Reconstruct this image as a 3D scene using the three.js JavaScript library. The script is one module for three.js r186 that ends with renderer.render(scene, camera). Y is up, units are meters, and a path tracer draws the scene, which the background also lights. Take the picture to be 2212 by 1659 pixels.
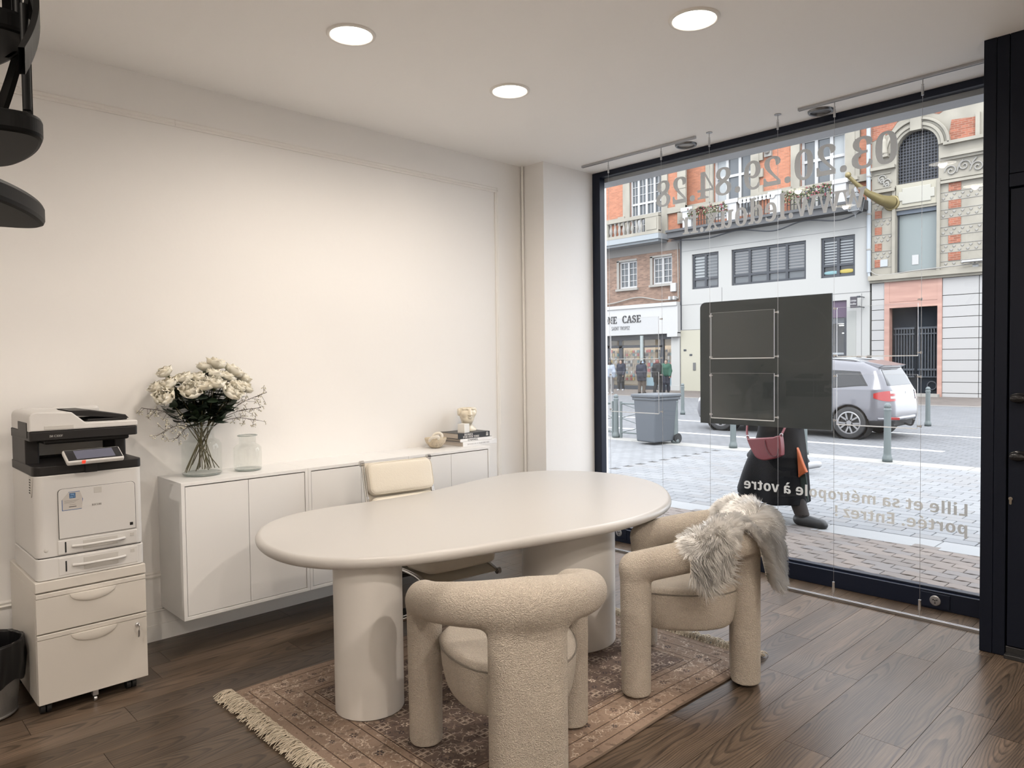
import * as THREE from 'three';
import { mergeGeometries, mergeVertices } from 'three/addons/utils/BufferGeometryUtils.js';
import { RoundedBoxGeometry } from 'three/addons/geometries/RoundedBoxGeometry.js';
import { TextGeometry } from 'three/addons/geometries/TextGeometry.js';
import { FontLoader } from 'three/addons/loaders/FontLoader.js';

// ------------------------------------------------------------------ camera, sky, daylight, exposure
const scene = new THREE.Scene();
const camera = new THREE.PerspectiveCamera(55.7134, 2212 / 1659, 0.05, 300);
camera.rotation.order = 'YXZ';
camera.position.set(0, 1.55, 0);
camera.rotation.set(THREE.MathUtils.degToRad(-1.8148), THREE.MathUtils.degToRad(46.1689), THREE.MathUtils.degToRad(-0.6927));
scene.add(camera);
const renderer = new THREE.WebGLRenderer({ antialias: true });
renderer.toneMapping = THREE.LinearToneMapping;
renderer.toneMappingExposure = 1.0;
renderer.shadowMap.enabled = true;
{
  // overcast sky: a little brighter overhead than at the horizon, the same all round
  const w = 64, h = 32, d = new Float32Array(w * h * 4);
  for (let y = 0; y < h; y++) {
    const e = Math.max(0, Math.sin(((y + 0.5) / h - 0.5) * Math.PI)), k = 3.5 + 1.4 * e;
    for (let x = 0; x < w; x++) d.set([0.94 * k, 0.98 * k, 1.05 * k, 1], (y * w + x) * 4);
  }
  const sky = new THREE.DataTexture(d, w, h, THREE.RGBAFormat, THREE.FloatType);
  sky.mapping = THREE.EquirectangularReflectionMapping;
  sky.magFilter = THREE.LinearFilter;
  sky.needsUpdate = true;
  scene.background = sky;
}
// the sun behind thick cloud: a very wide soft disc high over the shop's side of the street
const sun = new THREE.DirectionalLight(new THREE.Color(1, 0.97, 0.93), 3.2);
sun.position.set(14, 40, 16);
sun.target.position.set(-10, 0, -20);
sun.castShadow = true;
sun.shadow.radius = 60;
sun.shadow.mapSize.set(2048, 2048);
Object.assign(sun.shadow.camera, { left: -40, right: 40, top: 40, bottom: -40, near: 1, far: 140 });
scene.add(sun, sun.target);
const LAMP_POWER = 4.5, LAMP_GLOW = 14;           // candela below each ceiling lamp; radiance of its diffuser
const LAMP_COLOR = [1, 0.895, 0.785];

// ------------------------------------------------------------------ helpers
const { PI, sin, cos, abs, min, max, sqrt, hypot, floor } = Math;
const V = (x, y, z) => new THREE.Vector3(x, y, z), V2 = (x, y) => new THREE.Vector2(x, y);
const lerp = (a, b, t) => a + (b - a) * t, clamp = (x, a, b) => min(max(x, a), b);
const smooth = (a, b, x) => { const t = clamp((x - a) / (b - a), 0, 1); return t * t * (3 - 2 * t); };
function rng(a) { return () => { a |= 0; a = (a + 0x6d2b79f5) | 0; let t = Math.imul(a ^ (a >>> 15), 1 | a); t = (t + Math.imul(t ^ (t >>> 7), 61 | t)) ^ t; return ((t ^ (t >>> 14)) >>> 0) / 4294967296; }; }
const taken = {};
function numbered(n) { const k = taken[n] = (taken[n] ?? -1) + 1; return k ? n + '_' + String(k).padStart(3, '0') : n; }
function tag(o, label, category, group, kind) {
  if (label) o.userData.label = label;
  if (category) o.userData.category = category;
  if (group) o.userData.group = group;
  if (kind) o.userData.kind = kind;
  return o;
}
function put(name, geo, m, parent = scene, p, r) {   // one named mesh
  if (Array.isArray(geo)) geo = join(geo);
  const o = new THREE.Mesh(geo, m);
  o.name = parent === scene ? numbered(name) : name;
  o.castShadow = o.receiveShadow = true;
  if (p) o.position.set(...p);
  if (r) o.rotation.set(...r);
  parent.add(o);
  return o;
}
function thing(name, label, category, p = [0, 0, 0], turn = 0, group) {
  const o = new THREE.Group();
  o.name = numbered(name); o.position.set(...p); o.rotation.y = turn;
  scene.add(o);
  return tag(o, label, category, group);
}
function struct(name, p) { const o = new THREE.Group(); o.name = name; if (p) o.position.set(...p); scene.add(o); o.userData.kind = 'structure'; return o; }
function copy(root, p, turn, label, group, parent = scene) {
  const c = root.clone();
  c.name = parent === scene ? numbered(root.name.replace(/_\d{3}$/, '')) : root.name.replace(/_\d{3}$/, '');
  c.userData = { ...root.userData };
  if (p) c.position.set(...p);
  if (turn !== undefined) c.rotation.y = turn;
  tag(c, label, null, group);
  parent.add(c);
  return c;
}
function join(list) {
  const out = list.map((g) => { g = g.index ? g.toNonIndexed() : g; for (const k of Object.keys(g.attributes)) if (!['position', 'normal', 'uv'].includes(k)) g.deleteAttribute(k); if (!g.attributes.uv) g.setAttribute('uv', new THREE.BufferAttribute(new Float32Array(g.attributes.position.count * 2), 2)); return g; });
  return out.length === 1 ? out[0] : mergeGeometries(out);
}
const mv = (g, x = 0, y = 0, z = 0) => g.translate(x, y, z);
const box = (x0, x1, y0, y1, z0, z1) => new THREE.BoxGeometry(abs(x1 - x0), abs(y1 - y0), abs(z1 - z0)).translate((x0 + x1) / 2, (y0 + y1) / 2, (z0 + z1) / 2);
const rbox = (x0, x1, y0, y1, z0, z1, r = 0.004, s = 2) => new RoundedBoxGeometry(abs(x1 - x0), abs(y1 - y0), abs(z1 - z0), s, min(r, abs(x1 - x0) / 2.01, abs(y1 - y0) / 2.01, abs(z1 - z0) / 2.01)).translate((x0 + x1) / 2, (y0 + y1) / 2, (z0 + z1) / 2);
const cyl = (r0, r1, h, n = 24) => new THREE.CylinderGeometry(r1, r0, h, n).translate(0, h / 2, 0);
const lathe = (pts, n = 40) => new THREE.LatheGeometry(pts.map((p) => V2(p[0], p[1])), n);
function rod(a, b, r0, r1 = r0, n = 10) {
  a = V(...a); b = V(...b);
  const d = b.clone().sub(a), g = new THREE.CylinderGeometry(r1, r0, d.length(), n);
  g.translate(0, d.length() / 2, 0).applyQuaternion(new THREE.Quaternion().setFromUnitVectors(V(0, 1, 0), d.normalize()));
  return g.translate(a.x, a.y, a.z);
}
function tube(pts, r, seg = 24, n = 8, closed = false) { return new THREE.TubeGeometry(new THREE.CatmullRomCurve3(pts.map((p) => V(...p)), closed), seg, r, n, closed); }
function boxUV(g, s = 1, ou = 0, ov = 0) {           // uv in metres on the three planes, whichever each face looks along
  g = g.index ? g.toNonIndexed() : g;
  const p = g.attributes.position, uv = new Float32Array(p.count * 2), a = V(), b = V(), c = V();
  for (let i = 0; i < p.count; i += 3) {
    a.fromBufferAttribute(p, i); b.fromBufferAttribute(p, i + 1); c.fromBufferAttribute(p, i + 2);
    const n = b.clone().sub(a).cross(c.clone().sub(a)), x = abs(n.x), y = abs(n.y), z = abs(n.z);
    [a, b, c].forEach((q, k) => { const t = x >= y && x >= z ? [q.z, q.y] : y >= z ? [q.x, q.z] : [q.x, q.y]; uv[(i + k) * 2] = t[0] * s + ou; uv[(i + k) * 2 + 1] = t[1] * s + ov; });
  }
  g.setAttribute('uv', new THREE.BufferAttribute(uv, 2));
  return g;
}
function shapeOf(pts) { const s = new THREE.Shape(); pts.forEach((p, i) => (i ? s.lineTo(p[0], p[1]) : s.moveTo(p[0], p[1]))); s.closePath(); return s; }
function extrude(shape, depth, bevel = 0, seg = 12, bs = 2) {
  const e = { depth: depth - 2 * bevel, bevelEnabled: bevel > 0, bevelThickness: bevel, bevelSize: bevel, bevelOffset: -bevel, bevelSegments: bs, curveSegments: seg };
  return new THREE.ExtrudeGeometry(shape, e).translate(0, 0, bevel);
}
// noise that repeats after `per` cells
function hash(x, y, s) { let h = Math.imul(x, 374761393) + Math.imul(y, 668265263) + Math.imul(s, 974711); h = Math.imul(h ^ (h >>> 13), 1274126177); return ((h ^ (h >>> 16)) >>> 0) / 4294967296; }
function noise(x, y, px, py = px, s = 1) {
  const xi = floor(x), yi = floor(y), fx = x - xi, fy = y - yi, u = fx * fx * (3 - 2 * fx), v = fy * fy * (3 - 2 * fy), m = (a, b) => ((a % b) + b) % b;
  const x0 = m(xi, px), x1 = m(xi + 1, px), y0 = m(yi, py), y1 = m(yi + 1, py);
  return lerp(lerp(hash(x0, y0, s), hash(x1, y0, s), u), lerp(hash(x0, y1, s), hash(x1, y1, s), u), v);
}
function fbm(u, v, per, oct = 4, s = 1) { let a = 0, k = 0.5, t = 0; for (let i = 0; i < oct; i++) { a += k * noise(u * per, v * per, per, per, s + i); t += k; k /= 2; per *= 2; } return a / t; }
function dataTex(w, h, fn, srgb = true, rx = 1, ry = 1) {   // fn(u, v) -> grey or [r, g, b] in 0..1
  const d = new Uint8Array(w * h * 4);
  for (let y = 0; y < h; y++) for (let x = 0; x < w; x++) {
    const c = fn((x + 0.5) / w, (y + 0.5) / h), o = (y * w + x) * 4, a = typeof c === 'number' ? [c, c, c] : c;
    for (let k = 0; k < 3; k++) d[o + k] = clamp(a[k], 0, 1) * 255;
    d[o + 3] = 255;
  }
  const t = new THREE.DataTexture(d, w, h);
  if (srgb) t.colorSpace = THREE.SRGBColorSpace;
  t.wrapS = t.wrapT = THREE.RepeatWrapping; t.magFilter = THREE.LinearFilter; t.repeat.set(rx, ry); t.needsUpdate = true;
  return t;
}
function canvasTex(w, h, draw, rx = 1, ry = 1) {
  const c = document.createElement('canvas'); c.width = w; c.height = h;
  draw(c.getContext('2d'), w, h);
  const t = new THREE.CanvasTexture(c); t.colorSpace = THREE.SRGBColorSpace; t.wrapS = t.wrapT = THREE.RepeatWrapping; t.repeat.set(rx, ry);
  return t;
}
const mat = (color, rough = 0.6, o = {}) => new THREE.MeshPhysicalMaterial({ color, roughness: rough, ...o });
const lin = (r, g, b) => new THREE.Color().setRGB(r, g, b);

// surface nets: the zero level of a distance function on a grid, as one smooth mesh
function sdfMesh(f, lo, hi, cell) {
  const n = [0, 1, 2].map((k) => Math.ceil((hi[k] - lo[k]) / cell) + 1), [nx, ny, nz] = n, val = new Float32Array(nx * ny * nz);
  for (let z = 0, i = 0; z < nz; z++) for (let y = 0; y < ny; y++) for (let x = 0; x < nx; x++, i++) val[i] = f(lo[0] + x * cell, lo[1] + y * cell, lo[2] + z * cell);
  const id = new Int32Array(nx * ny * nz).fill(-1), pos = [], idx = [], at = (x, y, z) => (z * ny + y) * nx + x;
  const C = [0, 1, nx, nx + 1, nx * ny, nx * ny + 1, nx * ny + nx, nx * ny + nx + 1], E = [[0, 1], [2, 3], [4, 5], [6, 7], [0, 2], [1, 3], [4, 6], [5, 7], [0, 4], [1, 5], [2, 6], [3, 7]];
  for (let z = 0; z < nz - 1; z++) for (let y = 0; y < ny - 1; y++) for (let x = 0; x < nx - 1; x++) {
    const b = at(x, y, z); let m = 0;
    for (let k = 0; k < 8; k++) if (val[b + C[k]] < 0) m++;
    if (m === 0 || m === 8) continue;
    let sx = 0, sy = 0, sz = 0, c = 0;
    for (const [p, q] of E) {
      const a = val[b + C[p]], d = val[b + C[q]];
      if ((a < 0) === (d < 0)) continue;
      const t = a / (a - d);
      sx += lerp(p & 1, q & 1, t); sy += lerp((p >> 1) & 1, (q >> 1) & 1, t); sz += lerp(p >> 2, q >> 2, t); c++;
    }
    id[b] = pos.length / 3;
    pos.push(lo[0] + (x + sx / c) * cell, lo[1] + (y + sy / c) * cell, lo[2] + (z + sz / c) * cell);
  }
  const quad = (a, b, c, d, flip) => { if (a < 0 || b < 0 || c < 0 || d < 0) return; flip ? idx.push(a, c, b, a, d, c) : idx.push(a, b, c, a, c, d); };
  for (let z = 1; z < nz - 1; z++) for (let y = 1; y < ny - 1; y++) for (let x = 1; x < nx - 1; x++) {
    const b = at(x, y, z), s = val[b] < 0;
    if (s !== val[b + 1] < 0) quad(id[b - nx - nx * ny], id[b - nx * ny], id[b], id[b - nx], !s);
    if (s !== val[b + nx] < 0) quad(id[b - 1 - nx * ny], id[b - 1], id[b], id[b - nx * ny], !s);
    if (s !== val[b + nx * ny] < 0) quad(id[b - 1 - nx], id[b - nx], id[b], id[b - 1], !s);
  }
  const g = new THREE.BufferGeometry(), nor = new Float32Array(pos.length), e = cell * 0.5, q = V();
  for (let i = 0; i < pos.length; i += 3) {
    const [x, y, z] = [pos[i], pos[i + 1], pos[i + 2]];
    q.set(f(x + e, y, z) - f(x - e, y, z), f(x, y + e, z) - f(x, y - e, z), f(x, y, z + e) - f(x, y, z - e)).normalize().toArray(nor, i);
  }
  g.setAttribute('position', new THREE.BufferAttribute(new Float32Array(pos), 3));
  g.setAttribute('normal', new THREE.BufferAttribute(nor, 3));
  g.setIndex(idx);
  return g;
}
function splitGeo(g, pick) {   // the triangles of a mesh by the name that pick(centre, normal) gives each
  g = g.toNonIndexed();
  const p = g.attributes.position.array, n = g.attributes.normal.array, out = {}, c = V(), m = V();
  for (let i = 0; i < p.length; i += 9) {
    c.set((p[i] + p[i + 3] + p[i + 6]) / 3, (p[i + 1] + p[i + 4] + p[i + 7]) / 3, (p[i + 2] + p[i + 5] + p[i + 8]) / 3);
    m.set(n[i] + n[i + 3] + n[i + 6], n[i + 1] + n[i + 4] + n[i + 7], n[i + 2] + n[i + 5] + n[i + 8]).normalize();
    const k = pick(c, m), o = out[k] ??= { p: [], n: [] };
    for (let j = 0; j < 9; j++) { o.p.push(p[i + j]); o.n.push(n[i + j]); }
  }
  for (const k in out) { const r = new THREE.BufferGeometry(); r.setAttribute('position', new THREE.BufferAttribute(new Float32Array(out[k].p), 3)); r.setAttribute('normal', new THREE.BufferAttribute(new Float32Array(out[k].n), 3)); out[k] = r; }
  return out;
}
const smin = (a, b, k) => { const h = max(k - abs(a - b), 0) / k; return min(a, b) - h * h * k * 0.25; };
function capsule(a, b, ra, rb = ra) {   // distance to a tapered capsule
  const [ax, ay, az] = a, dx = b[0] - ax, dy = b[1] - ay, dz = b[2] - az, L = dx * dx + dy * dy + dz * dz || 1e-9;
  return (x, y, z) => { const t = clamp(((x - ax) * dx + (y - ay) * dy + (z - az) * dz) / L, 0, 1); return hypot(x - ax - dx * t, y - ay - dy * t, z - az - dz * t) - lerp(ra, rb, t); };
}
const ellipsoid = (c, r) => (x, y, z) => { const a = (x - c[0]) / r[0], b = (y - c[1]) / r[1], d = (z - c[2]) / r[2], k = hypot(a, b, d); return k < 1e-6 ? -min(...r) : (k - 1) * k / hypot(a / r[0], b / r[1], d / r[2]); };
const rboxF = (c, h, r) => (x, y, z) => { const a = abs(x - c[0]) - h[0] + r, b = abs(y - c[1]) - h[1] + r, d = abs(z - c[2]) - h[2] + r; return hypot(max(a, 0), max(b, 0), max(d, 0)) + min(max(a, b, d), 0) - r; };
function blend(list, k) { return (x, y, z) => { let d = 1e3; for (const f of list) d = smin(d, f(x, y, z), k); return d; }; }
const FONT = {};
for (const n of ['sans_bold', 'sans_regular', 'serif_bold', 'serif_regular']) FONT[n] = await new FontLoader().loadAsync('fonts/droid/droid_' + n + '.typeface.json');
function text(str, font, size, depth, width) {   // lettering centred on x, its baseline at y = 0; width, if given, is what it is fitted to
  const g = new TextGeometry(str, { font: FONT[font], size, depth, curveSegments: 5, bevelEnabled: false });
  g.computeBoundingBox();
  const b = g.boundingBox; g.translate(-(b.min.x + b.max.x) / 2, 0, 0);
  if (width) g.scale(width / (b.max.x - b.min.x), 1, 1);
  return g;
}

// ------------------------------------------------------------------ materials of the room
const M = {};
const plaster = dataTex(256, 256, (u, v) => 0.5 + 0.5 * (fbm(u, v, 24, 3, 7) - 0.5), false, 1.2, 1.2);
M.wall = mat(lin(0.81, 0.79, 0.765), 0.75, { bumpMap: plaster, bumpScale: 0.0012 });
M.ceiling = mat(lin(0.92, 0.905, 0.885), 0.8, { bumpMap: plaster, bumpScale: 0.0008 });
M.trim = mat(lin(0.8, 0.775, 0.735), 0.5);
M.black = mat(lin(0.0055, 0.0075, 0.0145), 0.5, { specularIntensity: 0.35 });
M.navy = mat(lin(0.007, 0.0105, 0.023), 0.35, { specularIntensity: 0.6 });
M.chrome = mat(lin(0.75, 0.75, 0.76), 0.18, { metalness: 1 });
M.steel = mat(lin(0.5, 0.5, 0.51), 0.35, { metalness: 1 });
M.glass = mat(lin(0.985, 0.995, 0.99), 0, { transmission: 1, thickness: 0, ior: 1.5, specularIntensity: 0.6 });
M.rubber = mat(lin(0.012, 0.012, 0.013), 0.6);
// oak boards: ten strips side by side, each cut differently through the rings, fibres along v
const woodTex = dataTex(2048, 1024, (u, v) => {
  const k = floor(u * 10), x = u * 10 - k - 0.5, y = v * 2, h1 = hash(k, 3, 11), h2 = hash(k, 5, 12), h3 = hash(k, 9, 13);
  const wob = 0.35 * (noise(y * 1.3 + k * 7, k, 4096, 4096, 3) - 0.5) + 0.1 * (noise(y * 6 + k * 3, k, 4096, 4096, 4) - 0.5);
  const px = x + wob + (h1 - 0.5) * 0.8, deep = 0.12 + h2 * 0.25 + (h3 - 0.5) * 0.55 * (y - 1) + 0.05 * noise(y * 3, k + 20, 4096, 4096, 5);
  const R = hypot(px, deep * 1.6) * (21 + 10 * h1) + 0.7 * noise(u * 80, y * 4, 4096, 4096, 6);
  const ring = R - floor(R), late = smooth(0.45, 0.93, ring) * (1 - smooth(0.93, 1, ring));
  const fib = noise(u * 900, y * 14, 4096, 4096, 8) * 0.6 + noise(u * 420, y * 5, 4096, 4096, 9) * 0.4, cloud = noise(u * 30, y * 2.4, 4096, 4096, 10);
  const t = 0.66 + 0.22 * (fib - 0.5) + 0.16 * (cloud - 0.5) - 0.19 * late;
  return [t * 0.97, t * 0.875, t * 0.785];
}, true);
M.planks = [lin(0.33, 0.295, 0.262), lin(0.275, 0.245, 0.215), lin(0.225, 0.198, 0.175), lin(0.29, 0.262, 0.235), lin(0.255, 0.222, 0.19)].map((c) => mat(c, 0.3, { map: woodTex, specularIntensity: 0.8 }));

// ------------------------------------------------------------------ the setting: floor, ceiling, walls
{
  const f = struct('floor'), r = rng(5), pw = 0.187, pl = 1.25;
  put('slab', box(-4.6, 2.7, -0.3, -0.012, -5.0, 2.7), mat(lin(0.01, 0.009, 0.008), 0.9), f);
  for (let i = 0; ; i++) {
    const x0 = -4.33 + i * pw;
    if (x0 > 2.5) break;
    for (let z = -4.95 - r() * pl; z < 2.5; z += pl) {
      const z0 = max(z, -4.95), z1 = min(z + pl, 2.5);
      if (z1 - z0 < 0.03) continue;
      const a = x0 + 0.001, b = min(x0 + pw, 2.5) - 0.001, g = new THREE.BoxGeometry(b - a, 0.0115, z1 - z0 - 0.002).translate((a + b) / 2, -0.0058, (z0 + z1) / 2);
      const uv = g.attributes.uv, p = g.attributes.position, k = floor(r() * 10), off = r() * 0.7, flip = r() < 0.5 ? -1 : 1;
      for (let j = 0; j < uv.count; j++) uv.setXY(j, (k + 0.04 + 0.92 * ((p.getX(j) - a) / (b - a))) / 10, (off + (flip > 0 ? p.getZ(j) - z0 : z1 - p.getZ(j))) / 2);
      put('plank', g, M.planks[floor(r() * 5)], f);
    }
  }
}
tag(put('ceiling', boxUV(box(-4.6, 2.7, 3.16, 3.45, -5.02, 2.7)), M.ceiling), null, null, null, 'structure');
{
  const w = struct('wall_left');
  put('surface', boxUV(box(-4.6, -4.33, -0.3, 3.2, -5.02, 2.7)), M.wall, w);
  put('pilaster', boxUV(box(-4.34, -4.085, -0.3, 3.2, -5.02, -4.30)), M.wall, w);
  put('corner_bead', [rod([-4.312, 0, -4.285], [-4.312, 3.16, -4.285], 0.011)], M.trim, w);
}
// picture-frame moulding, low rail and skirting of the left wall
{
  const prof = (w, d) => [[0, -w / 2], [d * 0.55, -w / 2], [d, -w * 0.22], [d * 0.6, 0], [d * 0.85, w * 0.3], [d * 0.3, w / 2], [0, w / 2]];
  const along = (y, z0, z1, w, d) => extrude(shapeOf(prof(w, d)), z1 - z0).rotateY(0).translate(-4.33, y, z0);
  const up = (z, y0, y1, w, d) => extrude(shapeOf(prof(w, d).map(([a, b]) => [a, b])), y1 - y0).rotateX(-PI / 2).translate(-4.33, y0, z);
  const t1 = struct('trim_1');
  put('top_rail', along(2.925, -1.52, 2.5, 0.04, 0.014), M.trim, t1);
  put('top_rail', along(2.925, -4.015, -1.5215, 0.04, 0.014), M.trim, t1);
  put('side_rail', up(-4.005, 0.40, 2.94, 0.04, 0.014), M.trim, t1);
  const t2 = struct('trim_2');
  put('low_rail', along(0.372, -4.30, 2.5, 0.035, 0.016), M.trim, t2);
  const b = struct('baseboard_left');
  put('board', [box(-4.33, -4.312, 0, 0.09, -4.30, 2.5), box(-4.33, -4.318, 0.0895, 0.165, -4.30, 2.5), rod([-4.322, 0.165, -4.3], [-4.322, 0.165, 2.5], 0.006)], M.trim, b);
}
tag(put('wall_back', boxUV(box(-4.6, 2.7, -0.3, 3.2, 2.5, 2.7)), M.wall), null, null, null, 'structure');
tag(put('wall_right', boxUV(box(2.5, 2.7, -0.3, 3.2, -5.02, 2.6)), M.wall), null, null, null, 'structure');
tag(put('wall_front', [boxUV(box(0.02, 2.6, -0.3, 3.2, -4.62, -4.37)), boxUV(box(-4.6, -4.16, -0.3, 3.6, -5.2, -5.0))], M.wall), null, null, null, 'structure');

// ------------------------------------------------------------------ shop window
{
  const w = struct('window_1');
  put('frame', rbox(-4.09, -4.005, 0.02, 3.16, -4.985, -4.915, 0.004), M.navy, w);
  put('frame', rbox(-4.02, -0.9, 3.115, 3.16, -4.985, -4.915, 0.004), M.navy, w);
  put('frame', rbox(-1.03, -0.93, 0.02, 3.16, -4.985, -4.915, 0.004), M.navy, w);
  put('sill', [rbox(-4.09, -0.93, 0.0, 0.112, -5.0, -4.9, 0.004), rbox(-4.02, -0.93, 0.108, 0.128, -4.985, -4.93, 0.006)], M.navy, w);
  put('glass_pane', new THREE.PlaneGeometry(3.0, 2.998).translate(-2.513, 1.6215, -4.955), M.glass, w);
  put('socket_plate', [rbox(-1.47, -1.31, 0.012, 0.1, -4.902, -4.893, 0.003), rbox(-3.89, -3.73, 0.03, 0.118, -4.902, -4.893, 0.003)], M.navy, w);
  put('lintel', box(-4.3, -0.6, 3.085, 3.6, -5.16, -5.0), mat(lin(0.42, 0.44, 0.47), 0.6), w);
}
{
  const s = thing('wall_socket', 'round steel power socket low on the window sill by the door post', 'socket', [-1.389, 0.056, -4.893], 0, 'sill sockets');
  put('plate', lathe([[0, 0.006], [0.026, 0.006], [0.031, 0.003], [0.032, 0]], 28).rotateX(PI / 2), M.steel, s);
  for (const [x, y] of [[-0.01, 0.006], [0.01, 0.006], [0, -0.012], [0, 0.002]]) put('pin_hole', cyl(0.0042, 0.0042, 0.003, 10).rotateX(PI / 2).translate(x, y, 0.005), M.rubber, s);
  const c = copy(s, [-3.807, 0.08, -4.893], 0, 'round steel power socket on the window sill behind the oval table');
}

// ------------------------------------------------------------------ black entrance
{
  const d = struct('door_1');
  const z = -4.37;
  put('post', [rbox(-1.033, -0.9765, 0.002, 3.16, z - 0.63, z, 0.003), rbox(-0.9755, -0.921, 0.002, 3.16, z - 0.63, z - 0.002, 0.003)], M.black, d);
  put('threshold', [rbox(-0.918, 0.02, 0, 0.022, z - 0.12, z + 0.03, 0.004), rbox(-0.918, 0.02, 0.02, 0.055, z - 0.1, z - 0.008, 0.004)], mat(lin(0.02, 0.02, 0.021), 0.35), d);
  const leaf = put('door_leaf', [rbox(-0.912, 0.0, 0.06, 2.385, z - 0.06, z - 0.012, 0.003), rbox(-0.912, -0.79, 0.06, 2.385, z - 0.03, z - 0.004, 0.003), rbox(-0.79, 0, 2.25, 2.385, z - 0.03, z - 0.004, 0.003), rbox(-0.79, 0, 0.06, 0.3, z - 0.03, z - 0.004, 0.003)], M.black, d);
  put('transom', [rbox(-0.918, 0.0, 2.395, 2.46, z - 0.06, z, 0.003), rbox(-0.918, -0.835, 2.463, 3.16, z - 0.06, z - 0.002, 0.003), rbox(-0.835, 0.02, 2.463, 3.16, z - 0.06, z - 0.028, 0.003), rbox(-0.85, 0.02, 2.50, 2.53, z - 0.04, z + 0.008, 0.006)], M.black, d);
  for (const y of [1.332, 1.039]) {
    const h = put('handle', [lathe([[0, 0.058], [0.012, 0.057], [0.022, 0.05], [0.025, 0.042], [0.02, 0.03], [0.011, 0.02], [0.011, 0.008], [0.026, 0.005], [0.03, 0]], 28).rotateX(PI / 2).scale(1.5, 0.9, 1)], mat(lin(0.008, 0.008, 0.009), 0.12), leaf, [-0.865, y, z - 0.004]);
  }
  put('lock_cylinder', [extrude((() => { const s = new THREE.Shape(); s.absarc(0, 0.006, 0.009, -0.9, PI + 0.9, false); s.lineTo(-0.0055, -0.018); s.absarc(0, -0.018, 0.0055, PI, 2 * PI, false); s.closePath(); return s; })(), 0.008, 0.001), box(-0.0012, 0.0012, -0.001, 0.012, 0.0075, 0.0088)], mat(lin(0.35, 0.31, 0.26), 0.3, { metalness: 1 }), leaf, [-0.8996, 0.8126, z - 0.004]);
  put('backing', box(-0.93, 0.03, 0, 3.2, z - 0.66, z - 0.6), M.black, d);
}

// ------------------------------------------------------------------ ceiling lamps
{
  const diff = new THREE.MeshStandardMaterial({ color: 0xffffff, roughness: 0.5, emissive: new THREE.Color(1, 0.93, 0.8), emissiveIntensity: LAMP_GLOW });
  const spots = [[-3.14, -1.95, 'round flush ceiling lamp with white rim, over the left end of the table'], [-3.155, -3.04, 'round flush ceiling lamp, smallest of the three in view, near the moulded wall'], [-1.91, -3.06, 'round flush ceiling lamp nearest the shop window and the black entrance'], [-1.95, -1.93, 'round flush ceiling lamp overhead, seen only as a reflection in the window glass']];
  let first;
  for (const [x, z, label] of spots) {
    if (!first) {
      first = thing('ceiling_lamp', label, 'lamp', [x, 3.16, z], 0, 'recessed ceiling lamps');
      put('rim', lathe([[0.1, 0], [0.1, -0.004], [0.104, -0.009], [0.112, -0.01], [0.119, -0.006], [0.121, 0]], 48), M.trim, first);
      put('diffuser', new THREE.CircleGeometry(0.1005, 48).rotateX(PI / 2).translate(0, -0.003, 0), diff, first);
    } else copy(first, [x, 3.16, z], 0, label);
    const l = new THREE.SpotLight(new THREE.Color().setRGB(...LAMP_COLOR), LAMP_POWER, 0, 1.5, 0.5, 2);
    l.position.set(x, 3.15, z); l.target.position.set(x, 0, z); l.castShadow = true; l.shadow.radius = 1.6; l.name = 'lamp_light';
    scene.add(l, l.target);
  }
  // unseen lamps added over the back of the room as fill light
  for (const [x, z, k] of [[-1.95, 0.75, 3.7], [0.6, -1.9, 3.7], [0.6, 0.75, 3.7], [1.8, -0.6, 3.7]]) {
    copy(first, [x, 3.16, z], 0, x < 0 ? 'round flush fill lamp, added unseen over the back of the room near the stairs' : x > 1 ? 'round flush fill lamp, added unseen closest to the right wall' : z > 0 ? 'round flush fill lamp, added unseen in the back right part of the room' : 'round flush fill lamp, added unseen inside the black entrance door');
    const l = new THREE.SpotLight(new THREE.Color().setRGB(...LAMP_COLOR), LAMP_POWER * k, 0, 1.5, 0.5, 2);
    l.position.set(x, 3.15, z); l.target.position.set(x, 0, z); l.castShadow = true; l.shadow.radius = 1.6; l.name = 'lamp_light';
    scene.add(l, l.target);
  }
  // two small spotlights, switched off, by the window
  const sp = thing('recessed_spotlight', 'unlit grey ring spotlight beside the left steel ceiling rail', 'spotlight', [-3.056, 3.16, -4.776], 0, 'unlit spotlights by the window');
  put('ring', lathe([[0.062, 0], [0.062, -0.012], [0.066, -0.016], [0.073, -0.016], [0.078, -0.010], [0.08, 0]], 40), mat(lin(0.2, 0.2, 0.205), 0.3, { metalness: 0.8 }), sp);
  put('lens', new THREE.CircleGeometry(0.063, 32).rotateX(PI / 2).translate(0, -0.002, 0), mat(lin(0.42, 0.41, 0.4), 0.3), sp);
  const s2 = copy(sp, [-2.051, 3.16, -4.794], 0, 'unlit grey ring spotlight beside the right steel ceiling rail');
  s2.children[1].material = mat(lin(0.12, 0.12, 0.125), 0.2);
}

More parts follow.
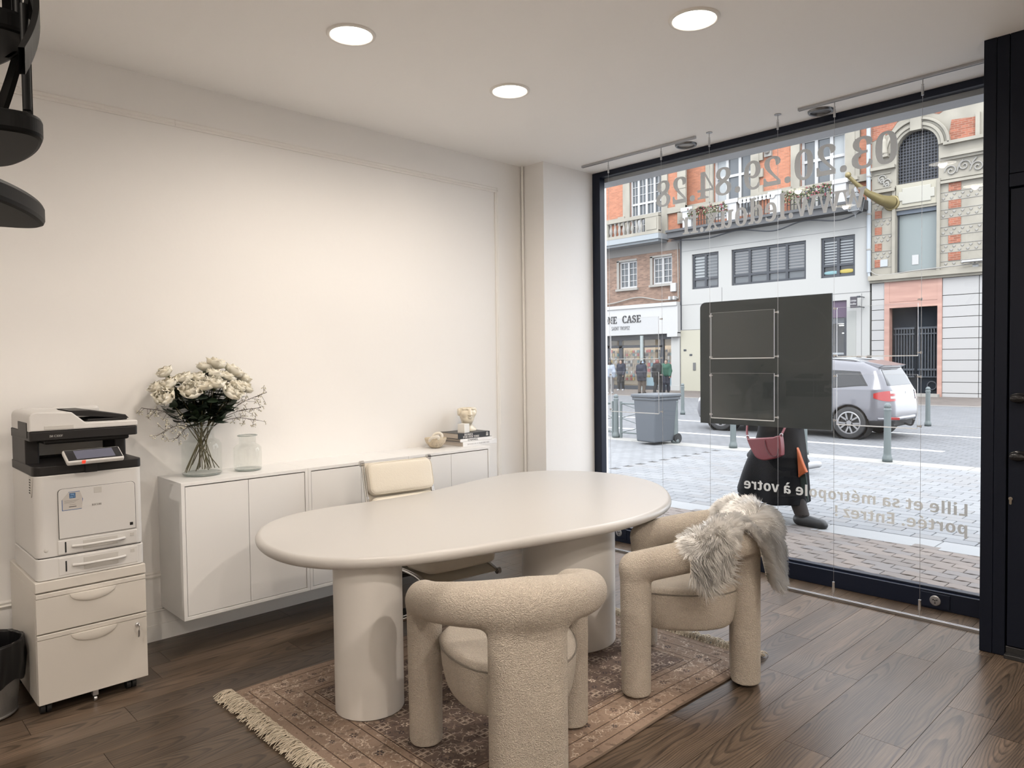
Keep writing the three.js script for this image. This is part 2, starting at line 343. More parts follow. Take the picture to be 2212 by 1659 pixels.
// ------------------------------------------------------------------ cable display in the window
{
  const zc = -4.65, fit = (l) => [cyl(0.007, 0.007, 0.05, 14).translate(0, -0.085, 0), cyl(0.0028, 0.0028, 0.04, 8).translate(0, -0.04, 0)];
  const rail = (x0, x1, y, label) => { const t = thing('cable_rail', label, 'rail', [(x0 + x1) / 2, y, zc], 0, 'steel cable rails'); const w = (x1 - x0) / 2; put('channel', [rbox(-w, w, -0.0085, 0.0085, -0.012, -0.007, 0.001), rbox(-w, w, -0.0085, 0.0085, 0.007, 0.012, 0.001), rbox(-w, w, -0.003, 0.003, -0.008, 0.008, 0.001)], M.steel, t); put('end_cap', rbox(-w - 0.003, -w, -0.009, 0.009, -0.0125, 0.0125, 0.001), M.steel, t); put('end_cap', rbox(w, w + 0.003, -0.009, 0.009, -0.0125, 0.0125, 0.001), M.steel, t); };
  rail(-3.967, -2.90, 3.1515, 'slim steel ceiling rail at the left end of the window');
  rail(-2.13, -1.036, 3.1515, 'slim steel ceiling rail at the window end beside the black post');
  rail(-3.95, -2.95, 0.0085, 'slim steel floor rail under the window, mostly behind table and armchair');
  rail(-2.205, -1.04, 0.0085, 'slim steel floor rail in front of the black post and sill');
  const names = ['first', 'second', 'third', 'fourth', 'fifth', 'sixth'];
  const clipY = { 0: [1.855, 1.56, 1.43, 1.15], 1: [1.855, 1.56, 1.43, 1.15], 2: [1.855, 1.56, 1.43, 1.15], 3: [1.855, 1.56, 1.43, 1.15], 4: [1.855, 1.56, 1.43, 1.15], 5: [1.88, 1.57, 1.43, 1.14] };
  [-3.696, -3.192, -2.784, -2.274, -1.903, -1.402].forEach((x, i) => {
    const t = thing('display_cable', 'thin steel cable hung in the window, ' + names[i] + ' counted from the moulded wall', 'cable', [x, 0, zc], 0, 'steel display cables');
    const railed = i < 2 || i > 3, top = railed ? 3.15 : 3.16;
    put('wire', rod([0, 0.03, 0], [0, top - 0.05, 0], 0.0011, 0.0011, 6), M.steel, t);
    put('top_fitting', [cyl(0.0072, 0.0072, 0.05, 14).translate(0, top - 0.1, 0), cyl(0.004, 0.0072, 0.012, 14).translate(0, top - 0.05, 0), cyl(0.0032, 0.0032, 0.06, 8).translate(0, top - 0.06, 0), ...(railed ? [] : [cyl(0.022, 0.022, 0.005, 20).translate(0, top - 0.005, 0)])], M.steel, t);
    put('bottom_fitting', [cyl(0.008, 0.008, 0.062, 14).translate(0, 0.055, 0), cyl(0.0035, 0.0035, 0.05, 8).translate(0, 0.015, 0), ...(railed ? [] : [cyl(0.022, 0.022, 0.005, 20)])], M.chrome, t);
    const side = i % 2 ? -1 : 1;
    for (const y of clipY[i]) put('clip', [box(0, side * 0.02, y - 0.004, y + 0.004, -0.004, 0.004), cyl(0.0055, 0.0055, 0.014, 8).translate(0, y - 0.007, 0)], M.steel, t);
  });
  const acrylic = mat(lin(0.97, 0.975, 0.98), 0.03, { transmission: 1, thickness: 0, ior: 1.3 }), edge = mat(lin(0.86, 0.88, 0.9), 0.25, { transmission: 0.35, thickness: 0 });
  const panels = [[-3.685, -3.225, 1.555, 1.875, 'clear acrylic panel, upper of two between the left pair of cables'], [-3.685, -3.225, 1.133, 1.453, 'clear acrylic panel, lower of two between the left pair of cables'], [-2.775, -2.3, 1.55, 1.875, 'clear acrylic panel in front of the dark board, upper of the two'], [-2.775, -2.3, 1.125, 1.445, 'clear acrylic panel in front of the dark board, lower of the two'], [-1.885, -1.42, 1.553, 1.86, 'clear acrylic panel, upper of two between the cables nearest the post'], [-1.885, -1.42, 1.125, 1.443, 'clear acrylic panel, lower of two between the cables nearest the post']];
  for (const [x0, x1, y0, y1, label] of panels) {
    const t = thing('acrylic_panel', label, 'display panel', [(x0 + x1) / 2, y0, zc], 0, 'acrylic poster holders on the cables'), w = (x1 - x0) / 2, h = y1 - y0;
    for (const z of [0.003, -0.003]) put('sheet', new THREE.PlaneGeometry(2 * w, h).translate(0, h / 2, z), acrylic, t);
    put('bottom_fold', box(-w, w, -0.003, 0.003, -0.0045, 0.0045), edge, t);
    put('side_edge', [box(-w - 0.0012, -w, 0, h, -0.0035, 0.0035), box(w, w + 0.0012, 0, h, -0.0035, 0.0035), box(-w, w, h, h + 0.0008, -0.0035, 0.0035)], edge, t);
  }
  // the dark board on the window and the lettering that is read from the street
  const bs = new THREE.Shape(), bw = 1.012, bh = 0.93, br = 0.045;
  bs.moveTo(0, 0); bs.lineTo(bw, 0); bs.lineTo(bw, bh); bs.lineTo(br, bh); bs.absarc(br, bh - br, br, PI / 2, PI, false); bs.closePath();
  const t = thing('window_board', 'dark grey board standing against the window glass, one corner rounded', 'board', [-3.06, 1.052, -4.985]);
  put('panel', extrude(bs, 0.018, 0.002), mat(lin(0.029, 0.037, 0.041), 0.6), t);
  put('ring_mark', new THREE.RingGeometry(0.2, 0.215, 48).translate(0.79, 0.66, 0.0185), mat(lin(0.033, 0.041, 0.045), 0.55), t);
  const vinyl = mat(lin(0.76, 0.77, 0.78), 0.95, { transmission: 0.25, thickness: 0, side: THREE.DoubleSide });
  const word = (str, font, size, xl, xr, y, label, wide) => { const o = put('window_lettering', text(str, font, size, 0.0012, xr - xl).rotateY(PI), vinyl, scene, [(xl + xr) / 2, y, -4.9565]); tag(o, label, 'lettering', 'grey lettering on the window glass'); return o; };
  word('03.20.29.84.28', 'serif_bold', 0.205, -3.452, -1.637, 2.775, 'large grey mirrored phone number across the top of the window glass');
  word('www.ledoux.fr', 'serif_bold', 0.176, -3.235, -1.823, 2.525, 'grey mirrored web address lettering under the phone number on glass');
  word('Lille et sa métropole à votre', 'sans_bold', 0.0745, -2.687, -1.237, 0.5855, 'long lower line of grey mirrored slogan, above the short line');
  word('portée. Entrez !', 'sans_bold', 0.0745, -2.021, -1.237, 0.4755, 'short second line of grey mirrored slogan low on the glass');
}

// ------------------------------------------------------------------ sideboard: three wall-hung units
{
  const white = mat(lin(0.76, 0.75, 0.735), 0.42), L = 0.7335;
  const make = () => {
    const t = thing('wall_cabinet', 'white wall-hung cabinet with two doors, under the glass vases', 'cabinet', [-4.33, 0.187, -1.378], 0, 'white wall-hung cabinets');
    const D = 0.362, H = 0.738, a = 0.019;
    put('carcass', [rbox(0, D, H - a, H, -L + 0.001, 0, 0.0015), rbox(0, D, 0, a, -L + 0.001, 0, 0.0015), rbox(0, D, a - 0.001, H - a + 0.001, -a, 0, 0.0015), rbox(0, D, a - 0.001, H - a + 0.001, -L + 0.001, -L + 0.001 + a, 0.0015), box(0.002, 0.012, a, H - a, -L + a, -a)], white, t);
    const x1 = D - 0.003, m = -L / 2;
    put('door', rbox(x1 - 0.018, x1, a + 0.003, H - a - 0.005, m + 0.0012, -a - 0.003, 0.0015), white, t);
    put('door', rbox(x1 - 0.018, x1, a + 0.003, H - a - 0.005, -L + 0.001 + a + 0.003, m - 0.0012, 0.0015), white, t);
    return t;
  };
  const c = make();
  copy(c, [-4.33, 0.187, -1.378 - L], 0, 'white wall-hung cabinet, middle of three, behind the office chair');
  copy(c, [-4.33, 0.187, -1.378 - 2 * L], 0, 'white wall-hung cabinet under the bowl and the stacked books');
}

// ------------------------------------------------------------------ table: a pebble top on two drums
{
  const t = thing('pebble_table', 'large white pebble-shaped table on two round drum legs', 'table', [-2.9, 0, -2.7]);
  const pts = [[-3.235, -1.445], [-3.49, -1.58], [-3.635, -1.795], [-3.672, -2.03], [-3.632, -2.3], [-3.625, -2.635], [-3.72, -3.12], [-3.79, -3.51], [-3.74, -3.81], [-3.5, -4.03], [-3.13, -4.10], [-2.765, -3.975], [-2.44, -3.645], [-2.295, -3.39], [-2.225, -3.045], [-2.235, -2.753], [-2.29, -2.494], [-2.352, -2.242], [-2.40, -2.004], [-2.465, -1.807], [-2.56, -1.62], [-2.665, -1.5], [-2.81, -1.425], [-3.01, -1.405]];
  const curve = new THREE.CatmullRomCurve3(pts.map(([x, z]) => V(x + 2.9, 0, z + 2.7)), true, 'centripetal');
  let ring = curve.getSpacedPoints(240); ring.pop();
  for (let k = 0; k < 26; k++) ring = ring.map((p, i) => p.clone().multiplyScalar(2).add(ring[(i + 1) % ring.length]).add(ring[(i + ring.length - 1) % ring.length]).multiplyScalar(0.25));
  const n = ring.length, out = ring.map((p, i) => { const d = ring[(i + 1) % n].clone().sub(ring[(i + n - 1) % n]).normalize(); return V(d.z, 0, -d.x); });
  const s = out.reduce((a, o, i) => a + o.dot(ring[i]), 0) > 0 ? 1 : -1, pos = [], idx = [], y1 = 0.742, th = 0.05, R = th / 2, J = 14;
  for (let j = 0; j <= J; j++) { const a = PI / 2 - PI * j / J; for (let i = 0; i < n; i++) { const o = -(1 - cos(a)) * R * s; pos.push(ring[i].x + out[i].x * o, y1 - R + sin(a) * R, ring[i].z + out[i].z * o); } }
  for (let j = 0; j < J; j++) for (let i = 0; i < n; i++) { const a = j * n + i, b = j * n + (i + 1) % n, c = a + n, d = b + n; s > 0 ? idx.push(a, b, c, b, d, c) : idx.push(a, c, b, b, c, d); }
  const cap = (j, up) => { const base = pos.length / 3; for (let i = 0; i < n; i++) pos.push(...pos.slice((j * n + i) * 3, (j * n + i) * 3 + 3)); const f = THREE.ShapeUtils.triangulateShape(Array.from({ length: n }, (_, i) => V2(pos[(base + i) * 3], pos[(base + i) * 3 + 2])), []); for (const [a, b, c] of f) up ? idx.push(base + a, base + c, base + b) : idx.push(base + a, base + b, base + c); };
  cap(0, true); cap(J, false);
  const g = new THREE.BufferGeometry(); g.setAttribute('position', new THREE.BufferAttribute(new Float32Array(pos), 3)); g.setIndex(idx); g.computeVertexNormals();
  put('tabletop', g, mat(lin(0.52, 0.50, 0.475), 0.34), t);
  const lm = mat(lin(0.72, 0.69, 0.65), 0.5);
  put('leg', lathe([[0, 0.012], [0.150, 0.012], [0.152, 0.016], [0.152, 0.694], [0, 0.694]], 72), lm, t, [0.124, 0, 0.943]);
  put('leg', lathe([[0, 0.012], [0.256, 0.012], [0.258, 0.016], [0.258, 0.694], [0, 0.694]], 90), lm, t, [0.215, 0, -0.295]);
}

// ------------------------------------------------------------------ two bouclé armchairs
const boucleBump = dataTex(512, 512, (u, v) => { const a = noise(u * 84 + 2 * noise(v * 40, u * 40, 40, 40, 6), v * 84, 84, 84, 3), b = noise(u * 150, v * 150, 150, 150, 4), c = noise(u * 36, v * 36, 36, 36, 5); return clamp(0.55 * smooth(0.15, 0.85, a) + 0.3 * b + 0.25 * c, 0, 1); }, false, 5, 5);
const boucleMap = dataTex(256, 256, (u, v) => { const k = 0.90 + 0.10 * noise(u * 100, v * 100, 100, 100, 3) + 0.05 * (fbm(u, v, 6, 3, 8) - 0.5); return [k, k * 0.99, k * 0.975]; }, true, 4, 4);
M.boucle = mat(lin(0.56, 0.505, 0.44), 0.95, { map: boucleMap, bumpMap: boucleBump, bumpScale: 0.0042, sheen: 0.25, sheenColor: lin(0.9, 0.8, 0.68), sheenRoughness: 0.6 });
{
  // local axes: x across, z towards the front, three legs
  const fx = 0.308, fz = 0.205, bz = -0.30, ringPts = [[-fx, 0.588, fz], [-fx - 0.006, 0.622, fz - 0.12], [-fx + 0.025, 0.668, -0.10], [-0.17, 0.705, -0.265], [0, 0.715, bz - 0.02], [0.17, 0.705, -0.265], [fx - 0.025, 0.668, -0.10], [fx + 0.006, 0.622, fz - 0.12], [fx, 0.588, fz]];
  const path = new THREE.CatmullRomCurve3(ringPts.map((p) => V(...p))).getPoints(26).map((p) => p.toArray());
  const tubes = [];
  for (let i = 0; i < path.length - 1; i++) { const q = (a) => 0.072 + 0.016 * (1 - min(1, abs(a[0]) / 0.3)); tubes.push(capsule(path[i], path[i + 1], q(path[i]), q(path[i + 1]))); }
  const legF = (s) => { const a = capsule([s * fx, 0.575, fz], [s * fx, -0.05, fz], 0.071, 0.066); return (x, y, z) => max(a(x, y, z), 0.002 - y); };
  const back = (x, y, z) => { const w = 0.072, qx = max(abs(x) - w, 0), d = hypot(qx, z - (bz + 0.01)) - 0.068; const top = max(d, y - 0.68), e = 0.02, b = max(0.002 - y, 0); return max(top, 0.002 - y); };
  const ringF = (x, y, z) => { let d = 1e3; for (const f of tubes) { const k = f(x, y, z); if (k < d) d = k; } return d; };
  const L1 = legF(1), L2 = legF(-1);
  const frame = (x, y, z) => {
    let d = smin(smin(ringF(x, y, z), L1(x, y, z), 0.02), L2(x, y, z), 0.02);
    d = smin(d, back(x, y, z), 0.045);
    const round = 0.02 - (y - 0.002); // soft foot edge
    return round > 0 ? d + 0.5 * round * round / 0.02 : d;
  };
  const g = sdfMesh(frame, [-0.42, -0.012, -0.43], [0.42, 0.80, 0.30], 0.0095);
  const parts = splitGeo(g, (c) => (c.y > 0.5 ? 'backrest' : c.z < -0.1 ? 'back' : c.x > 0 ? 'right' : 'left'));
  // seat: a deep round drum, flat on top, drawn in below
  const seat = (x, y, z) => {
    const yy = clamp((y - 0.27) / 0.19, 0, 1), k = 0.80 + 0.20 * sqrt(1 - (1 - yy) ** 2), hw = 0.262 * k * (1 - 0.18 * smooth(0.05, -0.25, z)), a = abs(x) / hw, b = abs(z - 0.0) / (0.262 * k);
    const d = ((a ** 3.2 + b ** 3.2) ** (1 / 3.2) - 1) * 0.24, dy = abs(y - 0.378) - 0.112 + 0.012 * (a * a + b * b) * (y > 0.378 ? 1 : 0), r = 0.028;
    return hypot(max(d + r, 0), max(dy + r, 0)) + min(max(d + r, dy + r), 0) - r;
  };
  const sg = boxUV(sdfMesh(seat, [-0.34, 0.22, -0.34], [0.34, 0.54, 0.34], 0.010));
  const pipe = []; for (let i = 0; i < 64; i++) { const t = i / 64 * 2 * PI; let lo = 0.1, hi = 0.4; for (let k = 0; k < 22; k++) { const m = (lo + hi) / 2; seat(cos(t) * m, 0.455, sin(t) * m) < 0 ? (lo = m) : (hi = m); } pipe.push([cos(t) * (lo + 0.0005), 0.455, sin(t) * (lo + 0.0005)]); }
  const seam = tube(pipe, 0.0035, 160, 6, true);
  const t = thing('boucle_armchair', 'cream bouclé tube armchair seen from behind, wide back leg towards us', 'armchair', [0, 0, 0], 0, 'cream bouclé armchairs');
  put('backrest', boxUV(parts.backrest), M.boucle, t);
  for (const k of ['left', 'right', 'back']) put('leg', boxUV(parts[k]), M.boucle, t);
  const s = put('seat', sg, M.boucle, t);
  put('piping', seam, M.boucle, s);
  const place = (o, f1, f2) => {   // centres of the two front feet on the floor, left and right as one sits
    const mx = (f1[0] + f2[0]) / 2, mz = (f1[1] + f2[1]) / 2, dx = f2[0] - f1[0], dz = f2[1] - f1[1], a = Math.atan2(dx, dz) ; // direction from f1 to f2
    const turn = Math.atan2(-dz, dx);
    o.rotation.y = turn;
    o.position.set(mx - sin(turn) * fz, 0.012, mz - cos(turn) * fz);
  };
  const c2 = copy(t, [0, 0, 0], 0, 'cream bouclé tube armchair with a white sheepskin over its back, by the window');
  place(t, [-2.015, -2.275], [-2.345, -1.735]);
  place(c2, [-2.325, -3.21], [-1.985, -2.67]);
  globalThis.CHAIR2 = c2;
}

// ------------------------------------------------------------------ rug
{
  const t = thing('patterned_rug', 'beige brown oriental rug with a fringe at both ends, under the table', 'rug', [-2.57, 0, -2.41]);
  const w = 1.56, l = 2.06;
  const rugTex = canvasTex(1552, 2048, (c, W, H) => {
    const r = rng(21), px = W / w;
    c.fillStyle = 'rgb(150,129,113)'; c.fillRect(0, 0, W, H);
    const spray = (n, cols, x0, y0, x1, y1, s0, s1) => { for (let i = 0; i < n; i++) { c.fillStyle = cols[floor(r() * cols.length)]; c.globalAlpha = 0.25 + 0.4 * r(); const s = s0 + (s1 - s0) * r() ** 2; c.beginPath(); c.ellipse(x0 + r() * (x1 - x0), y0 + r() * (y1 - y0), s, s * (0.4 + 0.6 * r()), r() * 3, 0, 7); c.fill(); } c.globalAlpha = 1; };
    // field
    const b = 0.27 * px;
    c.fillStyle = 'rgb(112,95,86)'; c.fillRect(b, b, W - 2 * b, H - 2 * b);
    spray(5200, ['rgb(134,114,101)', 'rgb(88,73,66)', 'rgb(122,104,94)'], b, b, W - b, H - b, 3, 13);
    const light = ['rgb(212,196,178)', 'rgb(194,176,160)', 'rgb(224,208,190)'], dark = ['rgb(80,66,60)', 'rgb(94,78,72)', 'rgb(66,58,60)'];
    const flower = (x, y, s, col) => { c.strokeStyle = c.fillStyle = col; for (let k = 0; k < 6; k++) { const a = k / 6 * 6.283 + s; c.beginPath(); c.ellipse(x + cos(a) * s * 0.62, y + sin(a) * s * 0.62, s * 0.34, s * 0.22, a, 0, 7); c.fill(); } c.fillStyle = 'rgb(150,128,108)'; c.beginPath(); c.arc(x, y, s * 0.22, 0, 7); c.fill(); };
    const squiggle = (x, y, s, col) => { c.strokeStyle = c.fillStyle = col; c.lineWidth = 2.5 + 2.5 * r(); c.lineCap = 'round'; c.globalAlpha = 0.45 + 0.4 * r(); let a = r() * 7; c.beginPath(); c.moveTo(x, y); for (let k = 0; k < 3; k++) { const b = a + (r() - 0.5) * 2.4, mx = x + cos(a) * s * 0.35, my = y + sin(a) * s * 0.35; x = mx + cos(b) * s * 0.3; y = my + sin(b) * s * 0.3; c.quadraticCurveTo(mx, my, x, y); a = b + (r() < 0.5 ? 1.1 : -1.1); } c.stroke(); c.beginPath(); c.ellipse(x, y, s * 0.16, s * 0.1, a, 0, 7); c.fill(); c.beginPath(); c.ellipse(x + (r() - 0.5) * s, y + (r() - 0.5) * s, s * 0.12, s * 0.08, a + 1, 0, 7); c.fill(); c.globalAlpha = 1; };
    const cell = (x, y, s) => { c.strokeStyle = light[0]; c.lineWidth = 2.6; for (const [a, d] of [[0, 0], [1, 0], [0, 1], [1, 1]]) { c.strokeRect(x + a * s * 0.56, y + d * s * 0.56, s * 0.44, s * 0.44); c.fillStyle = dark[0]; c.fillRect(x + a * s * 0.56 + s * 0.15, y + d * s * 0.56 + s * 0.15, s * 0.14, s * 0.14); } c.fillStyle = light[1]; c.fillRect(x + s * 0.48, y - s * 0.12, 3, s * 1.24); };
    for (let i = 0; i < 21; i++) for (let j = 0; j < 31; j++) {
      const x = b + (i + 0.5) / 21 * (W - 2 * b) + (r() - 0.5) * 16, y = b + (j + 0.5) / 31 * (H - 2 * b) + (r() - 0.5) * 16, k = (i * 3 + j * 5) % 9;
      if (k === 0) cell(x - 28, y - 28, 56); else if (k === 1) flower(x, y, 15, dark[j % 3]); else if (k === 2) flower(x, y, 19, light[i % 3]); else { squiggle(x, y, 34, light[j % 3]); squiggle(x + 12, y - 9, 22, dark[i % 3]); }
      if (r() < 0.5) { c.fillStyle = r() < 0.5 ? light[1] : dark[1]; c.fillRect(x + 20, y + 18, 5, 12); }
    }
    // border bands with beaded lines
    const band = (o, thick, col) => { c.strokeStyle = col; c.lineWidth = thick; c.strokeRect(o, o, W - 2 * o, H - 2 * o); };
    const beads = (o) => { c.setLineDash([9, 5]); band(o, 5, 'rgb(74,58,48)'); c.setLineDash([]); band(o + 6, 3, 'rgb(158,134,112)'); };
    for (let s = 0; s < 4; s++) for (let k = 0; k < 330; k++) { const d = (0.055 + r() * 0.2) * px, q = r(), [x, y] = s === 0 ? [d, q * H] : s === 1 ? [W - d, q * H] : s === 2 ? [q * W, d] : [q * W, H - d]; squiggle(x, y, 30, k % 3 ? light[k % 3] : 'rgb(140,116,98)'); }
    for (const [d, st, sz] of [[0.095, 0.16, 14], [0.185, 0.19, 20]]) for (let s = 0; s < 4; s++) for (let q = d; q < (s < 2 ? l : w) - d; q += st) { const e = d * px, g = q * px, [x, y] = s === 0 ? [e, g] : s === 1 ? [W - e, g] : s === 2 ? [g, e] : [g, H - e]; flower(x, y, sz, dark[floor(r() * 3)]); squiggle(x + 20, y + 10, 34, light[1]); }
    for (const o of [0.05, 0.135, 0.235, 0.27]) beads(o * px);
    // worn, paler patches
    spray(4200, ['rgb(160,140,124)', 'rgb(104,88,78)'], 0, 0, W, H, 3, 15);
    for (let i = 0; i < 26000; i++) { c.fillStyle = i % 2 ? 'rgba(60,46,38,0.18)' : 'rgba(190,168,144,0.16)'; c.fillRect(r() * W, r() * H, 3, 2); }
  });
  const pile = dataTex(256, 256, (u, v) => fbm(u, v, 64, 2, 9), false, 6, 8);
  const g = new THREE.PlaneGeometry(w, l, 60, 80).rotateX(-PI / 2), p = g.attributes.position;
  const wave = (x, z) => 0.0006 * sin(x * 9 + z * 4) + 0.0006 * sin(z * 11) + 0.0006;
  for (let i = 0; i < p.count; i++) { const x = p.getX(i), z = p.getZ(i); p.setY(i, 0.0088 + wave(x, z)); p.setX(i, x + 0.006 * sin(z * 5.5)); }
  g.computeVertexNormals();
  const rugM = mat(0xffffff, 0.95, { map: rugTex, bumpMap: pile, bumpScale: 0.002 });
  put('pile', g, rugM, t);
  const edge = mat(lin(0.16, 0.115, 0.085), 0.95);
  const side = []; for (const s of [-1, 1]) { const q = []; for (let i = 0; i <= 20; i++) { const z = lerp(-l / 2, l / 2, i / 20); q.push([s * w / 2 + 0.006 * sin(z * 5.5), 0.0055, z]); } side.push(tube(q, 0.0052, 60, 8)); }
  put('selvedge', side, edge, t);
  put('backing', box(-w / 2 + 0.004, w / 2 - 0.004, 0.0006, 0.006, -l / 2, l / 2), edge, t);
  // fringe: bundles of loose cotton threads with a knot each
  const r = rng(8), thr = [];
  for (const s of [-1, 1]) for (let i = 0; i < 78; i++) {
    const x = -w / 2 + 0.01 + i / 77 * (w - 0.02), z0 = s * (l / 2 - 0.004), dx = (r() - 0.5) * 0.03;
    const k = new THREE.IcosahedronGeometry(0.0085, 1).scale(1.1, 0.8, 1).translate(x, 0.0085, z0 + s * 0.008); thr.push(k);
    for (let j = 0; j < 14; j++) { const a = (r() - 0.5) * 0.022, L = 0.055 + r() * 0.05, h = 0.006 + r() * 0.026, e = dx + (r() - 0.5) * 0.055, q = () => (r() - 0.5) * 0.016; thr.push(tube([[x + a * 0.4, 0.010, z0 + s * 0.008], [x + a + e * 0.3 + q(), h + 0.004, z0 + s * L * 0.35], [x + a + e * 0.7 + q(), h * 0.9 + 0.003, z0 + s * L * 0.72], [x + a + e + q(), 0.003 + r() * 0.012, z0 + s * L]], 0.0019, 6, 4)); }
  }
  put('fringe', thr, mat(lin(0.62, 0.54, 0.43), 0.95), t).userData.kind = 'stuff';
}

// ------------------------------------------------------------------ office chair
{
  const hide = dataTex(256, 256, (u, v) => fbm(u, v, 40, 3, 33), false, 5, 5);
  const leather = mat(lin(0.68, 0.625, 0.53), 0.5, { bumpMap: hide, bumpScale: 0.0006 });
  const alu = mat(lin(0.62, 0.61, 0.6), 0.16, { metalness: 1 });
  const t = thing('office_chair', 'cream leather soft-pad office chair with aluminium frame behind the table', 'office chair', [-3.325, 0, -2.54], PI / 2 - 0.1);
  // local z towards the front; back pads lean away. side profile: seat front -> seat back -> up the back
  const prof = [[0, 0.375, 0.32], [0, 0.402, 0.22], [0, 0.405, 0.0], [0, 0.405, -0.17], [0, 0.47, -0.26], [0, 0.62, -0.325], [0, 0.80, -0.375], [0, 0.945, -0.412]];
  const cv = new THREE.CatmullRomCurve3(prof.map((p) => V(...p)));
  for (const s of [-1, 1]) {
    const q = cv.getPoints(40).map((p) => [s * 0.232, p.y, p.z]);
    put('side_rail', [tube(q, 0.0095, 70, 8), tube(q.map(([x, y, z]) => [x - s * 0.01, y + 0.004, z + 0.004]), 0.006, 60, 6)], alu, t);
    for (const [y, z] of [[0.375, 0.32], [0.945, -0.412]]) put('end_cap', [cyl(0.018, 0.018, 0.022, 20).rotateZ(PI / 2).translate(0.011, 0, 0), cyl(0.008, 0.008, 0.026, 14).rotateZ(PI / 2).translate(0.013, 0, 0)], alu, t, [s * 0.232, y, z]);
  }
  const sling = []; { const q = cv.getPoints(40), g = new THREE.BufferGeometry(), p = [], ix = []; q.forEach((a) => p.push(-0.23, a.y, a.z, 0.23, a.y, a.z)); for (let i = 0; i < 40; i++) ix.push(2 * i, 2 * i + 1, 2 * i + 2, 2 * i + 1, 2 * i + 3, 2 * i + 2); g.setAttribute('position', new THREE.BufferAttribute(new Float32Array(p), 3)); g.setIndex(ix); g.computeVertexNormals(); sling.push(g); }
  put('sling', sling, leather, t);
  const pad = (len, th, w = 0.224) => { const f = (x, y, z) => { const a = abs(x) - w + 0.045, b = abs(y) - len / 2 + 0.045, puff = th * (0.72 + 0.28 * (1 - (x / w) ** 4) * (1 - (y / (len / 2)) ** 4)), d = hypot(max(a, 0), max(b, 0)) + min(max(a, b), 0) - 0.045, e = abs(z) - puff; const r = 0.022; return hypot(max(d + r, 0), max(e + r, 0)) + min(max(d + r, e + r), 0) - r; }; return boxUV(sdfMesh(f, [-w - 0.02, -len / 2 - 0.02, -th - 0.02], [w + 0.02, len / 2 + 0.02, th + 0.02], 0.008)); };
  const on = (name, len, th, y, z, lean) => { const o = put(name, pad(len, th), leather, t, [0, y, z], [lean, 0, 0]); const L = len / 2 - 0.006, W = 0.218; const e = Array.from({ length: 80 }, (_, i) => { const a = i / 80 * 2 * PI, c = cos(a), d = sin(a); return [Math.sign(c) * abs(c) ** 0.28 * W, Math.sign(d) * abs(d) ** 0.28 * L, th * 0.62]; }); put('piping', tube(e, 0.0028, 200, 5, true), leather, o); };
  on('back_pad', 0.198, 0.036, 0.852, -0.362, -0.24);
  on('back_pad', 0.21, 0.036, 0.645, -0.300, -0.34);
  on('seat_pad', 0.27, 0.048, 0.462, 0.195, -PI / 2 - 0.06);
  on('seat_pad', 0.27, 0.048, 0.462, -0.085, -PI / 2 + 0.06);
  put('mechanism', [rbox(-0.22, 0.22, 0.352, 0.372, -0.03, 0.03, 0.006), rbox(-0.05, 0.05, 0.32, 0.38, -0.12, 0.16, 0.01), rbox(-0.2, 0.2, 0.345, 0.365, 0.17, 0.20, 0.005), cyl(0.028, 0.028, 0.2, 20).translate(0, 0.16, 0)], mat(lin(0.012, 0.012, 0.013), 0.4), t);
  put('column', cyl(0.02, 0.02, 0.14, 16).translate(0, 0.1, 0), alu, t);
  for (let k = 0; k < 5; k++) {
    const a = k * 2 * PI / 5 + 0.3, o = put('base_arm', rod([0.02, 0.115, 0], [0.3, 0.068, 0], 0.022, 0.013, 12), alu, t, [0, 0, 0], [0, a, 0]);
    put('caster', [cyl(0.026, 0.026, 0.02, 20).rotateX(PI / 2).translate(0.3, 0.027, -0.024), cyl(0.026, 0.026, 0.02, 20).rotateX(PI / 2).translate(0.3, 0.027, 0.005), rod([0.3, 0.03, -0.02], [0.3, 0.06, 0], 0.007)], M.rubber, o);
  }
}

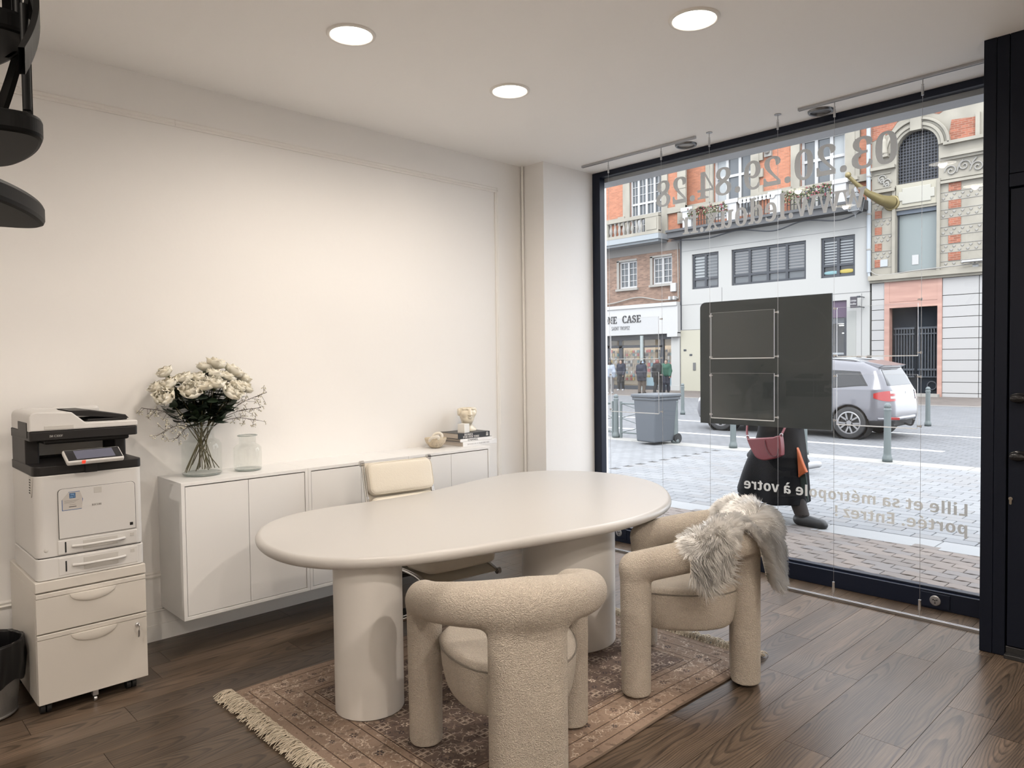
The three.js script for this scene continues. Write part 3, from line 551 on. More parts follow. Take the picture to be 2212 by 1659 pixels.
// ------------------------------------------------------------------ filing cabinet
const beige = mat(lin(0.60, 0.565, 0.515), 0.42);
{
  const t = thing('filing_cabinet', 'cream metal two-drawer filing cabinet on castors, carrying the printer', 'cabinet', [-3.72, 0, -0.893]);
  const w = 0.226, d = -0.56;
  put('body', [rbox(d, -0.02, 0.052, 0.5558, -w, w, 0.002), rbox(d, 0, 0.556, 0.6, -w, w, 0.003)], beige, t);
  const drawer = (y0, y1, name) => {
    const o = put(name, [rbox(-0.02, -0.001, y0, y1 - 0.022, -w + 0.001, w - 0.001, 0.002), rbox(-0.02, 0.001, y1 - 0.021, y1, -w + 0.001, w - 0.001, 0.003)], beige, t);
    // half-moon recessed pull: a dark slot under the lip and a glossy curved lower lip
    const lip = new THREE.SphereGeometry(1, 40, 20).scale(0.012, 0.046, 0.095), p = lip.attributes.position;
    for (let i = 0; i < p.count; i++) if (p.getY(i) > 0) p.setY(i, 0);
    lip.computeVertexNormals();
    put('pull', lip, mat(lin(0.74, 0.70, 0.64), 0.12), o, [0, y1 - 0.023, 0]);
    return o;
  };
  drawer(0.372, 0.549, 'drawer');
  const low = drawer(0.056, 0.366, 'drawer');
  const lock = put('lock', lathe([[0, 0.012], [0.006, 0.012], [0.009, 0.009], [0.01, 0]], 20).rotateZ(-PI / 2), M.chrome, low, [-0.002, 0.318, -0.181]);
  put('key', [box(0.010, 0.024, -0.002, 0.002, -0.0012, 0.0012), cyl(0.009, 0.009, 0.002, 16).rotateX(PI / 2).translate(0.03, 0, -0.001), tube([[0.034, -0.002, 0], [0.036, -0.016, 0.002], [0.030, -0.026, 0], [0.028, -0.014, -0.002], [0.034, -0.002, 0]], 0.0009, 24, 5), box(0.026, 0.029, -0.055, -0.024, -0.004, 0.004)], M.steel, low, [-0.002, 0.318, -0.181]);
  for (const [x, z] of [[-0.06, w - 0.05], [-0.06, -w + 0.05], [d + 0.06, w - 0.05], [d + 0.06, -w + 0.05]]) put('caster', [cyl(0.024, 0.024, 0.018, 20).rotateX(PI / 2).translate(x, 0.024, z + 0.018), cyl(0.024, 0.024, 0.018, 20).rotateX(PI / 2).translate(x, 0.024, z - 0.006), rod([x, 0.03, z], [x + 0.01, 0.054, z], 0.012)], M.rubber, t);
  put('support_foot', [rbox(-0.04, -0.01, 0.03, 0.054, -0.012, 0.012, 0.002), cyl(0.013, 0.013, 0.012, 16).rotateX(PI / 2).translate(-0.025, 0.013, -0.006)], M.steel, t);
}

// ------------------------------------------------------------------ printer
{
  const t = thing('laser_printer', 'grey and black office laser printer with touch screen on the filing cabinet', 'printer', [-3.735, 0.6, -0.898]);
  const shell = mat(lin(0.60, 0.585, 0.565), 0.5), dark = mat(lin(0.013, 0.0118, 0.0118), 0.45, { specularIntensity: 0.6 }), grey = mat(lin(0.5, 0.48, 0.45), 0.5), slit = mat(lin(0.01, 0.01, 0.01), 0.8);
  const w = 0.222, D = -0.46;
  // rounded plan body
  const plan = (x0, x1, hw, r) => { const s = new THREE.Shape(); s.moveTo(-hw, x0); s.lineTo(hw, x0); s.lineTo(hw, x1 - r); s.quadraticCurveTo(hw, x1, hw - r, x1); s.lineTo(-hw + r, x1); s.quadraticCurveTo(-hw, x1, -hw, x1 - r); s.closePath(); return s; };
  const slab = (x0, x1, hw, r, y0, y1, b = 0.004) => { const g = extrude(plan(x0, x1, hw, r), y1 - y0, b, 10); return g.rotateX(-PI / 2).rotateY(-PI / 2).rotateY(0).translate(0, y0, 0); };
  // (shape x -> world -z..z, shape y -> world x)
  const fix = (g) => { g.computeBoundingBox(); return g; };
  put('lower_unit', fix(slab(D, 0.002, w, 0.03, 0.002, 0.098)), shell, t);
  put('body', fix(slab(D, 0, w - 0.002, 0.035, 0.102, 0.466)), shell, t);
  put('gap', box(D + 0.01, -0.012, 0.096, 0.104, -w + 0.012, w - 0.012), slit, t);
  const tray = (y0, y1, name) => {
    const o = put(name, rbox(-0.01, 0.004, y0, y1, -w + 0.03, w - 0.085, 0.004), shell, t);
    put('recess', rbox(0.0015, 0.0052, y0 + 0.012, y1 - 0.012, -w + 0.115, w - 0.185, 0.008), grey, o);
    put('handle', [tube([[0.006, (y0 + y1) / 2, w - 0.14], [0.022, (y0 + y1) / 2 + 0.001, w - 0.19], [0.026, (y0 + y1) / 2 + 0.002, -0.02], [0.022, (y0 + y1) / 2 + 0.001, -w + 0.13], [0.006, (y0 + y1) / 2, -w + 0.085]], 0.0062, 40, 8).scale(1, 1, 1)], shell, o);
    put('level_window', rbox(0.003, 0.0055, (y0 + y1) / 2 - 0.024, (y0 + y1) / 2 + 0.024, w - 0.118, w - 0.112, 0.002), slit, o);
    put('paper_mark', rbox(0.003, 0.0055, y1 - 0.028, y1 - 0.012, -w + 0.045, -w + 0.062, 0.001), grey, o);
  };
  tray(0.106, 0.170, 'paper_tray');
  tray(0.012, 0.092, 'paper_tray');
  // front door with rounded upper corners
  const ds = new THREE.Shape(), dx0 = -0.13, dx1 = 0.186, dh = 0.222, r = 0.02; ds.moveTo(dx0, 0); ds.lineTo(dx1, 0); ds.lineTo(dx1, dh - r); ds.quadraticCurveTo(dx1, dh, dx1 - r, dh); ds.lineTo(dx0 + r, dh); ds.quadraticCurveTo(dx0, dh, dx0, dh - r); ds.closePath();
  const inset = put('front_door', extrude(ds, 0.006, 0.0015).rotateY(PI / 2), shell, t, [-0.001, 0.178, 0]);
  put('door_gap', extrude((() => { const s = ds.clone(); return s; })(), 0.003).rotateY(PI / 2).scale(1, 1.012, 1.012).translate(0, -0.0015, 0.0003), slit, inset);
  put('latch', [rbox(0.004, 0.0068, dh - 0.033, dh - 0.006, -0.045, -0.012, 0.004)], grey, inset);
  put('logo', text('RICOH', 'serif_bold', 0.0085, 0.0006).rotateY(PI / 2), mat(lin(0.14, 0.13, 0.12), 0.5), inset, [0.0062, 0.132, -0.022]);
  put('mark', rbox(0.0055, 0.0068, 0.016, 0.03, -0.174, -0.160, 0.0005), dark, inset);
  { const st = canvasTex(256, 256, (c) => { c.fillStyle = '#b9b4ae'; c.fillRect(0, 0, 256, 256); c.fillStyle = '#27507c'; c.fillRect(92, 18, 74, 74); c.fillStyle = '#8fb0cf'; c.font = 'bold 30px sans-serif'; c.fillText('24/7', 97, 82); c.fillRect(104, 30, 50, 8); c.fillRect(104, 44, 50, 5); c.fillStyle = '#77716b'; for (let k = 0; k < 4; k++) c.fillRect(30, 118 + k * 12, 180 - 20 * k, 3); c.fillRect(90, 180, 80, 4); c.fillStyle = '#3a3733'; c.fillRect(84, 206, 90, 10); c.strokeStyle = '#2d5a92'; c.lineWidth = 7; c.strokeRect(3, 3, 250, 250); });
    const s = new THREE.Shape(); s.moveTo(0, 0); s.lineTo(0.078, 0); s.lineTo(0.084, 0.045); s.lineTo(0.072, 0.082); s.lineTo(0.028, 0.082); s.lineTo(0, 0.048); s.closePath();
    const g = extrude(s, 0.0008), uv = g.attributes.uv, p = g.attributes.position; for (let i = 0; i < uv.count; i++) uv.setXY(i, p.getX(i) / 0.084, p.getY(i) / 0.082);
    put('sticker', g.rotateY(PI / 2), mat(0xffffff, 0.5, { map: st }), inset, [0.006, 0.125, 0.117]); }
  // dark deck, side columns, scanner
  const deckS = new THREE.Shape(); deckS.moveTo(-w, D); deckS.lineTo(w, D); deckS.lineTo(w, -0.045); deckS.quadraticCurveTo(w, -0.002, w - 0.045, -0.002); deckS.lineTo(-w + 0.03, -0.002); deckS.quadraticCurveTo(-w, -0.002, -w, -0.03); deckS.closePath();
  put('deck', extrude(deckS, 0.042, 0.004, 10).rotateX(-PI / 2).rotateY(-PI / 2), dark, t, [0, 0.466, 0]);
  put('scanner_column', [rbox(D, D + 0.30, 0.50, 0.625, w - 0.058, w - 0.002, 0.008), rbox(D, D + 0.08, 0.50, 0.625, -w + 0.004, w - 0.004, 0.008), rbox(D, D + 0.24, 0.50, 0.625, -w + 0.005, -w + 0.06, 0.01)], dark, t);
  put('paper_exit', box(D + 0.08, D + 0.083, 0.52, 0.60, -w + 0.07, w - 0.09), shell, t);
  put('scanner_base', [fix(slab(D, -0.045, w, 0.018, 0.618, 0.660)), rbox(D + 0.05, -0.075, 0.598, 0.622, -w + 0.03, w - 0.06, 0.01)], dark, t);
  put('model_name', text('IM C300F', 'sans_regular', 0.009, 0.0006).rotateY(PI / 2), mat(lin(0.45, 0.44, 0.42), 0.4), t, [-0.0446, 0.633, 0.12]);
  // document feeder: raised left half, sloping to a low lid at the right
  const fs = new THREE.Shape(); fs.moveTo(-w, 0); fs.lineTo(w, 0); fs.lineTo(w, 0.055); fs.quadraticCurveTo(w, 0.085, w - 0.035, 0.085); fs.lineTo(0.055, 0.078); fs.lineTo(0.0, 0.028); fs.lineTo(-w + 0.004, 0.026); fs.lineTo(-w, 0.022); fs.closePath();
  const lid = put('document_lid', extrude(fs, 0.40, 0.005, 8).rotateY(-PI / 2).translate(-0.045, 0, 0), shell, t, [0, 0.662, 0]);
  put('feeder_panel', rbox(-0.0455, -0.043, 0.005, 0.022, 0.05, 0.165, 0.003), grey, lid);
  const trayS = new THREE.Shape(); trayS.moveTo(-0.2, 0.034); trayS.lineTo(0.03, 0.058); trayS.lineTo(0.052, 0.083); trayS.lineTo(-0.03, 0.082); trayS.lineTo(-0.185, 0.052); trayS.closePath();
  put('feeder_tray', [extrude(trayS, 0.26, 0.004).rotateY(-PI / 2).translate(-0.10, 0, 0), rbox(-0.3, -0.1, 0.028, 0.04, -w + 0.03, -0.02, 0.004)], dark, lid);
  put('feeder_wall', rbox(-0.45, -0.40, 0.02, 0.088, -w + 0.07, w - 0.02, 0.02), shell, lid);
  // touch panel on its bracket
  const p = put('control_panel', rbox(-0.012, 0.012, -0.045, 0.045, -0.118, 0.118, 0.008, 3), shell, t, [0.018, 0.54, -0.012], [0, 0, 1.02]);
  p.rotation.set(0, 0.06, 1.02);
  put('screen_glass', rbox(0.0115, 0.0128, -0.038, 0.038, -0.112, 0.112, 0.002), mat(lin(0.012, 0.012, 0.015), 0.12), p);
  put('screen', rbox(0.0126, 0.0132, -0.03, 0.032, -0.083, 0.077, 0.0005), new THREE.MeshStandardMaterial({ color: lin(0.03, 0.03, 0.04), roughness: 0.2, emissive: lin(0.10, 0.095, 0.12), emissiveIntensity: 1 }), p);
  put('status_light', rbox(-0.004, 0.0131, -0.0455, -0.0415, 0.045, 0.060, 0.001), new THREE.MeshStandardMaterial({ color: lin(0.3, 0.05, 0.03), roughness: 0.4, emissive: lin(0.85, 0.06, 0.03), emissiveIntensity: 1 }), p);
  put('panel_bracket', [rbox(-0.03, 0.012, 0.50, 0.525, -0.09, 0.06, 0.005), rbox(-0.004, 0.004, 0.465, 0.505, -0.03, 0.02, 0.002)], dark, t);
  // left side: grip, vents and screw
  const grip = new THREE.Shape(); grip.moveTo(-0.09, 0.465); grip.lineTo(-0.02, 0.465); grip.quadraticCurveTo(-0.03, 0.38, -0.05, 0.37); grip.quadraticCurveTo(-0.08, 0.385, -0.09, 0.465);
  put('side_grip', extrude(grip, 0.004, 0.001), grey, t, [0, 0, w - 0.003]);
  put('vent', Array.from({ length: 6 }, (_, i) => rbox(-0.085 + i * 0.002, -0.06 + i * 0.002, 0.387 + i * 0.012, 0.391 + i * 0.012, w - 0.001, w + 0.0022, 0.001)), slit, t);
  put('screw', lathe([[0, 0.003], [0.006, 0.003], [0.0085, 0.001], [0.009, 0]], 20).rotateZ(-PI / 2), grey, t, [-0.001, 0.135, w - 0.04]);
  put('side_cover', rbox(D + 0.18, -0.09, 0.63, 0.70, w - 0.002, w + 0.003, 0.003), dark, t);
}
{
  const t = tag(put('printer_cable', tube([[-4.27, 0.98, -0.55], [-4.30, 0.80, -0.575], [-4.30, 0.55, -0.56], [-4.29, 0.3, -0.57], [-4.3, 0.03, -0.6]], 0.0035, 40, 8), M.rubber), 'thin black cable hanging down the wall left of the printer', 'cable');
}

// ------------------------------------------------------------------ waste bin
{
  const t = thing('waste_bin', 'wire mesh waste bin lined with a black plastic bag, by the filing cabinet', 'bin', [-3.935, 0, -0.50]);
  const meshT = canvasTex(128, 128, (c) => { c.fillStyle = '#000'; c.fillRect(0, 0, 128, 128); c.strokeStyle = '#fff'; c.lineWidth = 13; for (let k = -128; k <= 256; k += 32) { c.beginPath(); c.moveTo(k, 0); c.lineTo(k + 128, 128); c.moveTo(k, 128); c.lineTo(k + 128, 0); c.stroke(); } }, 42, 14);
  meshT.colorSpace = THREE.NoColorSpace;
  put('mesh_wall', new THREE.CylinderGeometry(0.15, 0.122, 0.33, 56, 1, true).translate(0, 0.17, 0), new THREE.MeshPhysicalMaterial({ color: lin(0.3, 0.29, 0.28), roughness: 0.4, metalness: 0.6, alphaMap: meshT, alphaTest: 0.5, side: THREE.DoubleSide }), t);
  put('foot_rim', [lathe([[0, 0.004], [0.122, 0.004], [0.126, 0.010], [0.124, 0.018], [0.12, 0.018], [0.118, 0.008], [0, 0.008]], 48)], mat(lin(0.3, 0.29, 0.28), 0.4, { metalness: 0.6 }), t);
  const r = rng(3), g = lathe([[0.113, 0.02], [0.144, 0.325], [0.152, 0.335], [0.158, 0.325], [0.160, 0.24], [0.153, 0.16]], 72), p = g.attributes.position;
  for (let i = 0; i < p.count; i++) { const a = Math.atan2(p.getZ(i), p.getX(i)), y = p.getY(i), k = 1 + (y > 0.1 ? 0.022 * sin(a * 11 + y * 20) + 0.012 * sin(a * 23 + 2) : 0); p.setXYZ(i, p.getX(i) * k, y + (i % 6 > 3 ? 0.012 * sin(a * 7) : 0), p.getZ(i) * k); }
  g.computeVertexNormals();
  put('bag', g, mat(lin(0.006, 0.006, 0.007), 0.32, { side: THREE.DoubleSide }), t);
}

// ------------------------------------------------------------------ vases, roses and sprigs on the left cabinet
const vaseGlass = mat(lin(0.93, 0.94, 0.93), 0.0, { transmission: 1, thickness: 0, ior: 1.45 });
const rimGlass = mat(lin(0.66, 0.69, 0.68), 0.05, { transmission: 0.75, thickness: 0 });
const VASE = [-4.192, 0.925, -1.575];
{
  const t = thing('glass_vase', 'large clear glass vase holding the white roses', 'vase', VASE);
  const p = [[0.0, 0.004], [0.095, 0.004], [0.106, 0.014], [0.107, 0.03], [0.107, 0.15], [0.105, 0.175], [0.092, 0.196], [0.072, 0.206], [0.066, 0.214], [0.066, 0.262], [0.073, 0.276]];
  put('body', lathe(p, 64), vaseGlass, t);
  put('base', lathe([[0, 0.002], [0.09, 0.002], [0.103, 0.008], [0.105, 0.016], [0.09, 0.012], [0, 0.011]], 64), rimGlass, t);
  put('lip', new THREE.TorusGeometry(0.073, 0.0022, 8, 64).rotateX(PI / 2).translate(0, 0.276, 0), rimGlass, t);
  const t2 = thing('glass_jar', 'small empty clear glass jar with a narrow neck beside the rose vase', 'jar', [-4.165, 0.925, -1.83]);
  const q = [[0, 0.004], [0.068, 0.004], [0.078, 0.012], [0.079, 0.03], [0.079, 0.115], [0.077, 0.135], [0.064, 0.15], [0.05, 0.158], [0.048, 0.166], [0.048, 0.196], [0.055, 0.206]];
  put('body', lathe(q, 64), vaseGlass, t2);
  put('base', lathe([[0, 0.002], [0.064, 0.002], [0.075, 0.008], [0.076, 0.014], [0.06, 0.011], [0, 0.01]], 64), rimGlass, t2);
  put('lip', new THREE.TorusGeometry(0.0545, 0.0032, 8, 64).rotateX(PI / 2).translate(0, 0.206, 0), rimGlass, t2);
}
{
  const petalM = [lin(0.80, 0.765, 0.655), lin(0.84, 0.81, 0.72), lin(0.76, 0.71, 0.585)].map((c) => mat(c, 0.7, { side: THREE.DoubleSide, transmission: 0.2, thickness: 0 }));
  const stemM = mat(lin(0.10, 0.085, 0.035), 0.6), greenM = mat(lin(0.055, 0.075, 0.02), 0.6);
  const leafM = [lin(0.018, 0.034, 0.016), lin(0.028, 0.048, 0.022), lin(0.014, 0.025, 0.016)].map((c) => mat(c, 0.5, { side: THREE.DoubleSide }));
  const petal = (w, h, cup, curl) => {   // a cupped petal standing on the origin, its back towards -z
    const nu = 8, nv = 8, p = [], ix = [];
    for (let j = 0; j <= nv; j++) for (let i = 0; i <= nu; i++) {
      const u = i / nu * 2 - 1, v = j / nv, wid = w * (v < 0.5 ? 0.45 + 0.55 * smooth(0, 0.5, v) : sqrt(max(0, 1 - ((v - 0.5) / 0.53) ** 2)));
      const top = v * h * (1 - 0.10 * u * u * v), bow = -cup * sin(PI * min(v, 0.85) * 0.75) + curl * smooth(0.72, 1, v) ** 1.6 * -1;
      p.push(u * wid, top - curl * 0.35 * smooth(0.8, 1, v), bow + cup * 0.95 * u * u * (0.3 + 0.5 * v));
    }
    for (let j = 0; j < nv; j++) for (let i = 0; i < nu; i++) { const a = j * (nu + 1) + i; ix.push(a, a + 1, a + nu + 1, a + 1, a + nu + 2, a + nu + 1); }
    const g = new THREE.BufferGeometry(); g.setAttribute('position', new THREE.BufferAttribute(new Float32Array(p), 3)); g.setIndex(ix); g.computeVertexNormals(); return g;
  };
  const layers = [[3, 0.013, 0.041, 0.011, 0.000, 0.003, 0.0], [4, 0.019, 0.045, 0.016, 0.001, 0.008, 0.03], [5, 0.026, 0.047, 0.021, 0.003, 0.013, 0.12], [5, 0.033, 0.046, 0.025, 0.007, 0.018, 0.26]];
  const petals = layers.map(([, w, h, c, k]) => petal(w, h, c, k));
  const leafG = () => { const s = new THREE.Shape(); s.moveTo(0, 0); s.bezierCurveTo(0.022, 0.008, 0.022, 0.036, 0, 0.062); s.bezierCurveTo(-0.022, 0.036, -0.022, 0.008, 0, 0); const g = new THREE.ShapeGeometry(s, 6), p = g.attributes.position; for (let i = 0; i < p.count; i++) p.setZ(i, 0.25 * abs(p.getX(i)) - 1.6 * p.getY(i) ** 2); g.computeVertexNormals(); return g; };
  const leaf = leafG();
  const bloomProto = (seed, open) => {
    const r = rng(seed), b = new THREE.Group(); b.name = 'bloom';
    layers.forEach(([n, , , , , rad, tilt], L) => { for (let k = 0; k < n; k++) { const a = (k + 0.5 * (L % 2) + 0.3 * r()) / n * 2 * PI, o = put('petal', petals[L], petalM[(L + k) % 3], b, [-sin(a) * rad * 0.5, 0.002 * (3 - L), -cos(a) * rad * 0.5], [0, a, 0]); o.rotation.order = 'YXZ'; o.rotation.x = -tilt * open - 0.04 * r(); o.scale.setScalar(0.95 + 0.12 * r()); } });
    return b;
  };
  const blooms = [bloomProto(4, 0.75), bloomProto(9, 1.05), bloomProto(15, 0.5)];
  const sepals = []; for (let k = 0; k < 5; k++) { const g = new THREE.ConeGeometry(0.006, 0.026, 5).scale(1, 1, 0.3).rotateX(2.2).translate(0, -0.004, 0.012); sepals.push(g.rotateY(k * 1.2566)); }
  sepals.push(new THREE.SphereGeometry(0.009, 10, 8).translate(0, -0.003, 0));
  const sepalG = join(sepals), r = rng(77);
  // where each bloom stands (x towards the room, y up from the cabinet, z along the wall) and what can be said of it
  const spec = [
    ['white rose at the top left of the bouquet, standing alone', 0.0, 0.565, 0.175, 0.9], ['white rose on the far left side of the bouquet, partly hidden', 0.0, 0.49, 0.225, 0.8],
    ['white rose at the lower left end of the bouquet, drooping outward', 0.06, 0.435, 0.205, 1.15], ['white rose above the drooping left rose, facing left', 0.03, 0.50, 0.165, 1.0],
    ['white rose low in the left part of the bouquet front, wide open', 0.09, 0.465, 0.085, 1.15], ['white rose upper left, above the wide open front rose', 0.02, 0.525, 0.085, 1.0],
    ['white rose just left of the bouquet middle, in the front row', 0.10, 0.485, 0.02, 1.05], ['white rose behind the front row, just left of the middle', 0.03, 0.53, 0.02, 0.9],
    ['white rose in the middle of the bouquet front row', 0.11, 0.495, -0.035, 1.05], ['white rose rising at the very top of the bouquet', 0.0, 0.60, -0.085, 1.1],
    ['white rose beside the topmost one, half hidden behind it', -0.03, 0.585, -0.04, 0.95], ['white rose below the topmost one, upper middle', 0.04, 0.545, -0.06, 1.0],
    ['white rose upper right of the middle, small and round', 0.04, 0.53, -0.125, 0.95], ['white rose lowest in the bouquet front, right of the middle', 0.12, 0.45, -0.115, 1.15],
    ['white rose upper right, large and standing high', 0.0, 0.555, -0.175, 1.15], ['white rose right of the lowest one, in the front row', 0.08, 0.475, -0.165, 1.0],
    ['white rose at the right end of the front row', 0.06, 0.47, -0.215, 0.95], ['white rose far right of the bouquet, leaning to the wall side', -0.02, 0.52, -0.235, 1.05],
    ['white rose at the far right behind, lowest on that side', -0.03, 0.475, -0.255, 0.9], ['white rose in the shaded middle of the bouquet, behind the others', -0.01, 0.50, 0.05, 0.9],
  ];
  spec.forEach(([label, x, y, z, sc], i) => {
    const t = thing('white_rose', label, 'rose', VASE, 0, 'white roses in the vase');
    const head = V(x, y, z), a = r() * 7, foot = V(-x * 0.5 + 0.02 * cos(a), 0.02 + 0.02 * r(), -z * 0.28 + 0.045 * sin(a)), neck = V(x * 0.16 + 0.018 * cos(a * 2), 0.245, z * 0.14 + 0.022 * sin(a * 2));
    put('stem', tube([foot.toArray(), neck.toArray(), neck.clone().lerp(head, 0.55).add(V(0, 0.02, 0)).toArray(), head.toArray()], 0.0026, 20, 6), stemM, t);
    const dir = V(x + 0.03, 0.30, z * 1.1).normalize(); if (i === 2 || i === 13 || i === 4) dir.set(0.55, 0.55, z * 2).normalize();
    const b = blooms[i % 3].clone(); b.name = 'bloom';
    b.position.copy(head); b.quaternion.setFromUnitVectors(V(0, 1, 0), dir); b.rotateY(r() * 6); b.scale.setScalar(sc * 1.22); t.add(b);
    const s = put('sepals', sepalG, greenM, t, head.toArray()); s.quaternion.copy(b.quaternion); s.scale.setScalar(sc * 1.25);
    for (let k = 0; k < 12; k++) { // leaves along the upper stem
      const q = neck.clone().lerp(head, 0.24 + 0.06 * k), an = r() * 6.283, o = put('leaf', leaf, leafM[k % 3], t, [q.x, q.y, q.z]);
      o.rotation.order = 'YXZ'; o.rotation.set(1.0 + r() * 0.9, an, 0); o.scale.setScalar(1.15 + 0.75 * r());
    }
  });
  // filler sprigs with small white buds
  const twig = mat(lin(0.055, 0.04, 0.025), 0.7), bud = mat(lin(0.62, 0.58, 0.48), 0.6);
  const sp = [['budding twig at the upper right of the bouquet, reaching furthest right', 0.04, 0.455, -0.375, 3], ['budding twig at the right of the bouquet, the middle one', 0.03, 0.365, -0.34, 4], ['budding twig at the right of the bouquet, hanging lowest', 0.08, 0.295, -0.30, 5], ['budding twig at the upper left of the bouquet, reaching furthest left', 0.06, 0.40, 0.33, 6], ['budding twig at the lower left of the bouquet, next to the printer lid', 0.09, 0.25, 0.265, 7], ['budding twig at the lower left of the bouquet, closest to the vase', 0.10, 0.225, 0.17, 8]];
  for (const [label, x, y, z, seed] of sp) {
    const t = thing('bud_sprig', label, 'twig', VASE, 0, 'budding twigs in the vase'), q = rng(seed * 13);
    const tip = V(x, y, z), neck = V(x * 0.2, 0.262, z * 0.16), mid = neck.clone().lerp(tip, 0.5).add(V(0, 0.035, 0)), tw = [tube([[-x * 0.3, 0.06, -z * 0.15], neck.toArray(), mid.toArray(), tip.toArray()], 0.0017, 20, 5)], bd = [];
    for (let k = 0; k < 11; k++) {
      const f = 0.45 + 0.055 * k, p = f < 0.5 ? neck.clone().lerp(mid, f * 2) : mid.clone().lerp(tip, (f - 0.5) * 2), d = V(q() - 0.5, q() - 0.55, (q() - 0.5) + Math.sign(z) * 0.3).normalize().multiplyScalar(0.025 + 0.03 * q()), e = p.clone().add(d);
      tw.push(rod(p.toArray(), e.toArray(), 0.0011, 0.0008, 5));
      for (let m = 0; m < 5; m++) { const h = e.clone().add(V(q() - 0.5, q() - 0.5, q() - 0.5).multiplyScalar(0.026)); tw.push(rod(e.toArray(), h.toArray(), 0.0007, 0.0006, 4)); bd.push(new THREE.SphereGeometry(0.0028 + 0.0016 * q(), 7, 5).translate(h.x, h.y, h.z)); }
    }
    put('twig', tw, twig, t); put('buds', bd, bud, t).userData.kind = 'stuff';
  }
}

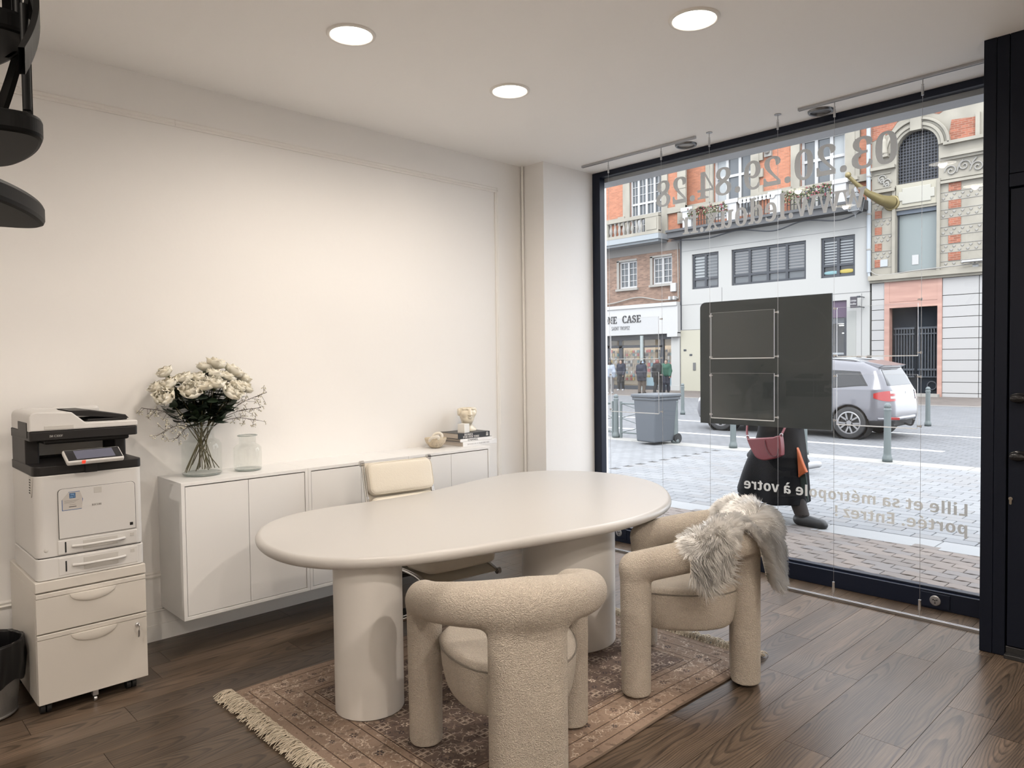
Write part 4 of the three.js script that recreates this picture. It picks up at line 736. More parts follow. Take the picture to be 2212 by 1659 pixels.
// ------------------------------------------------------------------ bowl, chain, books, cube and head planter on the far cabinet
{
  const speck = dataTex(256, 256, (u, v) => { const n = noise(u * 90, v * 60, 90, 60, 2), k = 0.88 + 0.1 * fbm(u, v, 8, 3, 3) - (n > 0.72 ? 0.34 * (n - 0.72) / 0.28 : 0); return [k, k * 0.95, k * 0.87]; }, true, 3, 1);
  const stone = mat(lin(0.72, 0.69, 0.63), 0.75, { map: speck });
  const t = thing('stone_bowl', 'small speckled stone-coloured bowl beside the stack of books', 'bowl', [-4.19, 0.925, -3.245]);
  put('shell', lathe([[0, 0.004], [0.035, 0], [0.055, 0.01], [0.088, 0.045], [0.101, 0.078], [0.098, 0.082], [0.094, 0.078], [0.08, 0.046], [0.05, 0.018], [0, 0.014]], 56), stone, t);
  t.scale.set(0.8, 0.9, 0.8);
  const c = thing('chain_ornament', 'pale decorative chain of two links hanging over the bowl rim', 'ornament', [-4.16, 1.0, -3.20]);
  const pale = mat(lin(0.75, 0.70, 0.61), 0.5);
  put('link', new THREE.TorusGeometry(0.026, 0.0095, 12, 36).scale(1.25, 1, 1), pale, c, [0.012, 0.010, -0.03], [0.15, 0.9, 0.25]);
  put('link', new THREE.TorusGeometry(0.026, 0.0095, 12, 36).scale(1.5, 1, 1), pale, c, [0.022, -0.004, 0.008], [1.25, 0.5, 0.1]);
  // books: spine towards the room (+x), pages at the end that is seen
  const book = (label, y, h, w, l, cx, cz, turn, cover, spine, ink, str, font) => {
    const o = thing('book', label, 'book', [cx, 0.925 + y, cz], turn, 'coffee-table books on the cabinet'), cm = mat(cover, 0.4), th = 0.003;
    put('cover', [rbox(-w / 2, w / 2, 0, th, -l / 2, l / 2, 0.001), rbox(-w / 2, w / 2, h - th, h, -l / 2, l / 2, 0.001)], cm, o);
    put('spine', rbox(w / 2 - 0.004, w / 2 + 0.0005, 0.0005, h - 0.0005, -l / 2, l / 2, 0.0015), mat(spine, 0.4), o);
    put('page_block', box(-w / 2 + 0.004, w / 2 - 0.004, th, h - th, -l / 2 + 0.004, l / 2 - 0.004), mat(lin(0.55, 0.49, 0.43), 0.9), o);
    const im = mat(ink, 0.5);
    str.forEach(([s, size, ty, tz, wd]) => put('spine_lettering', text(s, font, size, 0.0005, wd).rotateY(PI / 2), im, o, [w / 2 + 0.0006, ty, tz]));
    return o;
  };
  book('thick white book at the bottom of the coffee-table stack', 0, 0.033, 0.235, 0.345, -4.195, -3.575, 0.03, lin(0.72, 0.71, 0.7), lin(0.78, 0.77, 0.76), lin(0.35, 0.34, 0.34), [['INTERIEURS D AUJOURD HUI', 0.010, 0.011, 0.02, 0.22]], 'sans_regular');
  book('white book with black capital letters on its spine, middle of the stack', 0.0333, 0.023, 0.225, 0.315, -4.205, -3.555, 0.0, lin(0.08, 0.075, 0.075), lin(0.8, 0.79, 0.78), lin(0.03, 0.03, 0.03), [['CHANEL', 0.014, 0.005, 0.035, 0.1]], 'sans_bold');
  const top = book('black book with white spine title, topmost of the stack', 0.0567, 0.041, 0.225, 0.305, -4.205, -3.535, -0.02, lin(0.03, 0.03, 0.032), lin(0.028, 0.028, 0.03), lin(0.72, 0.7, 0.68), [['HOMES', 0.0145, 0.0225, 0.055, 0.08], ['FOR OUR TIME', 0.0145, 0.0045, 0.03, 0.155]], 'serif_bold');
  put('emblem', [new THREE.TorusGeometry(0.0075, 0.0022, 8, 24).rotateY(PI / 2).translate(0, 0.026, 0), new THREE.TorusGeometry(0.0045, 0.0016, 8, 20).rotateY(PI / 2).translate(0, 0.014, -0.005), new THREE.TorusGeometry(0.0045, 0.0016, 8, 20).rotateY(PI / 2).translate(0, 0.014, 0.005)], mat(lin(0.72, 0.7, 0.68), 0.5), top, [0.1135, 0, -0.125]);
  tag(put('white_cube', rbox(-0.032, 0.032, 0, 0.066, -0.032, 0.032, 0.002), mat(lin(0.74, 0.72, 0.68), 0.5), scene, [-4.135, 1.0229, -3.465], [0, 0.25, 0]), 'plain white cube on the top book in front of the head planter', 'cube');
  // planter shaped as the lower half of a face on a neck
  const h = [];
  const S = (x, y, z) => {
    let d = ellipsoid([0, 0.142, 0], [0.060, 0.092, 0.066])(x, y, z);                         // skull and jaw
    d = smin(d, ellipsoid([0, 0.085, 0.032], [0.030, 0.026, 0.026])(x, y, z), 0.03);           // chin
    d = smin(d, capsule([0, 0.165, 0.060], [0, 0.128, 0.079], 0.006, 0.0105)(x, y, z), 0.012);   // nose
    for (const s of [-1, 1]) {
      d = smin(d, ellipsoid([s * 0.009, 0.126, 0.070], [0.007, 0.006, 0.008])(x, y, z), 0.006);  // nostrils' wings
      d = smin(d, ellipsoid([s * 0.036, 0.135, 0.040], [0.02, 0.018, 0.018])(x, y, z), 0.022);   // cheeks
      d = smin(d, max(hypot((z + 0.004) / 1.0, (y - 0.147) / 1.5) - 0.017, abs(abs(x) - 0.066) - 0.005), 0.006); // ears
      d = smin(d, capsule([s * 0.02, 0.172, 0.061], [s * 0.048, 0.171, 0.045], 0.006)(x, y, z), 0.01);
      d = max(d, -ellipsoid([s * 0.026, 0.160, 0.066], [0.015, 0.007, 0.010])(x, y, z));
    }
    d = smin(d, ellipsoid([0, 0.1105, 0.066], [0.019, 0.0042, 0.010])(x, y, z), 0.004);           // lips
    d = smin(d, ellipsoid([0, 0.1025, 0.0645], [0.016, 0.0048, 0.010])(x, y, z), 0.004);
    d = max(d, y - 0.178);
    d = max(d, -ellipsoid([0, 0.19, -0.004], [0.050, 0.07, 0.052])(x, y, z));
    let n = capsule([0, 0.10, -0.008], [0, 0.0, -0.008], 0.034, 0.046)(x, y, z);
    n = smin(n, ellipsoid([0, 0.008, -0.005], [0.075, 0.030, 0.046])(x, y, z), 0.03);
    d = smin(d, n, 0.02);
    return max(d, -y);
  };
  const o = thing('head_planter', 'cream ceramic planter shaped as a face on a neck, on the book stack', 'planter', [-4.21, 1.0229, -3.565], PI / 2 - 0.35);
  put('shell', sdfMesh(S, [-0.085, -0.004, -0.08], [0.085, 0.185, 0.1], 0.0032), mat(lin(0.73, 0.66, 0.53), 0.25, { clearcoat: 0.4, clearcoatRoughness: 0.15 }), o);
}

// ------------------------------------------------------------------ sheepskin over the second armchair
{
  const c = globalThis.CHAIR2, r = rng(41);
  const t = thing('sheepskin', 'fluffy white sheepskin draped over the back of the armchair by the window', 'sheepskin', c.position.toArray(), c.rotation.y);
  // the hide follows the top of the back ring: s runs along it, w across it, from the seat side over the tube to the outside
  const ringAt = (s) => { const a = s * 1.45; return V(sin(a) * 0.30, 0.60 + 0.115 * max(cos(a), 0) ** 0.8, -0.32 * cos(a)); };
  const table = (list, s) => { for (let i = 1; i < list.length; i++) if (s <= list[i][0]) return lerp(list[i - 1][1], list[i][1], smooth(list[i - 1][0], list[i][0], s)); return list.at(-1)[1]; };
  const OUT = [[-0.6, 0.05], [-0.4, 0.16], [-0.1, 0.24], [0.15, 0.23], [0.34, 0.18], [0.45, -0.02], [0.57, -0.10], [0.68, -0.07], [0.79, 0.07], [0.9, 0.105], [1.02, 0.03]], IN = [[-0.6, 0.02], [-0.2, 0.05], [0.3, 0.07], [0.7, 0.06], [1.02, 0.01]];
  const pt = (s, w) => {
    const c = ringAt(s), a = s * 1.45, n = V(sin(a), 0, -cos(a)), R = 0.097 + 0.007 * sin(7 * s + 3 * w), li = table(IN, s), lo = table(OUT, s), arc = PI * R, q = w * (li + arc + lo);
    if (q < li) return c.addScaledVector(n, -R).add(V(0, q - li, 0));
    if (q < li + arc) { const t = (q - li) / R; return c.addScaledVector(n, -cos(t) * R).add(V(0, sin(t) * R, 0)); }
    const h = q - li - arc;
    return c.addScaledVector(n, R + 0.12 * h - 0.1 * h * h).add(V(0, -h, 0));
  };
  const nu = 44, nv = 36, p = [], ix = [], s0 = -0.6, s1 = 1.02;
  for (let j = 0; j <= nv; j++) for (let i = 0; i <= nu; i++) p.push(...pt(lerp(s0, s1, i / nu), j / nv).toArray());
  for (let j = 0; j < nv; j++) for (let i = 0; i < nu; i++) { const a = j * (nu + 1) + i; ix.push(a, a + nu + 1, a + 1, a + 1, a + nu + 1, a + nu + 2); }
  const g = new THREE.BufferGeometry(); g.setAttribute('position', new THREE.BufferAttribute(new Float32Array(p), 3)); g.setIndex(ix); g.computeVertexNormals();
  put('hide', g, mat(lin(0.90, 0.85, 0.78), 0.95, { side: THREE.DoubleSide }), t);
  const N = 42000, P = new Float32Array(N * 36), Nn = new Float32Array(N * 36); let q = 0;
  for (let i = 0; i < N; i++) {
    const u = r(), w = r(), s = lerp(s0, s1, u), a = pt(s, w), du = pt(s + 0.012, w).sub(a).normalize(), dv = pt(s, min(w + 0.02, 1.02)).sub(a).normalize();
    const out = du.clone().cross(dv).normalize(); if (out.dot(a.clone().sub(ringAt(s).add(V(0, -0.05, 0)))) < 0) out.negate();
    const cl = fbm(u, w, 13, 2, 5), ang = (fbm(u, w, 8, 2, 9) - 0.5) * 7, down = w > 0.42 ? 1 : -1;
    const flow = du.clone().multiplyScalar(sin(ang) * 0.9).addScaledVector(dv, down * (0.55 + 0.4 * cos(ang)));
    const L = 0.034 + 0.022 * r() + 0.030 * cl, th = 0.0008 + 0.0004 * r();
    const dir = out.clone().multiplyScalar(0.85 + 0.5 * r() - 0.3 * cl).addScaledVector(flow, 0.75).add(V((r() - 0.5) * 0.45, (r() - 0.5) * 0.35, (r() - 0.5) * 0.45)).normalize();
    const m = a.clone().addScaledVector(dir, L * 0.55), e = m.clone().addScaledVector(dir.clone().addScaledVector(flow, 0.6).add(V(0, -0.35, 0)).normalize(), L * 0.6);
    const x = dir.clone().cross(V(r() - 0.5, r() - 0.5, r() - 0.5)).normalize().multiplyScalar(th), y = dir.clone().cross(x).normalize().multiplyScalar(th), nn = out.clone().addScaledVector(dir, 0.3).add(V(0, 0.9, 0)).normalize();
    const tri = (A, B, C) => { for (const Q of [A, B, C]) { P[q] = Q.x; P[q + 1] = Q.y; P[q + 2] = Q.z; nn.toArray(Nn, q); q += 3; } };
    const a1 = a.clone().add(x), a2 = a.clone().sub(x), m1 = m.clone().addScaledVector(x, 0.8), m2 = m.clone().addScaledVector(x, -0.8);
    tri(a1, a2, m1); tri(a2, m2, m1); tri(m1, m2, e); tri(a.clone().add(y), m.clone().addScaledVector(y, 0.7), e);
  }
  const fg = new THREE.BufferGeometry(); fg.setAttribute('position', new THREE.BufferAttribute(P, 3)); fg.setAttribute('normal', new THREE.BufferAttribute(Nn, 3));
  put('fleece', fg, mat(lin(1.0, 0.985, 0.965), 0.5, { side: THREE.DoubleSide, transmission: 0.68, thickness: 0 }), t).userData.kind = 'stuff';
}

// ------------------------------------------------------------------ spiral staircase at the left edge
{
  const cx = -2.112, cz = 0.306, R = 0.72, iron = mat(lin(0.005, 0.005, 0.005), 0.5, { specularIntensity: 0.2 });
  const t = thing('spiral_staircase', 'black iron spiral staircase, its treads and handrail at the left edge', 'staircase', [cx, 0, cz]);
  put('centre_post', cyl(0.04, 0.04, 3.13, 24), iron, t);
  const wedge = (y, a, th) => {  // a tread: a wedge with rounded outer corners and a folded rim
    const s = new THREE.Shape(), w = 0.30, c = (ang, r) => [cos(ang) * r, sin(ang) * r];
    s.moveTo(...c(-0.9, 0.07)); s.lineTo(...c(-w, R - 0.06)); s.quadraticCurveTo(...c(-w + 0.01, R), ...c(-w + 0.10, R)); s.absarc(0, 0, R, -w + 0.10, w - 0.10, false); s.quadraticCurveTo(...c(w - 0.01, R), ...c(w, R - 0.06)); s.lineTo(...c(0.9, 0.07)); s.closePath();
    const o = put('tread', extrude(s, th, 0.010, 14).rotateX(PI / 2), iron, t, [0, y, 0], [0, -a, 0]);
    put('bracket', [rbox(0.08, R - 0.08, -0.075, -th + 0.004, -0.02, 0.02, 0.006), cyl(0.055, 0.055, 0.12, 24).translate(0, -0.12, 0)], iron, o);
    return o;
  };
  const a0 = Math.atan2(-0.72, -0.10), st = 0.52;   // direction from the post to the rim that is seen
  for (let k = -3; k < 4; k++) { const y = k > 0 ? 2.393 + 0.213 * (k - 1) : 2.125 + 0.213 * k; if (y < 0.2) continue; if (k < 0) { wedge(y, a0 + 0.1 - st * k, 0.045); continue; } wedge(y, a0 + 0.1 - st * k * 0.35, 0.05); }
  // balusters, riser straps and the rail winding up outside
  for (let k = 0; k < 4; k++) { const y = 2.16 + 0.213 * k, a = a0 + 0.16 - st * k * 0.35; put('strap', rbox(-0.006, 0.006, 0, 0.213, -0.032, 0.032, 0.002), iron, t, [cos(a) * (R - 0.02), y - 0.03, sin(a) * (R - 0.02)], [0, -a, 0]); put('baluster', cyl(0.009, 0.009, 0.24, 12), iron, t, [cos(a + 0.16) * (R - 0.03), y - 0.02, sin(a + 0.16) * (R - 0.03)]); }
  const strip = (y0, slope, a1, a2, h, rr) => { const p = [], ix = [], n = 40; for (let i = 0; i <= n; i++) { const a = lerp(a1, a2, i / n), y = y0 + slope * i / n; for (const [dr, dy] of [[0, 0], [0.012, 0], [0.012, h], [0, h]]) p.push(cos(a) * (rr + dr), y + dy, sin(a) * (rr + dr)); } for (let i = 0; i < n; i++) for (let k = 0; k < 4; k++) { const a = i * 4 + k, b = i * 4 + (k + 1) % 4; ix.push(a, b, a + 4, b, b + 4, a + 4); } const g = new THREE.BufferGeometry(); g.setAttribute('position', new THREE.BufferAttribute(new Float32Array(p), 3)); g.setIndex(ix); return g.toNonIndexed(); };
  const fl = (g) => { g.computeVertexNormals(); return g; };
  put('stringer', fl(strip(2.15, 0.9, a0 + 0.62, a0 - 0.75, 0.055, R - 0.012)), iron, t);
  put('stringer', fl(strip(2.85, -0.75, a0 + 0.6, a0 - 0.3, 0.06, R - 0.006)), iron, t);
}

// ------------------------------------------------------------------ the street: ground
const G = -0.12, F = -32.85;   // street level; the plane of the facades opposite
{
  const paver = (per, base, var_, joint, rows) => dataTex(512, 512, (u, v) => { const R = v * rows, k = floor(R), U = u * per + (k % 2) * 0.5, c = floor(U), e = min(U - c, 1 - U + c) / per, f = min(R - k, 1 - R + k) / rows, j = smooth(0.002, 0.007, min(e, f)), t = base * (1 + var_ * (hash(((c % per) + per) % per, k, 5) - 0.5)) + 0.05 * (fbm(u, v, 40, 2, 3) - 0.5); return lerp(t * joint, t, j); }, true);
  const g = struct('street');
  const sett = mat(lin(0.1769, 0.1825, 0.1919), 0.8, { map: paver(10, 0.92, 0.09, 0.78, 14) }), brown = mat(lin(0.1355, 0.1129, 0.0997), 0.85, { map: paver(10, 0.9, 0.2, 0.65, 20) });
  const lay = (name, x0, x1, z0, z1, y, m, s) => { const q = boxUV(box(x0, x1, y - 0.3, y, z0, z1), s); return put(name, q, m, g); };
  lay('bedding', -45, 30, -12.0, -4.9, G - 0.012, mat(lin(0.0752, 0.0715, 0.0677), 0.95), 1);
  lay('roadway', -60, 40, -27.0, -12.45, G - 0.004, mat(lin(0.129, 0.1335, 0.1425), 0.8, { map: sett.map }), 0.45);
  const far = lay('far_pavement', -60, 40, -34, -27.2, G + 0.01, brown, 0.5);
  lay('far_kerb', -60, 40, -27.2, -26.95, G + 0.012, mat(lin(0.1693, 0.1618, 0.1543), 0.8), 1);
  put('kerb_stone', Array.from({ length: 34 }, (_, i) => rbox(-24 + i, -23.01 + i, G - 0.2, G + 0.004, -12.45, -12.02, 0.01)), mat(lin(0.2107, 0.2069, 0.1956), 0.8), g);
  put('drain_strip', Array.from({ length: 18 }, (_, i) => rbox(-14 + i, -13.006 + i, G - 0.1, G + 0.001, -7.28, -6.93, 0.008)), mat(lin(0.2069, 0.2107, 0.2144), 0.8), g);
  put('side_paving', [boxUV(box(-45, -7.0, G - 0.2, G - 0.002, -12.0, -7.3), 0.45), boxUV(box(-0.6, 30, G - 0.2, G - 0.002, -12.0, -7.3), 0.45)], sett, g);
  put('side_paving', [boxUV(box(-45, -4.9, G - 0.2, G - 0.002, -6.9, -4.9), 0.5), boxUV(box(-0.6, 30, G - 0.2, G - 0.002, -6.9, -4.9), 0.5)], brown, g);
  // interlocking brown pavers right outside the glass
  const r = rng(12), L = 0.218, W = 0.112, sh = new THREE.Shape(), zig = 0.012;
  sh.moveTo(0, 0); for (const [x, y] of [[L / 4, zig], [L * 0.75, -zig], [L, 0], [L, W], [L * 0.75, W - zig], [L / 4, W + zig], [0, W]]) sh.lineTo(x, y); sh.closePath();
  const bg = extrude(sh, 0.05, 0.004, 2, 1).rotateX(-PI / 2), bm = [lin(0.1392, 0.1166, 0.1034), lin(0.1241, 0.1072, 0.0978), lin(0.1505, 0.126, 0.111), lin(0.1317, 0.1185, 0.1129)].map((c) => mat(c, 0.85));
  const rest = [];
  for (let j = 0, n = 0; j < 16; j++) for (let i = 0; i < 20; i++) {
    const x = -4.95 + (i + (j % 2) * 0.5) * (L + 0.005), z = -5.16 - j * (W + 0.005);
    if (x > -0.7) continue;
    if (x > -4.4 && n < 280) { put('paver', bg, bm[floor(r() * 4)], g, [x, G - 0.05 + (r() - 0.5) * 0.003, z]); n++; } else rest.push(bg.clone().translate(x, G - 0.05, z));
  }
  put('brown_paving', rest, bm[0], g).userData.kind = 'stuff';
  // grey setts of the pavement
  const sw = 0.262, sd = 0.163, sg = rbox(0, sw - 0.008, -0.05, 0, 0, sd - 0.008, 0.008, 1), sm = [lin(0.1524, 0.1570, 0.1645), lin(0.1401, 0.1448, 0.1524), lin(0.1615, 0.1661, 0.1722), lin(0.1463, 0.1463, 0.1493)].map((c) => mat(c, 0.8)), more = [[], [], [], []];
  for (let j = 0, n = 0; j < 29; j++) for (let i = 0; i < 26; i++) {
    const x = -7.0 + (i + (j % 2) * 0.5) * sw, z = -7.29 - (j + 1) * sd, k = floor(r() * 4), y = G + (r() - 0.5) * 0.003;
    const view = x > 0.62 * z - 0.6 && x < 0.24 * z + 0.1;
    if (view && n < 290) { put('sett', sg, sm[k], g, [x, y, z]); n++; } else more[k].push(sg.clone().translate(x, y, z));
  }
  more.forEach((m, k) => { put('grey_setts', m, sm[k], g).userData.kind = 'stuff'; });
  const paint = mat(lin(0.45, 0.45, 0.4425), 0.7);
  put('road_marking', box(-16, -3.9, G - 0.003, G + 0.001, -14.24, -14.08), paint, g);
  put('road_marking', box(-30, 6, G - 0.003, G + 0.001, -17.09, -16.95), paint, g);
  put('road_marking', box(-30, 6, G - 0.003, G + 0.001, -19.4, -19.33), mat(lin(0.1505, 0.1505, 0.1505), 0.7), g);
}

// ------------------------------------------------------------------ facades opposite
const stone = mat(lin(0.2483, 0.2314, 0.1993), 0.85, { map: dataTex(256, 256, (u, v) => { const k = 0.93 + 0.2 * (fbm(u, v, 6, 4, 4) - 0.5); return [k, k, k * 0.99]; }, true, 0.3, 0.3) }), stoneGrey = mat(lin(0.2069, 0.1993, 0.1843), 0.85), whiteWall = mat(lin(0.2709, 0.2709, 0.2633), 0.7), white = mat(lin(0.301, 0.301, 0.301), 0.5), anth = mat(lin(0.0207, 0.0244, 0.0319), 0.5);
const brickTex = (nx, ny, c, j, va) => dataTex(512, 512, (u, v) => { const R = v * ny, k = floor(R), U = u * nx + (k % 2) * 0.5, q = floor(U), e = min(U - q, 1 - U + q) / nx, f = min(R - k, 1 - R + k) / ny, m = smooth(0.001, 0.005, min(e, f)), h = 1 + va * (hash(((q % nx) + nx) % nx, k, 7) - 0.5) + 0.1 * (fbm(u, v, 60, 2, 2) - 0.5); return [0, 1, 2].map((i) => lerp(j[i], c[i] * h, m)); }, true);
const orange = mat(lin(0.3762, 0.3762, 0.3762), 0.9, { map: brickTex(8, 24, [0.87, 0.57, 0.44], [0.84, 0.69, 0.60], 0.14) }), red = mat(lin(0.3762, 0.3762, 0.3762), 0.9, { map: brickTex(8, 24, [0.76, 0.47, 0.37], [0.80, 0.70, 0.62], 0.2) }), brownBrick = mat(lin(0.3762, 0.3762, 0.3762), 0.9, { map: brickTex(8, 24, [0.66, 0.54, 0.475], [0.72, 0.63, 0.56], 0.25) });
orange.map.repeat.set(0.55, 0.55); red.map.repeat.set(0.5, 0.5); brownBrick.map.repeat.set(0.55, 0.55);
const pane = mat(lin(0.0602, 0.0677, 0.0752), 0.08), paneDark = mat(lin(0.0188, 0.0207, 0.0226), 0.08), paneMilk = mat(lin(0.1355, 0.158, 0.158), 0.3), curtain = mat(lin(0.2258, 0.2408, 0.2483), 0.7);
function building(name, label) { const t = thing(name, label, 'building', [0, 0, F]); return t; }
// a window: its frame is the part, its panes and bars are sub-parts
function win(parent, x0, x1, y0, y1, o = {}) {
  const { cols = 2, split = [1], fw = 0.07, m = white, glass = pane, z = 0.02, bars, rows = 1, glassAt } = o, list = [], H = y1 - y0, W = x1 - x0;
  list.push(box(x0 + 0.003, x0 + fw, y0 + 0.004, y1 - 0.004, z - 0.057, z + 0.036), box(x1 - fw, x1 - 0.003, y0 + 0.004, y1 - 0.004, z - 0.057, z + 0.036), box(x0, x1, y0, y0 + fw, z - 0.06, z + 0.04), box(x0, x1, y1 - fw, y1, z - 0.06, z + 0.04));
  const ys = [y0]; let acc = y0; for (const s of split) { acc += s * H; ys.push(acc); }
  for (let k = 1; k < ys.length - 1; k++) list.push(box(x0 + 0.006, x1 - 0.006, ys[k] - fw * 0.5, ys[k] + fw * 0.5, z - 0.054, z + 0.045));
  for (let k = 1; k < cols; k++) list.push(box(x0 + W * k / cols - fw * 0.55, x0 + W * k / cols + fw * 0.55, y0 + 0.006, y1 - 0.006, z - 0.052, z + 0.05));
  const f = put('window', list, m, parent), bl = [];
  for (let j = 0; j < ys.length - 1; j++) for (let i = 0; i < cols; i++) {
    const a = x0 + W * i / cols, b = x0 + W * (i + 1) / cols, c = ys[j], d = ys[j + 1];
    put('pane', box(a + 0.01, b - 0.01, c + 0.01, d - 0.01, z - 0.05, z - 0.03), glassAt ? glassAt(i, j) : glass, f);
    if (bars) { const [nx, ny] = bars; for (let k = 1; k < nx; k++) bl.push(box(lerp(a + fw / 2, b - fw / 2, k / nx) - 0.016, lerp(a + fw / 2, b - fw / 2, k / nx) + 0.016, c, d, z - 0.03, z + 0.01)); for (let k = 1; k < ny; k++) bl.push(box(a, b, lerp(c + fw / 2, d - fw / 2, k / ny) - 0.016, lerp(c + fw / 2, d - fw / 2, k / ny) + 0.016, z - 0.028, z + 0.007)); }
  }
  if (bl.length) put('glazing_bar', bl, m, f);
  return f;
}
const B3 = (x0, x1, y0, y1, z0, z1) => boxUV(box(x0, x1, y0, y1, z0, z1));
// a wall plate with rectangular openings cut out of it: (x0, x1, y0, y1) each
function plate(x0, x1, y0, y1, z0, z1, holes) {
  const s = shapeOf([[x0, y0], [x1, y0], [x1, y1], [x0, y1]]);
  for (const [a, b, c, d] of holes) { const h = new THREE.Path(); h.moveTo(a, c); h.lineTo(b, c); h.lineTo(b, d); h.lineTo(a, d); h.closePath(); s.holes.push(h); }
  return boxUV(extrude(s, z1 - z0).translate(0, 0, z0));
}
{ // left: brick house over a shop
  const b = building('brick_house', 'brick town house with stone balcony over a white-fronted shop opposite');
  const x0 = -29.5, x1 = -21.4;
  const wins = [[-28.0, -26.72, 5.52, 7.0], [-25.39, -24.17, 5.52, 7.01], [-23.13, -21.9, 5.58, 7.02]];
  put('lower_wall', plate(x0, x1, 4.3, 8.0, -0.35, 0, wins), brownBrick, b);
  put('upper_wall', plate(x0, x1, 8.0, 14, -0.35, 0, [[-24.58, -22.5, 8.3, 11.49]]), orange, b);
  put('core', box(x0, x1, 4.3, 14, -4, -0.34), mat(lin(0.0377, 0.0377, 0.0377), 0.9), b);
  for (const [a, c, d, e] of wins) { win(b, a, c, d, e, { cols: 2, bars: [2, 4], fw: 0.09, z: -0.12 }); put('window_sill', [box(a - 0.18, c + 0.1, d - 0.14, d - 0.02, -0.1, 0.14), box(a - 0.16, a, d, e + 0.06, -0.02, 0.03), box(a - 0.16, c, e, e + 0.1, -0.02, 0.03)], stoneGrey, b); }
  win(b, -24.58, -22.5, 8.3, 11.49, { cols: 4, split: [0.55, 0.45], bars: [2, 3], fw: 0.11, z: -0.1, glass: pane });
  put('stone_surround', [B3(-25.04, -24.58, 8.2, 11.95, -0.02, 0.10), B3(-22.5, -22.12, 8.2, 11.95, -0.02, 0.10), B3(-25.04, -22.12, 11.5, 12.0, -0.02, 0.12), B3(-25.15, -22.0, 11.95, 12.1, -0.02, 0.2), B3(-25.35, -24.9, 9.0, 9.5, -0.02, 0.16)], stone, b);
  put('quoins', Array.from({ length: 9 }, (_, i) => B3(i % 2 ? -21.62 : -21.5, -21.0, 8.6 + i * 0.6, 9.19 + i * 0.6, -0.02, i % 2 ? 0.12 : 0.1)), stone, b);
  put('string_course', [B3(x0, -25.04, 9.2, 9.46, -0.02, 0.12), B3(-22.12, -21.0, 9.2, 9.5, -0.02, 0.14)], stone, b);
  put('balcony_slab', [box(x0, -22.1, 7.86, 8.14, -0.02, 0.95), box(x0, -22.2, 7.74, 7.86, -0.02, 0.8)], mat(lin(0.2069, 0.2258, 0.2408), 0.8), b);
  put('balcony_rail', [B3(x0, -22.1, 9.02, 9.2, 0.68, 0.96), B3(x0, -22.1, 8.14, 8.3, 0.68, 0.96)], stone, b);
  for (const [a, c] of [[-22.95, -22.1], [-26.1, -25.45], [-29.4, -28.8]]) put('balcony_pier', [B3(a, c, 8.25, 9.05, 0.7, 0.94), B3(a + 0.1, c - 0.1, 8.35, 8.95, 0.93, 0.97)], stone, b);
  const bal = lathe([[0.05, 0], [0.075, 0.04], [0.045, 0.1], [0.095, 0.25], [0.085, 0.36], [0.045, 0.55], [0.05, 0.62], [0.08, 0.68], [0.08, 0.73]], 10);
  for (const [a, n] of [[-25.3, 8], [-28.6, 9]]) for (let i = 0; i < n; i++) put('baluster', bal, stoneGrey, b, [a + i * 0.29, 8.3, 0.82]);
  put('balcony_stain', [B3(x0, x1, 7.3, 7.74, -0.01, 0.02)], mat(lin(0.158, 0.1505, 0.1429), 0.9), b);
  // shop
  const sign = put('shop_sign', [box(x0, -21.37, 2.9, 4.35, -0.05, 0.32), box(x0, -21.4, 4.35, 4.54, -0.05, 0.38), box(-22.0, -21.37, 2.72, 2.95, -0.05, 0.36)], white, b);
  put('sign_lettering', text('PHONE', 'serif_bold', 0.40, 0.03, 1.62), mat(lin(0.0112, 0.0112, 0.0132), 0.6), sign, [-26.15, 3.57, 0.32]);
  put('sign_lettering', text('CASE', 'serif_bold', 0.40, 0.03, 1.24), mat(lin(0.0112, 0.0112, 0.0132), 0.6), sign, [-24.32, 3.58, 0.32]);
  put('sign_lettering', text('SAINT TROPEZ', 'sans_regular', 0.2, 0.02, 1.25), mat(lin(0.1129, 0.1129, 0.1166), 0.6), sign, [-25.08, 3.2, 0.32]);
  put('side_pillar', [box(-21.92, -21.4, G, 2.85, -0.35, 0.1), box(-21.95, -21.38, G, 0.15, -0.3, 0.14)], whiteWall, b);
  put('shop_front', [box(x0, -21.92, 2.62, 2.92, -0.3, -0.1), box(x0, -21.92, G, 0.1, -0.3, -0.05), ...[-26.45, -25.55, -24.1, -22.75].map((x) => box(x, x + (x < -24 ? 0.22 : 0.2), G, 2.7, -0.25, -0.12)), box(-26.4, -24.0, 2.2, 2.35, -0.25, -0.12), box(-23.95, -22.6, 2.2, 2.3, -0.25, -0.12)], anth, b);
  for (const [a, c] of [[x0, -26.4], [-26.25, -25.5], [-25.35, -24.05], [-23.9, -22.7], [-22.55, -21.92]]) put('shop_pane', new THREE.PlaneGeometry(c - a, 2.6).translate((a + c) / 2, 1.32, -0.2), mat(lin(0.93, 0.96, 0.99), 0, { transmission: 1, thickness: 0 }), b);
  for (const x of [-26.15, -23.52]) put('shop_column', cyl(0.09, 0.09, 2.95, 14).translate(x, G, 0.5), mat(lin(0.2182, 0.2483, 0.2483), 0.6), b);
  const ins = put('shop_interior', [box(x0, x1, -0.15, -0.12, -4, -0.2), box(x0, x1, 2.95, 3.0, -4, -0.2), box(x0, x1, -0.12, 3, -4.02, -3.9), box(x1 - 0.05, x1, -0.12, 3, -4, -0.2), box(x0, x0 + 0.05, -0.12, 3, -4, -0.2)], mat(lin(0.2709, 0.237, 0.1881), 0.8), b);
